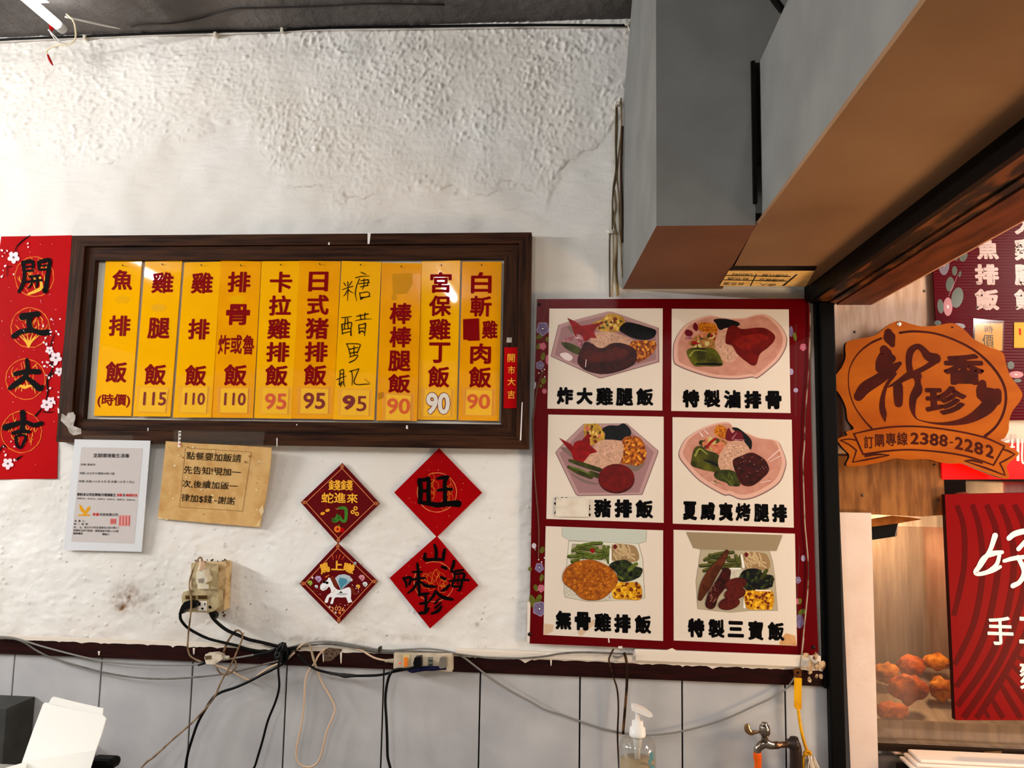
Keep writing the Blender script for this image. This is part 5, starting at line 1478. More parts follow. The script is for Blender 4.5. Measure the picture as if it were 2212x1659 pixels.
# carved wooden shop sign
m_sign = M('orange varnished wood', (172, 88, 10), .5, .08, noise=(5, (150, 68, 5), .32, .7, 6.0), bump=(30, .08, .003), stretch=(1, 1, 3))
m_signd = M('dark brown carved paint', (66, 14, 4), .6, .08, noise=(22, (52, 10, 4), .4, .65))
YG = -.006
t = thing('wooden_shop_sign', P(1990, 1030, .02), 'orange scalloped wooden shop sign with dark brown calligraphy and a ribbon with a phone number', 'sign')
out = [(185, 215), (280, 190), (400, 165), (500, 92), (560, 57), (620, 50), (700, 75), (790, 92), (900, 85), (1000, 66), (1060, 78), (1130, 130), (1190, 190), (1290, 245), (1400, 287), (1435, 320), (1450, 390), (1480, 480), (1540, 560), (1580, 630), (1560, 690), (1500, 770), (1475, 850), (1470, 920), (1440, 980), (1408, 1000), (1480, 1032), (1476, 1050), (1550, 1097), (1535, 1130), (1458, 1200), (1475, 1280), (1455, 1306), (1380, 1290), (1240, 1235), (1120, 1185), (1040, 1185), (920, 1175), (840, 1155), (760, 1150), (670, 1155), (560, 1145), (430, 1178), (280, 1205), (190, 1205), (178, 1185), (202, 1120), (150, 1060), (106, 998), (130, 978), (185, 958), (175, 932), (238, 905), (190, 840), (175, 740), (135, 650), (82, 570), (90, 490), (140, 420), (172, 340), (170, 270)]
MB().slab(L_(out), YG, .018, m_sign, smooth=True, side=M('dark sign edge', (60, 30, 12), .6)).build('board', t)
mb = MB(); y = YG - .0005
def SG(*strokes):
    for s in strokes:
        mb.stroke([(a[0], a[1], a[2]) for a in L_(s)], y, m_signd)
SG([(455, 188, 18), (370, 228, 16), (280, 300, 12), (215, 400, 8), (195, 500, 7), (205, 620, 8), (250, 740, 9), (320, 840, 12), (380, 905, 16)],
   [(605, 143, 20), (720, 132, 18), (880, 148, 16), (1040, 200, 16), (1200, 285, 18), (1330, 400, 20), (1420, 530, 20), (1450, 650, 20), (1430, 780, 20), (1370, 890, 20), (1280, 970, 24)])
SG([(235, 948, 10), (400, 912, 14), (560, 892, 14), (750, 890, 14), (950, 910, 14), (1150, 945, 14), (1300, 985, 14), (1437, 1047, 12)], [(1437, 1047, 12), (1395, 1120, 14), (1350, 1198, 14)],
   [(318, 1110, 14), (480, 1088, 14), (660, 1075, 14), (850, 1085, 14), (1050, 1110, 14), (1200, 1145, 14), (1350, 1198, 12)], [(240, 950, 14), (275, 1030, 14), (312, 1112, 14)],
   [(258, 1000, 12), (200, 990, 10), (130, 1000, 8)], [(130, 1000, 8), (200, 1035, 12), (258, 1080, 12)], [(258, 1080, 12), (245, 1125, 10), (228, 1175, 8)], [(228, 1175, 8), (370, 1148, 14), (520, 1120, 6)], [(330, 1125, 20), (420, 1112, 16), (520, 1118, 6)],
   [(1425, 1070, 14), (1475, 1088, 14), (1520, 1112, 8)], [(1520, 1112, 8), (1460, 1150, 14), (1400, 1182, 12)], [(1400, 1182, 12), (1425, 1230, 12), (1443, 1280, 8)], [(1443, 1280, 8), (1300, 1225, 16), (1120, 1165, 6)], [(1120, 1165, 8), (1180, 1160, 18), (1260, 1180, 14)])
# cursive large character
SG([(512, 140, 62), (522, 180, 96), (545, 238, 44)], [(478, 275, 66), (492, 320, 104), (458, 380, 92), (440, 430, 60)], [(500, 320, 60), (560, 350, 30), (500, 400, 40), (470, 450, 40)], [(604, 388, 34), (530, 440, 84), (440, 510, 88), (330, 580, 96), (275, 650, 76)],
   [(565, 470, 30), (500, 560, 26), (470, 650, 36), (464, 730, 46), (476, 790, 48), (486, 848, 10)], [(510, 576, 10), (600, 530, 38), (690, 478, 60), (760, 490, 40)], [(590, 570, 76), (592, 640, 76), (594, 705, 66)],
   [(690, 470, 54), (676, 380, 48), (690, 290, 56), (745, 252, 44), (790, 280, 50), (830, 330, 70), (890, 350, 84)], [(870, 380, 50), (800, 425, 40), (710, 468, 40)],
   [(740, 480, 74), (748, 540, 46), (746, 600, 78), (712, 660, 60), (706, 740, 46), (726, 812, 14), (770, 842, 8), (900, 866, 18), (1050, 860, 40), (1180, 820, 74), (1300, 735, 112), (1358, 655, 104)], [(1355, 640, 104), (1300, 640, 120), (1255, 640, 80)], [(1262, 548, 62), (1258, 610, 90), (1290, 660, 100)], [(1380, 620, 70), (1370, 680, 90)])
for ch, x0, y0, x1, y1, of in [('香', 948, 310, 1282, 560, .045), ('珍', 802, 567, 1142, 800, .045), ('訂', 318, 965, 395, 1065, .012), ('購', 402, 948, 484, 1052, .012), ('專', 490, 940, 576, 1046, .012), ('線', 580, 935, 668, 1042, .012)]:
    mb.text(ch, tuple(v for q in L_([(x0, y0), (x1, y1)]) for v in q), y, m_signd, of)
for ch, x0, y0, x1, y1, dy in [('2', 692, 938, 758, 1032, 3), ('3', 768, 940, 835, 1036, 6), ('8', 845, 946, 915, 1044, 9), ('8', 922, 954, 988, 1050, 12), ('-', 1003, 1012, 1030, 1022, 4), ('2', 1046, 974, 1110, 1074, 14), ('2', 1122, 992, 1190, 1092, 17), ('8', 1200, 1014, 1270, 1114, 20), ('2', 1290, 1038, 1355, 1138, 22)]:
    mb.text(ch, L_([(x0, y0 - dy / 2), (x1, y0 + dy / 2), (x1 - 4, y1 + dy / 2), (x0 - 4, y1 - dy / 2)]), y, m_signd, .026)
mb.build('carved_lettering', t)
c = P(*L_([(598, 74)])[0], YG)
MB().lathe((c.x, YG, c.z), (0, -1, 0), [(.007, 0), (.007, .002), (.004, .003)], M('bright screw', (220, 205, 190), .3, .5, .6), 14).build('screw', t)
c = P(*L_([(1022, 100)])[0], YG)
MB().lathe((c.x, YG, c.z), (0, -1, 0), [(.0025, 0), (.0025, .002), (.001, .003)], m_nail, 8).build('nail', t)

# white pillar, black sheet standing in for the shaded gap behind the sign
m_pil = M('white painted pillar', (236, 214, 204), .5, .2, noise=(10, (226, 200, 186), .4, .75), bump=(60, .15, .003))
o = MB().slab([(1814, 1107), (1882, 1108), (1899, 1720), (1840, 1720)], .045, .05, m_pil)
o = o.build('pillar_white')
struct(o, 'narrow white painted pillar beside the black post')
mb = MB()
mb.slab([(1798, 640), (1842, 640), (1850, 1110), (1810, 1110)], .088, .01, m_black)
struct(mb.build('sign_gap_shade'))

# fried food warmer: steel body, clear front, chicken on a tray, lamp light
t = thing('food_warmer', P(1980, 1640, .15), 'steel and clear plastic food warmer between the white pillar and the red striped board', 'food warmer')
a0, a1 = P(1884, 1380, .10), P(2420, 1380, .10)
zt0, zb0 = P(1900, 1112, .10).z, P(1900, 1606, .10).z
MB().box(a0.x, a1.x, .55, .56, zb0 - .1, zt0 + .05, m_steel).build('back_panel', t)
mb = MB(); mb.box(a0.x, a1.x, .10, .56, zb0 - .012, zb0, m_steel); mb.build('shelf', t)
MB().box(a0.x + .002, a1.x, .118, .122, zb0, P(1900, 1150, .12).z + .02, clear_mat('hazy clear plastic', (240, 232, 222), .12, (196, 176, 160), .08, .09)).build('front_pane', t)
mb = MB()
mb.box(a0.x - .004, a1.x, .085, .10, P(1900, 1622, .085).z, P(1900, 1608, .085).z, M('dark seal', (40, 28, 20), .5))
mb.box(a0.x - .004, a1.x, .080, .10, P(1900, 1628, .08).z, P(1900, 1622, .08).z, M('chrome strip', (230, 222, 214), .15, .5, 1.0))
mb.box(a0.x - .004, a1.x, .088, .10, P(1900, 1720, .085).z, P(1900, 1628, .08).z, M('grey lower apron', (104, 94, 86), .4))
mb.build('lower_rail', t)
m_pack = M('brown packing tape', (128, 96, 62), .25, .4)
for i, (x0, x1) in enumerate([(2011, 2045), (2126, 2164)]):
    MB().slab([(x0, 1624), (x1, 1623), (x1 - 1, 1642), (x0 - 2, 1641)], .0790, .001, m_pack).build('packing_tape', t)
mb = MB(); mb.slab(N_([(303, 140), (470, 108), (455, 200), (310, 222)]), .112, .02, m_black); mb.stroke(N_([(470, 110, 3), (448, 200, 3)]), .111, m_steel, smooth=False, caps=False); mb.build('dark_hole_patch', t)  # black plate painted in for the dark of a hole, steel line beside it
MB().slab(N_([(300, 92), (440, 70), (540, 80), (620, 92), (470, 118), (303, 140)]), .098, .01, M('torn brown board', (140, 84, 34), .6, noise=(30, (104, 56, 20), .4, .7))).build('torn_strip', t)
wl = bpy.data.lights.new('warmer_light', 'POINT')
wl.shadow_soft_size = .05; wl.energy = 10.0; wl.color = (1.0, .66, .34)
wo = bpy.data.objects.new('warmer_light', wl); COL.objects.link(wo)
wo.location = (a0.x + .26, .20, zt0 - .10)
m_fry = [M('golden fried crust', (240, 164, 50), .55, .3, noise=(42, (170, 84, 12), .4, .65, 6.0), bump=(90, .5, .006)), M('orange fried crust', (232, 124, 34), .55, .3, noise=(42, (160, 66, 10), .4, .65, 6.0), bump=(90, .5, .006))]
yc = .24
floor_z = P(1960, 1560, yc).z
for i, (x, yy, rx, rz, yb_, lab) in enumerate([(395, 1060, 72, 55, .30, 'golden fried cutlet nearest the white pillar, in the upper row'), (545, 1015, 78, 58, .33, 'orange fried cutlet standing in the middle of the upper row'), (705, 990, 76, 44, .36, 'golden fried cutlet at the top beside the red striped board'),
                                  (530, 1165, 110, 76, .195, 'largest golden fried cutlet at the front of the warmer'), (735, 1160, 72, 62, .25, 'orange fried cutlet at the front beside the red striped board'), (420, 1296, 92, 44, .155, 'small dim fried cutlet lowest in the front corner by the white pillar')]):
    c = P(*N_([(x, yy)])[0], yb_)
    k = (2.43 + yb_) / FOCAL / 2.9167
    o = MB().ball((c.x, yb_, c.z), rx * k, .020, rz * k, m_fry[i % 2], .24, i + 3).build('fried_cutlet')
    tag(o, lab, 'fried food', 'fried cutlets in the food warmer')
c0, c1 = P(1880, 1500, .20), P(2070, 1500, .20)
t = thing('cutlet_tray', (c0.x + .14, .28, zb0), 'tilted steel tray holding the fried cutlets inside the food warmer', 'tray')
mb = MB(); zlo, zhi = P(1900, 1560, .17).z, P(1900, 1440, .42).z
mb.hexa([(a0.x + .01, .165, zlo), (a0.x + .55, .165, zlo), (a0.x + .55, .42, zhi), (a0.x + .01, .42, zhi)], [(a0.x + .01, .165, zlo - .008), (a0.x + .55, .165, zlo - .008), (a0.x + .55, .42, zhi - .008), (a0.x + .01, .42, zhi - .008)], m_steel)
mb.build('tray_plate', t)
mb = MB(); mb.box(a0.x + .01, a0.x + .55, .155, .165, zb0, zlo + .012, m_steel); mb.box(a0.x + .01, a0.x + .55, .42, .43, zb0, zhi, m_steel); mb.build('tray_edge', t)

# red striped banner board
m_ban = M('crimson banner', (122, 0, 4), .45, .06)
m_band = M('dark crimson stripe', (84, 0, 3), .45, .06)
t = thing('striped_banner_board', P(2140, 1556, .03), 'crimson board with dark curved stripes and white characters at far right', 'sign')
YN = .03
MB().slab([(2041, 1068), (2420, 1060), (2420, 1556), (2064, 1556)], YN, .022, m_ban, side=M('dark board edge', (46, 14, 12), .5)).build('panel', t)
mb = MB()
for s in [[(838, 5, 30), (882, 150, 34), (884, 380, 34), (852, 560, 34), (818, 700, 30)], [(935, 0, 32), (980, 150, 36), (1000, 350, 38), (985, 560, 38), (940, 760, 38), (860, 940, 36), (822, 1010, 30)],
          [(1025, 0, 34), (1080, 140, 38), (1103, 330, 38), (1075, 560, 40), (1020, 800, 40), (930, 1000, 40), (832, 1150, 34)], [(1115, 0, 34), (1170, 150, 38), (1198, 350, 40), (1170, 600, 40), (1100, 850, 42), (990, 1060, 44), (840, 1270, 38)],
          [(1200, 0, 34), (1250, 110, 38), (1285, 300, 40), (1262, 520, 40), (1210, 720, 42), (1130, 950, 42), (1000, 1170, 44), (880, 1345, 40)], [(1320, 700, 40), (1230, 900, 40), (1120, 1100, 42), (1000, 1290, 42), (960, 1345, 36)],
          [(1050, 1205, 20), (1090, 1280, 34), (1130, 1345, 34)], [(1095, 1100, 20), (1170, 1230, 36), (1240, 1345, 36)], [(1130, 1050, 20), (1220, 1170, 36), (1310, 1300, 36)], [(1165, 985, 18), (1240, 1065, 34), (1320, 1140, 34)], [(1190, 930, 16), (1250, 975, 30), (1320, 1010, 30)], [(1005, 1275, 16), (1025, 1320, 26), (1042, 1345, 24)]]:
    mb.stroke([(a[0], a[1], a[2]) for a in N_(s)], YN - .0004, m_band, caps=False)
mb.build('stripe_print', t)
mb = MB()
for s in [[(1078, 195, 36), (1045, 290, 28), (990, 375, 32), (955, 425, 30), (985, 437, 26), (1060, 415, 30), (1110, 392, 22)], [(962, 410, 22), (1000, 340, 24), (1060, 310, 34), (1122, 300, 24)], [(1105, 320, 24), (1085, 380, 26), (1020, 430, 20)],
          [(1165, 212, 32), (1200, 185, 36), (1265, 168, 36), (1320, 175, 30)], [(1310, 185, 26), (1225, 280, 28)], [(1135, 355, 22), (1200, 338, 28), (1330, 322, 24)], [(1222, 330, 26), (1262, 420, 34), (1235, 485, 30), (1190, 512, 32)]]:
    mb.stroke([(a[0], a[1], a[2]) for a in N_(s)], YN - .0018, k_white)
for ch, x0, y0, x1, y1, of in [('手', 1025, 702, 1197, 888, .018), ('工', 1222, 706, 1395, 880, .018), ('麵', 1228, 988, 1400, 1168, .02)]:
    mb.text(ch, tuple(v for q in N_([(x0, y0), (x1, y1)]) for v in q), YN - .0018, k_white, of)
mb.build('lettering', t)

# small things seen over the banner board and at the bottom edge
t = tag(MB().box(P(2158, 1050, .2).x, P(2420, 1050, .2).x, .18, .42, P(2200, 1066, .2).z - .12, P(2200, 1040, .2).z, m_steel).build('steel_container', bevel=.006), 'steel container top showing above the red striped board', 'container')
t = tag(MB().ball((P(2081, 1070, .25).x, .25, P(2081, 1072, .25).z), .028, .03, .014, M('cream lump', (206, 186, 160), .6), .05, 3).build('cream_bowl_rim'), 'small cream rounded object peeping over the edge of the striped board', 'bowl')
m_foam = M('white foam', (240, 226, 216), .5, .2)
for k, lab in enumerate(('topmost white foam lid of the stack at the bottom edge', 'white foam lid under the top one of the stack', 'lowest visible white foam lid of the stack')):
    yy = 1641 + 9 * k
    a, b = P(1988 - 8 * k, yy, -.02 - .004 * k), P(2460, yy, -.02 - .004 * k)
    mb = MB(); mb.box(a.x, b.x, -.02 - .004 * k, .07, a.z - .0105, a.z - .0005, m_foam)
    tag(mb.build('foam_lid', bevel=.005), lab, 'lid', 'foam lids at the bottom edge')
o = MB().box(P(1960, 1700, 0).x, 1.7, -.03, .075, 0.0, P(1988, 1641, -.02).z - .043, M('dark counter', (40, 32, 28), .5)).build('stall_counter')
tag(o, 'dark stall counter carrying the white foam lids', 'counter')

# notice pasted under the soffit, read from the other side
m_note = M('yellowed notice paper', (250, 214, 142), .5, .06, noise=(30, (236, 186, 104), .4, .7))
t = thing('supply_notice', PZ(1660, 600, ZB - .002), 'yellowed notice with upside down print pasted under the soffit close to the wall', 'notice')
Z_ = crop(1250, 0, 2.2994)
zn = ZB - .0015
def flat(mb, pts, mat, z):
    q = [PZ(p[0], p[1], z) for p in pts]
    l = mb.lift()
    return mb.add([(a.x, a.y, a.z - l) for a in q], [tuple(range(len(q)))], mat)
mb = MB(); flat(mb, Z_([(745, 1345), (1172, 1345), (1128, 1424), (700, 1420)]), m_note, zn); mb.build('paper', t)
mb = MB()
zi = zn - .0003
for q in [[(730, 1366), (1055, 1372), (1053, 1376), (729, 1370)], [(720, 1388), (1035, 1394), (1033, 1398), (719, 1392)], [(880, 1362), (886, 1362), (856, 1420), (850, 1420)], [(1080, 1362), (1090, 1362), (1022, 1420), (1008, 1420)]]:
    flat(mb, Z_(q), k_ink2, zi)
def flip_text(s, q):
    vs, fs = glyph(s, .004)
    a = [PZ(p[0], p[1], zi - .0003) for p in Z_(q)]
    a = [a[2], a[3], a[0], a[1]]
    mb.add([mapq(a, u, v) for u, v, dl in vs], fs, k_ink2)
for s, q in [('U60392', [(765, 1358), (865, 1360), (860, 1370), (760, 1368)]), ('供應代號', [(915, 1362), (1045, 1364), (1036, 1378), (905, 1376)]), ('台北區', [(740, 1378), (848, 1381), (842, 1392), (734, 1389)]), ('供應區位', [(900, 1384), (1025, 1386), (1018, 1400), (890, 1398)]), ('台北酒', [(725, 1402), (825, 1405), (815, 1418), (716, 1415)]), ('收入', [(900, 1408), (985, 1410), (975, 1422), (890, 1420)])]:
    flip_text(s, q)
mb.build('print', t)
mb = MB(); flat(mb, Z_([(765, 1322), (1185, 1322), (1172, 1346), (745, 1340)]), m_black, ZB - .0008); struct(mb.build('soffit_gap_shade'))  # black strip laid in for the shaded gap at the soffit edge
# ================================================================== sockets, plugs and cables
m_cgrey = M('grey cable', (126, 124, 120), .45, .3)
m_cgrey2 = M('dusty grey cable', (108, 104, 98), .5, .3, noise=(40, (84, 80, 74), .4, .7))
m_cblk = M('black cable', (7, 7, 7), .4, .14)
m_cbei = M('beige cable', (206, 176, 146), .45, .3)
m_cbrn = M('brown flat cord', (132, 106, 78), .5, .12, noise=(50, (84, 62, 42), .4, .65))
m_dirtb = M('grimy beige plastic', (184, 168, 130), .5, .15, noise=(34, (98, 78, 50), .46, .7, 8.0))
m_yelb = M('yellowed plastic', (208, 180, 134), .5, .1, noise=(30, (144, 106, 62), .5, .72, 8.0))
m_sock = M('ivory plastic', (222, 214, 194), .35, .35)
m_dark = M('dark slot', (14, 10, 8), .6)
S_ = crop(380, 1190, 5.72)
W1 = crop(0, 1360, 3.4563); W2 = crop(560, 1360, 3.5677); W3 = crop(1180, 1360, 3.5677)
def cable(name, pts, y, r, mat, label, cat='cable', group=None, **kw):
    mb = MB().ptube(pts, y, r, mat, **kw)
    o = mb.build(name)
    return tag(o, label, cat, group)
def box_px(mb, x0, y0, x1, y1, yf, yb_, mat):
    a, b = P(x0, y0, yf), P(x1, y1, yf)
    return mb.box(a.x, b.x, yf, yb_, b.z, a.z, mat)
# wall box with adapter
t = thing('wall_socket_box', P(450, 1325, -.004), 'grimy yellowed surface socket box on the white wall under the tan card', 'socket')
mb = MB(); mb.slab(S_([(190, 150), (520, 150), (590, 130), (620, 150), (595, 735), (500, 755), (180, 740)]), -.042, .040, m_yelb); mb.build('box', t, bevel=.002)
mb = MB(); mb.slab(S_([(192, 155), (522, 160), (515, 700), (190, 700)]), -.0455, .0035, m_dirtb); mb.build('cover_plate', t, bevel=.0015)
mb = MB(); mb.slab(S_([(265, 405), (405, 405), (405, 490), (265, 488)]), -.0475, .002, m_sock); mb.build('socket_insert', t)
mb = MB()
rnd = random.Random(5)
for i in range(46):
    x, yy = rnd.choice([(rnd.uniform(590, 650), rnd.uniform(100, 200)), (rnd.uniform(585, 625), rnd.uniform(580, 810)), (rnd.uniform(240, 600), rnd.uniform(108, 140))])
    c = P(*S_([(x, yy)])[0], -.006); r = rnd.uniform(.0012, .0032)
    mb.ball((c.x, -.006 - rnd.uniform(0, .02), c.z), r, r, r, M('brown mud', (84, 58, 40), .8), .2, i)
mb.build('wasp_mud', t)
t = thing('plug_adapter', P(430, 1322, -.06), 'grimy multi outlet adapter plugged into the socket box', 'adapter')
mb = MB(); mb.slab(S_([(70, 560), (90, 510), (150, 488), (480, 490), (520, 520), (515, 690), (470, 745), (400, 762), (120, 755), (75, 640)]), -.085, .036, m_dirtb, side=m_dirtb); mb.build('body', t, bevel=.004)
mb = MB()
for x0, x1 in ((112, 250), (262, 390)):
    mb.slab(S_([(x0, 548), (x1, 548), (x1, 600), (x0, 600)]), -.0858, .001, M('dirty amber cover', (120, 96, 56), .3)); mb.slab(S_([(x0 + 14, 556), (x1 - 10, 556), (x1 - 10, 592), (x0 + 14, 592)]), -.0864, .001, M('brown window', (64, 46, 26), .3))
mb.build('switch_cover', t)
mb = MB(); mb.slab(S_([(275, 622), (380, 622), (380, 738), (272, 738)]), -.0862, .001, M('white outlet face', (232, 224, 216), .4))
for a in [[(293, 635), (305, 635), (305, 678), (293, 678)], [(352, 640), (366, 640), (366, 672), (352, 672)], [(312, 725), (312, 708), (326, 698), (342, 708), (342, 725)], [(402, 690), (420, 672), (440, 690), (438, 712), (408, 712)]]:
    mb.poly(S_(a), -.0864, m_dark)
mb.build('outlet_face', t)
# beige plug and its cord down to the in-line connector
t = thing('beige_plug_cable', P(430, 1420, -.03), 'beige plug in the socket box with its thin cord hanging down to the white connector', 'cable')
mb = MB(); mb.slab(S_([(250, 270), (265, 240), (310, 228), (350, 240), (358, 300), (390, 350), (380, 390), (340, 410), (258, 405), (248, 380)]), -.080, .034, m_sock); mb.slab(S_([(272, 345), (345, 340), (342, 395), (280, 398)]), -.0812, .001, M('clear plug cap', (150, 140, 124), .2)); mb.build('plug', t, bevel=.003)
mb = MB(); mb.ptube(S_([(312, 240), (322, 180), (320, 120)]), -.072, [.011, .0065], m_cbei, seg=10); mb.build('strain_relief', t)
mb = MB(); mb.ptube([(a, b, y_) for (a, b), y_ in zip(S_([(322, 130), (316, 88), (285, 88), (240, 165), (185, 320), (165, 420), (184, 560), (190, 650), (184, 770), (165, 920), (150, 1080), (146, 1200), (172, 1290), (240, 1340), (322, 1372)]), [-.075, -.085, -.090, -.094, -.096, -.104, -.112, -.115, -.108, -.075, -.05, -.042, -.038, -.035, -.035])], -.05, .0027, M('tan cord', (172, 150, 120), .5, noise=(20, (104, 82, 60), .4, .6))); mb.build('cord', t)
# black plugs
for lab, plug, cab, r, yy in [('black plug in the left adapter outlet with its cable curving down', [(62, 690), (90, 650), (120, 625), (200, 618), (245, 640), (250, 690), (200, 712), (150, 715), (110, 740), (75, 780), (38, 775)], [(52, 770), (62, 850), (140, 945), (280, 1030), (420, 1090), (600, 1135), (750, 1170), (900, 1215), (1100, 1245), (1280, 1235)], .0043, [-.095, -.085, -.06, -.05, -.042, -.038, -.036, -.034, -.034, -.034]),
                         ('black cable leaving under the adapter and running down to the bundle', [(405, 765), (460, 760), (490, 800), (470, 850), (440, 840)], [(440, 800), (480, 855), (560, 930), (650, 990), (780, 1045), (900, 1095), (1050, 1128), (1200, 1165), (1320, 1195)], .0050, [-.075, -.062, -.048, -.042, -.040, -.038, -.036, -.034, -.034])]:
    t = thing('black_plug_cable', P(*S_([cab[4]])[0], -.03), lab, 'cable')
    MB().slab(S_(plug), -.108 if r < .0045 else -.08, .022, m_cblk, smooth=True).build('plug', t, bevel=.003)
    MB().ptube([(a, b, y_) for (a, b), y_ in zip(S_(cab), yy)], 0, r, m_cblk, seg=10).build('cord', t)
# white in-line connector
t = thing('inline_connector', P(470, 1432, -.035), 'dirty white in-line connector hanging in front of the dark rail', 'connector')
MB().slab(S_([(350, 1320), (365, 1275), (490, 1265), (560, 1290), (570, 1340), (520, 1375), (470, 1405), (370, 1400), (360, 1350)]), -.052, .024, M('dirty white plastic', (214, 200, 180), .45, noise=(40, (170, 150, 124), .45, .75))).build('body', t, bevel=.003)
mb = MB(); mb.slab(S_([(355, 1300), (435, 1292), (438, 1335), (400, 1340), (365, 1345)]), -.0532, .001, M('smoked window', (96, 80, 58), .25)); mb.build('window', t)
mb = MB()
for k in range(5):
    a, b = S_([(570 + 20 * k, 1318)])[0]
    c = P(a, b, -.04); mb.lathe((c.x - .0012, -.04, c.z), (1, 0, -.02), [(.0075 - .0004 * k, 0), (.0075 - .0004 * k, .0026)], m_sock, 12)
mb.build('ribbed_sleeve', t)
mb = MB(); mb.ptube(S_([(275, 1412), (320, 1395), (362, 1378)]), -.04, [.003, .0055], m_cblk); mb.build('dark_tip', t)
# brown flat cords
cable('brown_cable', [(a, b, y_) for (a, b), y_ in zip(S_([(588, 1255), (635, 1130), (720, 1005), (775, 985), (822, 1035), (812, 1110), (760, 1230), (715, 1340), (660, 1440), (600, 1540), (545, 1650)]) + W1([(1590, 520), (1450, 680), (1280, 830), (1150, 950), (1040, 1050), (700, 1500)]), [-.034, -.030, -.030, -.050, -.056, -.058, -.060, -.062, -.062, -.058, -.055, -.06, -.08, -.1, -.12, -.14, -.16])], 0, .0036, m_cbrn,
      'brown flat cord looped over the black cable and running down across the tiles', 'cable', seg=8, squash=.7)
cable('brown_cable_loop', [(a, b) for a, b in S_([(660, 1330), (715, 1340), (742, 1380), (735, 1440), (690, 1495), (620, 1530), (550, 1510), (512, 1465), (508, 1440)])], -.050, .0026, m_cbrn, 'small loop of brown cord below the white connector', 'cable')
cable('beige_cable', [(a, b, y_) for (a, b), y_ in zip(W1([(1560, 245), (1640, 275), (1720, 305), (1790, 345), (1850, 374), (1885, 375), (1940, 330), (2020, 280), (2090, 250), (2140, 225), (2200, 170)]), [-.045, -.045, -.042, -.042, -.040, -.039, -.039, -.039, -.039, -.039, -.038])], 0, .0029, m_cbei, 'beige cord sagging from the white connector to the cable bundle', 'cable')
# grey cables
g1 = W1([(-60, 50), (20, 52), (120, 66), (330, 130), (600, 200), (790, 238), (1000, 258), (1200, 266), (1400, 264), (1480, 258), (1620, 236), (1800, 205), (1950, 180), (2080, 158)]) + W2([(330, 112), (480, 92), (600, 98), (750, 122), (900, 152), (1000, 160), (1150, 152), (1300, 148), (1450, 168), (1560, 205), (1700, 310), (1800, 385), (1950, 480), (2100, 560), (2200, 615)]) + W3([(130, 660), (300, 720), (450, 765), (600, 800), (800, 812), (1000, 792), (1200, 745), (1400, 680), (1600, 590), (1750, 520), (1850, 455), (1905, 385), (1942, 325)])
cable('grey_cable', g1, -.026, .0029, m_cgrey, 'long grey cable sagging along the rail and swinging low across the right tiles', group='grey cables along the rail')
g2 = W1([(-60, 56), (60, 62), (170, 90), (280, 160), (400, 215), (600, 275), (800, 325), (1000, 357), (1220, 368), (1450, 356), (1650, 335), (1800, 305), (2000, 252), (2080, 232), (2160, 195)]) + W2([(300, 138), (420, 118), (560, 108), (760, 140), (950, 172), (1200, 168), (1450, 182), (1650, 205), (1800, 222), (2000, 222), (2200, 206)]) + W3([(100, 186), (250, 175), (400, 177), (550, 184), (668, 188)])
cable('grey_cable', g2, -.0315, .0029, m_cgrey2, 'grey cable sagging lowest at left and ending under the picture board', group='grey cables along the rail')
cable('grey_cable', W2([(170, 175), (330, 128), (480, 112), (620, 120), (760, 142), (900, 172), (1050, 176)]), -.024, .0027, m_cgrey2, 'short grey cable lying on the rail between the bundle and the power strip', group='grey cables along the rail')
# black knot
t = thing('cable_bundle_knot', P(608, 1425, -.03), 'black taped knot where the cables meet on the rail', 'cable knot')
mb = MB()
rnd = random.Random(9)
for k in range(7):
    cx, cyy = 2105 + rnd.uniform(-10, 12), 170 + rnd.uniform(-12, 12)
    pts = [(cx + rnd.uniform(8, 44) * math.cos(a + .2 * k), cyy + rnd.uniform(20, 74) * math.sin(a)) for a in np.linspace(rnd.uniform(0, 3), rnd.uniform(6, 8), 9)]
    mb.ptube([(p[0], p[1], -.034 - .004 * k + rnd.uniform(-.004, .004)) for p in W1(pts)], 0, .0048, m_cblk)
c = P(*W1([(2105, 175)])[0], -.036); mb.ball((c.x, -.036, c.z), .014, .012, .022, m_cblk, .12, 2)
mb.build('windings', t)
mb = MB(); mb.ptube(W1([(2150, 150), (2190, 140), (2240, 135)]), -.034, .006, m_cblk); mb.ptube(W1([(2060, 150), (2020, 165), (1900, 195)]), -.036, .006, m_cblk); mb.build('taped_ends', t)
cable('black_cable', [(a, b) for a, b in W1([(2150, 190), (2130, 240), (2050, 290), (1950, 340), (1850, 392), (1750, 435), (1650, 468), (1590, 510), (1530, 600), (1480, 690), (1440, 800), (1404, 920), (1385, 1033), (1370, 1200), (1395, 1900), (1380, 2600)])], -.045, .0042, m_cblk, 'black cord swinging from the knot under the brown cord and down the tiles', group='black cords hanging over the tiles')
cable('black_cable', [(a, b) for a, b in W1([(2085, 220), (2078, 300), (2085, 420), (2060, 530), (2000, 680), (1960, 830), (1910, 1000), (1870, 1150), (1850, 1800), (1880, 2600)])], -.054, .0036, m_cblk, 'wavy black cord hanging straight below the knot', group='black cords hanging over the tiles')
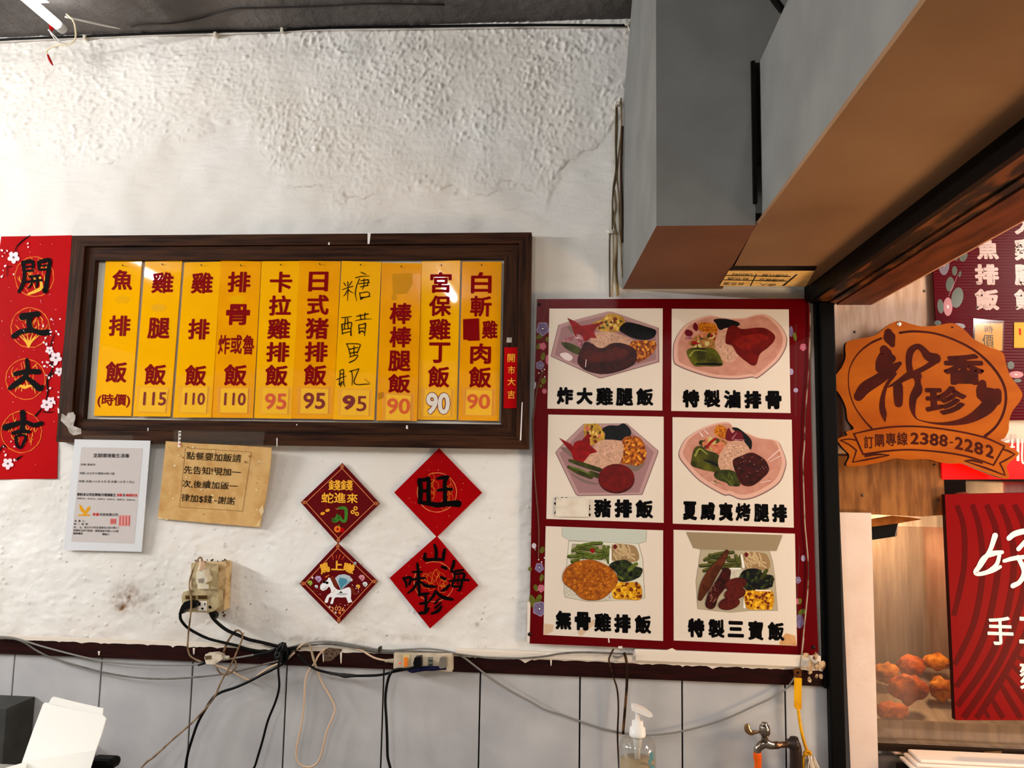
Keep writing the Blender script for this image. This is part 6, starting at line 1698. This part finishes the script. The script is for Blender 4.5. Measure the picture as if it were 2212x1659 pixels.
# beige loop
cable('beige_cable_loop', [(a, b, y_) for (a, b), y_ in zip(W2([(505, 150), (460, 195), (425, 260), (375, 330), (352, 420), (346, 550), (330, 700), (300, 850), (285, 950), (295, 1015), (340, 1052), (395, 1058), (442, 1032), (475, 970), (497, 880), (522, 780), (560, 690), (583, 620), (568, 560), (530, 490), (480, 400), (450, 320), (420, 240), (398, 150), (376, 108), (335, 114), (290, 150)]), [-.024, -.028, -.032] + [-.036] * 18 + [-.040, -.042, -.042, -.044, -.042, -.038])], 0, .0029, m_cbei, 'thin beige cable hanging in a long loop over the tiles')
cable('beige_cable_tail', [(a, b) for a, b in W2([(345, 112), (378, 106), (398, 140), (412, 190), (432, 260), (440, 285)])], -.050, .0026, M('grimy cord', (150, 136, 112), .5), 'grimy doubled cord end folded over the cables near the loop', 'cable')
# power strip
t = thing('power_strip', P(915, 1450, -.018), 'ivory power strip with an amber switch fixed over the dark rail', 'power strip')
m_strip = M('ivory strip plastic', (212, 196, 172), .4, .3, noise=(20, (180, 158, 130), .42, .75))
mb = MB(); mb.slab(W2([(1038, 182), (1486, 190), (1486, 326), (1034, 300)]), -.048, .030, m_strip); mb.build('body', t, bevel=.002)
mb = MB(); mb.slab(W2([(1106, 190), (1160, 190), (1160, 290), (1106, 290)]), -.0492, .001, M('clear switch cover', (214, 190, 140), .15)); mb.build('switch_frame', t)
mb = MB(); mb.slab(W2([(1116, 215), (1142, 215), (1142, 285), (1116, 285)]), -.0520, .003, M('amber switch', (176, 92, 20), .2, .5, emit=((230, 110, 20), .35))); mb.build('switch', t, bevel=.001)
mb = MB(); mb.slab(W2([(1302, 212), (1340, 210), (1340, 292), (1300, 292)]), -.0492, .001, M('grey green socket', (128, 130, 116), .4))
for yy in (236, 268):
    mb.poly(W2([(1310, yy), (1334, yy), (1334, yy + 7), (1310, yy + 7)]), -.0500, m_dark)
mb.build('socket', t)
c = P(*W2([(1083, 261)])[0], -.049); mb = MB(); mb.lathe((c.x, -.048, c.z), (0, -1, 0), [(.0022, 0), (.0022, .0015), (.001, .0025)], M('red pilot light', (230, 30, 20), .2, emit=((255, 30, 20), 1.2)), 10); mb.build('pilot_light', t)
mb = MB(); mb.ptube([(a, b, y_) for (a, b), y_ in zip(W2([(1034, 242), (980, 238), (900, 222), (840, 192), (790, 160), (740, 146)]), [-.036, -.036, -.036, -.034, -.03, -.026])], 0, .0030, m_cbei); mb.build('cord', t)
mb = MB()
for k in range(6):
    c = P(*W2([(972 + 11 * k, 240)])[0], -.036); mb.lathe((c.x, -.036, c.z), (1, 0, 0), [(.0048 + .0004 * k, 0), (.0048 + .0004 * k, .0018)], m_strip, 12)
mb.build('strain_relief', t)
t = thing('plug_cable', P(920, 1440, -.05), 'black plug in the power strip with its taped cord sagging back to the bundle', 'cable')
MB().slab(W2([(1198, 215), (1245, 208), (1250, 250), (1248, 295), (1200, 298), (1185, 262)]), -.072, .0225, m_cblk).build('plug', t, bevel=.003)
mb = MB(); mb.ptube([(a, b) for a, b in W2([(1210, 285), (1150, 302), (1050, 322), (930, 350), (800, 356), (690, 355), (600, 345), (500, 325), (430, 302), (365, 258), (300, 190)])], -.055, .0038, m_cblk); mb.build('cord', t)
mb = MB(); mb.ptube([(a, b) for a, b in W2([(540, 335), (600, 345), (640, 352), (670, 356), (700, 355), (740, 356)])], -.055, [.0046, .005, .0075, .006, .0045], M('grey black tape', (44, 42, 42), .5)); mb.build('tape', t)
cable('black_cable', [(a, b) for a, b in W2([(1195, 296), (1130, 305), (1060, 308), (1012, 338), (985, 420), (972, 540), (980, 700), (986, 850), (990, 980), (1010, 1067), (1035, 1200), (1020, 1900), (1040, 2600)])], -.058, .0042, m_cblk, 'black cord hanging from the power strip along a tile joint', group='black cords hanging over the tiles')
t = thing('chrome_plug_cable', P(955, 1445, -.05), 'chrome faced plug in the power strip with a dark blue cord', 'cable')
MB().slab(W2([(1392, 225), (1410, 212), (1440, 215), (1446, 250), (1440, 290), (1395, 300), (1385, 280)]), -.066, .0165, M('worn chrome', (196, 186, 176), .2, .5, 1.0), smooth=True).build('plug', t, bevel=.003)
mb = MB(); mb.ptube([(a, b) for a, b in W2([(1440, 296), (1400, 296), (1340, 300), (1280, 300), (1220, 310), (1175, 318), (1140, 302)])], -.056, [.0052, .006, .0075, .007, .0065, .004], M('dark blue cord', (22, 20, 52), .4)); mb.build('cord', t)
# peeled patch and clips on the rail
m_chipw = M('bare wood scar', (120, 100, 84), .7, noise=(60, (70, 52, 42), .4, .6), stretch=(3, 1, 3))
o = MB().slab(W2([(490, 160), (540, 140), (640, 150), (630, 172), (560, 240), (505, 245)]), -.0178, .002, m_chipw).build('trim_6'); struct(o)
for k, (x, yy, lab) in enumerate([(925, 158, 'dark cable clip on the cables near the power strip'), ]):
    c = P(*W2([(x, yy)])[0], -.036)
    o = MB().box(c.x - .004, c.x + .004, -.037, -.015, c.z - .009, c.z + .008, M('dark clip', (50, 42, 36), .5)).build('cable_clip', bevel=.002); tag(o, lab, 'clip')
# brown rods under the picture board
cable('rusty_wire', [(a, b, y_) for (a, b), y_ in zip(W3([(518, 150), (500, 185), (484, 225), (488, 260), (512, 350), (546, 460), (556, 600), (550, 780), (552, 900), (560, 1060), (562, 1200), (560, 2400)]), [-.026, -.034, -.038, -.036, -.034, -.034, -.034, -.034, -.034, -.034, -.034, -.034])], 0, .0026, M('rusty dark wire', (64, 42, 26), .6, noise=(26, (24, 14, 10), .4, .6)), 'thin dark bent wire hanging below the picture board', 'wire')
cable('rusty_rod', W3([(600, 178), (618, 250), (622, 400), (612, 550), (600, 700), (592, 805)]), -.036, .0040, M('rusty rod', (96, 66, 40), .6, noise=(22, (34, 20, 12), .42, .56)), 'thicker brown rod hanging beside the bent wire', 'rod')
cable('short_wire_end', W3([(515, 205), (560, 212), (590, 200)]), -.034, .002, m_cgrey2, 'short bent grey wire end by the brown rod', 'wire')
# wire along the right edge of the picture board
q = crop(1430, 630, 6.1444)([(1952, -10), (1950, 60), (1963, 250), (1966, 400), (1958, 700), (1942, 1100), (1920, 1400), (1900, 1659)]) + crop(1430, 880, 6.1444)([(1890, 500), (1872, 750), (1885, 1200)]) + crop(1430, 1120, 5.5306)([(1708, 60), (1722, 220), (1748, 560), (1742, 850), (1722, 1080), (1700, 1300), (1672, 1600)]) + W3([(1985, 60), (1970, 180), (1952, 300)])
cable('pale_wire', q, -.026, .0019, M('pale grimy wire', (168, 150, 128), .5, noise=(16, (70, 48, 36), .45, .6)), 'pale grimy wire running down the right part of the red picture board', 'wire')
cable('brown_wire', crop(1120, 630, 6.1444)([(330, 1040), (290, 1150), (245, 1300), (215, 1500), (200, 1659)]) + crop(1120, 880, 6.1444)([(192, 200), (198, 500), (215, 900), (250, 1300), (268, 1560)]) + crop(1120, 1120, 5.5306)([(244, 150), (242, 350), (238, 480)]), -.0235, .0018, M('brown wire', (96, 70, 54), .5), 'thin brown wire bowed down the left edge of the red picture board', 'wire')
# bundle of cables down the corner of wall and duct
V_ = crop(1180, 30, 2.6333)
m_old = M('yellowed cable', (150, 132, 98), .5, noise=(14, (104, 84, 56), .42, .64))
for k, (pts, r, m_, lab) in enumerate([([(402, 510), (404, 640), (398, 780), (402, 900), (384, 1000), (376, 1090), (392, 1200), (402, 1320), (400, 1450), (412, 1600)], .0028, m_old, 'yellowed cable in the duct corner bending in the middle of the bundle'),
                                       ([(424, 480), (428, 640), (414, 780), (404, 920), (412, 1050), (416, 1200), (424, 1330), (432, 1500)], .0026, m_old, 'yellowed cable in the duct corner nearest the grey duct'),
                                       ([(398, 530), (394, 720), (396, 880), (380, 1000), (376, 1150), (374, 1240), (362, 1260), (360, 1420), (362, 1610)], .0027, M('dark corner cable', (92, 80, 64), .6), 'darker cable at the wall side of the corner bundle'),
                                       ([(380, 1260), (382, 1400), (374, 1610)], .0026, M('ivory cable', (190, 170, 132), .5), 'ivory cable at the bottom of the corner bundle'),
                                       ([(388, 1000), (396, 1100), (386, 1180), (400, 1290), (392, 1450), (404, 1605)], .0034, m_old, 'thick yellowed cable crossing in front of the corner bundle'),
                                       ([(432, 640), (426, 900), (430, 1100), (432, 1300)], .0045, M('dark corner strip', (62, 46, 34), .7), 'dark strip in the corner behind the cables')]):  # last entry is a plain dark strip along the corner
    cable('corner_cable', V_(pts), -.010 - .003 * (k % 3), r, m_, lab, 'cable', 'cables in the duct corner')
for (x, yy, lab) in [(405, 508, 'white cable clip at the top of the corner bundle'), (366, 1240, 'white cable clip in the middle of the corner bundle'), (462, 56, 'white cable clip where the ceiling meets the duct')]:
    c = P(*V_([(x, yy)])[0], -.016)
    mb = MB(); mb.box(c.x - .009, c.x + .008, -.020, -.004, c.z - .006, c.z + .007, M('white clip', (214, 208, 196), .5))
    tag(mb.build('cable_clip', bevel=.003), lab, 'clip')
cable('white_wire', V_([(462, 60), (478, 100), (490, 160), (492, 185)]), -.018, .0022, M('white cable', (206, 200, 190), .5), 'white wire bending down from the ceiling cable beside the duct', 'wire')
# cables along the ceiling line
T_ = crop(0, 0, 3.16)
cable('ceiling_cable', [(a, b) for a, b in T_([(-60, 275), (200, 262), (600, 248), (1000, 232), (1500, 215), (1900, 208), (2212, 192)])] + [(900, 57), (1150, 54), (1340, 55), (1358, 52)], -.012, .0042, m_cblk, 'black cable running along the line of wall and ceiling', 'cable')
cable('ceiling_cable', [(a, b) for a, b in T_([(-60, 290), (200, 276), (600, 258), (1000, 243), (1470, 232), (1900, 218), (2212, 204)])] + [(900, 63), (1150, 59), (1350, 58)], -.008, .0036, M('white painted cable', (206, 200, 194), .5, noise=(8, (150, 140, 134), .45, .7)), 'white painted cable just under the black ceiling cable', 'cable')
for x, yy, lab in [(580, 256, 'small white cable clip under the hanging lamp wire'), (1926, 206, 'small white cable clip on the ceiling cable'), (1470, 236, 'small white clip on the painted ceiling cable')]:
    c = P(*T_([(x, yy)])[0], -.014)
    tag(MB().box(c.x - .005, c.x + .005, -.02, 0.0, c.z - .008, c.z + .008, M('white clip', (214, 208, 196), .5)).build('cable_clip', bevel=.002), lab, 'clip')
def on_ceiling(pts, dz=.006):
    return [PZ(a, b, CEIL - dz) for a, b in pts]
o = MB().tube(on_ceiling([(282, 58), (310, 52), (370, 50), (430, 40), (500, 20), (560, 17), (640, 15), (720, 12), (800, 8), (960, 10)]), .003, M('paint covered wire', (52, 48, 46), .6)).build('ceiling_wire')
tag(o, 'paint covered thin wire stapled across the grey ceiling', 'wire')
o = MB().tube(on_ceiling([(1655, -30), (1672, -2), (1690, 22)], .5), .008, m_cblk).build('dark_conduit')
tag(o, 'short dark conduit behind the boxed beam beside the grey duct', 'conduit')
# ================================================================== tap, strap, soap, lunch box
m_chrome = M('worn chrome tap', (170, 158, 146), .18, .5, 1.0, noise=(40, (120, 104, 90), .45, .75))
m_brass = M('brassy lever', (190, 150, 110), .22, .5, 1.0)
yT = -.075
def F3(pts, y=yT):
    return [tuple(P(a, b, y)) for a, b in W3(pts)]
t = thing('tap', P(1660, 1655, yT), 'chrome water tap with a lever handle and an orange hose on its spout', 'tap')
c = P(*W3([(1905, 880)])[0], yT)
mb = MB(); mb.lathe((c.x + .012, yT, c.z), (-1, 0, 0), [(.019, 0), (.021, .006), (.020, .018), (.013, .024), (.013, .028)], M('dark pipe', (54, 40, 34), .4, .4, .4), 18)
mb.tube([(c.x + .002, yT, c.z), (c.x + .006, yT, c.z - .02), (c.x + .007, yT + .01, c.z - .08), (c.x + .007, yT + .035, c.z - .16), (c.x + .007, yT + .04, c.z - .6)], .017, M('dark pipe', (54, 40, 34), .4, .4, .4), seg=14)
mb.build('supply_pipe', t)
MB().lathe((c.x + .002, yT, c.z), (-1, 0, -.12), [(.012, 0), (.012, .004), (.0085, .006), (.0085, .042), (.0105, .044), (.0105, .056), (.009, .060), (.009, .070)], M('brown brass ring', (116, 86, 62), .3, .5, .9), 16).build('inlet', t)
mb = MB()
mb.tube(F3([(1760, 893), (1722, 888), (1690, 878), (1660, 890), (1632, 918), (1626, 952)]), [.010, .0125, .013, .012, .0105, .010], m_chrome, seg=16)
p = P(*W3([(1684, 868)])[0], yT)
top = P(*W3([(1682, 715)])[0], yT)
ax = top - p
H = ax.length
mb.lathe(p, ax, [(.010, 0), (.0098, H * .22), (.0092, H * .30), (.0135, H * .36), (.0158, H * .48), (.0155, H * .72), (.0135, H * .86), (.009, H * .9), (.009, H * .97), (.0075, H)], m_chrome, 20)
mb.build('body', t)
mb = MB(); mb.tube(F3([(1640, 788), (1605, 792), (1575, 795), (1552, 770), (1546, 728)], yT - .004), [.004, .0055, .0075, .0095, .007], m_brass, seg=12, squash=.45); mb.build('lever_handle', t)
mb = MB(); mb.tube(F3([(1626, 945), (1628, 985), (1632, 1030), (1628, 1090), (1622, 1150)]), [.0115, .0118, .0100, .0105, .0105], M('orange hose', (228, 92, 10), .3, .3, noise=(20, (206, 70, 6), .4, .7)), seg=16); mb.build('orange_hose', t)
# yellow strap with clip and brush
m_ystrap = M('yellow strap', (228, 168, 12), .4, .25, noise=(20, (200, 130, 8), .4, .7))
t = thing('yellow_strap_brush', P(1740, 1655, -.04), 'yellow strap with a white brush tied below, hanging beside the tap', 'strap')
MB().slab(W3([(1912, 372), (1970, 375), (1968, 612), (1935, 622), (1912, 600)]), -.040, .004, m_ystrap).build('wide_strap', t)
MB().tube(F3([(1942, 610), (1955, 720), (1978, 830), (2005, 920), (2025, 955)], -.042), .0045, m_ystrap, seg=10, squash=.6).build('thin_strap', t)
mb = MB(); mb.tube(F3([(1985, 955), (2005, 935), (2035, 948), (2030, 968), (1995, 965), (1980, 1000), (1985, 1090)], -.045), .0042, m_ystrap); mb.build('knot', t)
mb = MB()
rnd = random.Random(3)
for k in range(46):
    a = rnd.uniform(-.5, .55)
    x0 = 2030 + rnd.uniform(-18, 30)
    mb.tube(F3([(x0, 972), (x0 + 40 * a, 1010), (x0 + 95 * a + 14, 1100)], -.045 + rnd.uniform(-.01, .01)), .0018, M('white bristle', (226, 212, 196), .6), seg=5, n=2)
mb.build('brush_bristles', t)
t = thing('rusty_bracket', P(1727, 1458, -.02), 'small rusty bracket at the end of the dark rail holding the yellow strap', 'bracket')
m_rust = M('rusty metal', (112, 62, 26), .6, noise=(40, (60, 30, 14), .4, .65))
mb = MB(); mb.slab(W3([(1915, 312), (1972, 310), (1970, 355), (1955, 372), (1918, 365)]), -.036, .016, m_rust); mb.build('plate', t, bevel=.002)
mb = MB(); mb.poly(W3([(1928, 322), (1948, 320), (1950, 340), (1930, 342)]), -.0365, m_dark); mb.build('hole', t)
# peeling corner at the end of the trunking
rnd = random.Random(6)
mb = MB()
m_flake = M('flaking cream paint', (196, 166, 130), .6, noise=(40, (90, 60, 40), .45, .62))
for k in range(16):
    x, yy = rnd.uniform(2000, 2150), rnd.uniform(180, 400)
    r = rnd.uniform(10, 30)
    mb.poly(W3([(x + r * rnd.uniform(.5, 1) * math.cos(a), yy + r * rnd.uniform(.7, 1.6) * math.sin(a)) for a in np.linspace(0, 5.5, 7)]), -.0362 - .0004 * k, m_flake)
struct(mb.build('trim_7'))
# soap bottle
yS = -.45
def S3(x, yy):
    return P(*W3([(x, yy)])[0], yS)
axx = S3(703, 900).x
sc = (2.43 + yS) / FOCAL / 3.5677
zc0 = S3(703, 820).z
t = thing('soap_dispenser', (axx, yS, .735), 'clear plastic soap bottle with a white pump standing low in front of the tiles', 'soap dispenser')
zsh = S3(703, 880).z
zb = .735
R0 = 135 * sc
m_clear = clear_mat('clear bottle plastic', (236, 236, 234), .10, (214, 214, 210), .10, .08)
MB().lathe((axx, yS, zb), (0, 0, 1), [(R0 * .96, 0), (R0, .006), (R0, zsh - zb - .006), (R0 * .94, zsh - zb + .004), (R0 * .75, zsh - zb + .014), (58 * sc, zc0 - zb)], m_clear, 32).build('bottle', t, fix=True)
zl_ = S3(703, 1000).z
MB().lathe((axx, yS, zb + .004), (0, 0, 1), [(R0 * .93, 0), (R0 * .93, zl_ - zb - .004)], M('tan liquid soap', (176, 146, 96), .3, .3), 32).build('liquid', t)
m_wp = M('white pump plastic', (232, 226, 220), .35, .3)
mb = MB(); mb.lathe((axx, yS, zc0), (0, 0, 1), [(58 * sc, 0), (60 * sc, 10 * sc), (56 * sc, 60 * sc), (42 * sc, 66 * sc), (40 * sc, 108 * sc), (22 * sc, 112 * sc)], m_wp, 24); mb.build('cap', t)
mb = MB(); mb.lathe((axx, yS, S3(703, 712).z), (0, 0, 1), [(18 * sc, 0), (14 * sc, 60 * sc), (22 * sc, 74 * sc)], m_wp, 16)
hd = [S3(x, yy) for x, yy in [(658, 580), (690, 577), (760, 608), (822, 660), (790, 668), (720, 640), (655, 612)]]
mb.plate([(p.x, p.z) for p in hd], yS - .011, yS + .011, m_wp); mb.build('pump_head', t, bevel=.002)
mb = MB(); mb.lathe((axx, yS, zc0), (0, 0, -1), [(32 * sc, 0), (30 * sc, 70 * sc), (22 * sc, 90 * sc), (20 * sc, 160 * sc)], M('milky dip tube', (220, 214, 206), .4), 16); mb.build('dip_tube', t)
mb = MB()
for k, (a0_, z_, h_, w_) in enumerate([(.30, 905, 60, .30), (.22, 955, 34, .22), (.36, 1000, 60, .34), (-.55, 1040, 70, .36)]):
    z1 = S3(703, z_).z; z2 = z1 - h_ * sc
    for j in range(5):
        aa = a0_ + w_ * j / 5 - 1.57 + .3; ab = a0_ + w_ * (j + 1) / 5 - 1.57 + .3
        rr = R0 * 1.004
        mb.add([(axx + rr * math.cos(aa), yS + rr * math.sin(aa), z1), (axx + rr * math.cos(ab), yS + rr * math.sin(ab), z1), (axx + rr * math.cos(ab), yS + rr * math.sin(ab), z2), (axx + rr * math.cos(aa), yS + rr * math.sin(aa), z2)], [(0, 1, 2, 3)], M('blue label print', (84, 128, 132), .4))
mb.build('label_print', t)
# lunch box with its lid up
yL = -.43
zH = P(120, 1650, yL).z
t = thing('paper_lunch_box', (P(110, 1660, yL).x, yL, .735), 'white paper lunch box with its lid standing open at the lower corner', 'lunch box')
m_pap = M('white paperboard', (240, 238, 232), .55, .2)
def lid_pt(x, yy):
    k = max(0.0, (1000 - yy) / 500.0)
    return P(*W1([(x, yy)])[0], yL + .055 * k)
lid = [(165, 985), (240, 770), (318, 562), (330, 548), (365, 550), (770, 642), (790, 668), (760, 770), (715, 900), (668, 1050), (640, 1120), (140, 1060)]
flap = [(365, 550), (392, 505), (408, 498), (560, 538), (770, 588), (766, 640)]
n = len(lid)
a = [lid_pt(*p) for p in lid]
mb = MB(); mb.add(a + [p + Vector((.001, .0022, .0004)) for p in a], [tuple(range(n)), tuple(range(2 * n - 1, n - 1, -1))] + [(i, n + i, n + (i + 1) % n, (i + 1) % n) for i in range(n)], m_pap); mb.build('lid', t)
a = [lid_pt(*p) + Vector((0, -.004 * max(0, (600 - p[1]) / 100), 0)) for p in flap]
n = len(flap)
mb = MB(); mb.add(a + [p + Vector((0, .002, 0)) for p in a], [tuple(range(n)), tuple(range(2 * n - 1, n - 1, -1))] + [(i, n + i, n + (i + 1) % n, (i + 1) % n) for i in range(n)], m_pap); mb.build('tuck_flap', t)
zb_ = lid_pt(165, 1000).z
x0, x1 = lid_pt(-20, 1040).x, lid_pt(660, 1060).x
mb = MB(); zt_ = zb_ - .006
A4 = [(x0, yL - .005, zt_ - .010), (x1, yL - .015, zt_ - .014), (x1 - .04, yL - .16, zt_ - .014), (x0 - .04, yL - .15, zt_ - .010)]
mb.add([Vector(p) for p in A4] + [Vector((p[0] * .98 + .02 * x0, p[1], .736)) for p in A4], [(4, 5, 6, 7), (0, 1, 5, 4), (1, 2, 6, 5), (2, 3, 7, 6), (3, 0, 4, 7)], m_pap, False)
mb.build('tray', t, fix=False)
p = [P(*q, yL - .004) for q in W1([(10, 1042), (188, 990), (196, 996), (190, 1060), (20, 1080)])]
mb = MB(); mb.add(p + [v + Vector((0, .002, 0)) for v in p], [(0, 1, 2, 3, 4), (9, 8, 7, 6, 5)] + [(i, 5 + i, 5 + (i + 1) % 5, (i + 1) % 5) for i in range(5)], m_pap); mb.build('side_flap', t)
# black container behind it
yK = -.38
c0, c1 = P(*W1([(640, 970)])[0], yK), P(*W1([(838, 970)])[0], yK)
o = MB().box(c0.x, c1.x, yK, yK + .05, .7355, c0.z, M('black plastic', (10, 9, 9), .4)).build('black_container', bevel=.012)
tag(o, 'black rounded plastic container standing behind the open lunch box', 'container')
# table that carries them
t = thing('side_table', (-.6, -.62, 0), 'low table under the lunch box and the soap bottle', 'table')
m_tab = M('grey table top', (150, 146, 140), .4)
MB().box(-1.75, .62, -1.1, -.36, .705, .735, m_tab).build('table_top', t, bevel=.004)
for x in (-1.65, .52):
    for y_ in (-1.02, -.42):
        MB().box(x - .02, x + .02, y_ - .02, y_ + .02, 0.0, .705, m_batten).build('leg', t)
# grey cabinet at the left edge
x1 = P(*W1([(105, 560)])[0], -.10).x
zt_ = P(*W1([(80, 490)])[0], 0).z
o = MB().box(-2.5, x1, -.13, -.006, 0.0, P(*W1([(60, 490)])[0], -.006).z, M('dark grey board', (66, 66, 64), .6, noise=(10, (54, 54, 52), .4, .7))).build('grey_cabinet', bevel=.002)
tag(o, 'dark grey low cabinet against the tiles at the left edge', 'cabinet')
# wires of the hanging lamp
def near(pts):
    return [P(a, b, y_) for a, b, y_ in pts]
t = thing('lamp_wire', P(125, 60, -.15), 'pale wires with red connectors dangling from the end of the ceiling tube', 'wire')
MB().tube(near([(143, 30, -.16), (158, 45, -.15), (163, 65, -.13), (162, 85, -.11), (150, 95, -.10), (125, 98, -.09), (106, 105, -.085), (101, 113, -.08), (106, 125, -.08)]), .0026, m_wirew).build('pale_wire', t)
MB().tube(near([(106, 64, -.14), (112, 76, -.13), (125, 90, -.11), (145, 95, -.10)]), .0018, m_wireg).build('white_wire', t)
MB().tube(near([(104, 64, -.14), (118, 78, -.13), (132, 92, -.11)]), .0018, m_wireg).build('white_wire', t)
MB().tube(near([(103, 118, -.08), (108, 130, -.08), (114, 141, -.08)]), [.0028, .004, .0042, .002], m_redplug).build('red_tip', t)
MB().slab([(110, 43), (121, 47), (113, 57), (107, 64), (105, 55)], -.15, .012, m_redplug).build('red_connector', t)
MB().tube(near([(140, 36, -.155), (180, 45, -.12), (230, 56, -.06), (262, 61, -.03), (285, 62, -.012)]), .0035, M('white lamp cable', (200, 198, 194), .5)).build('feed_cable', t)
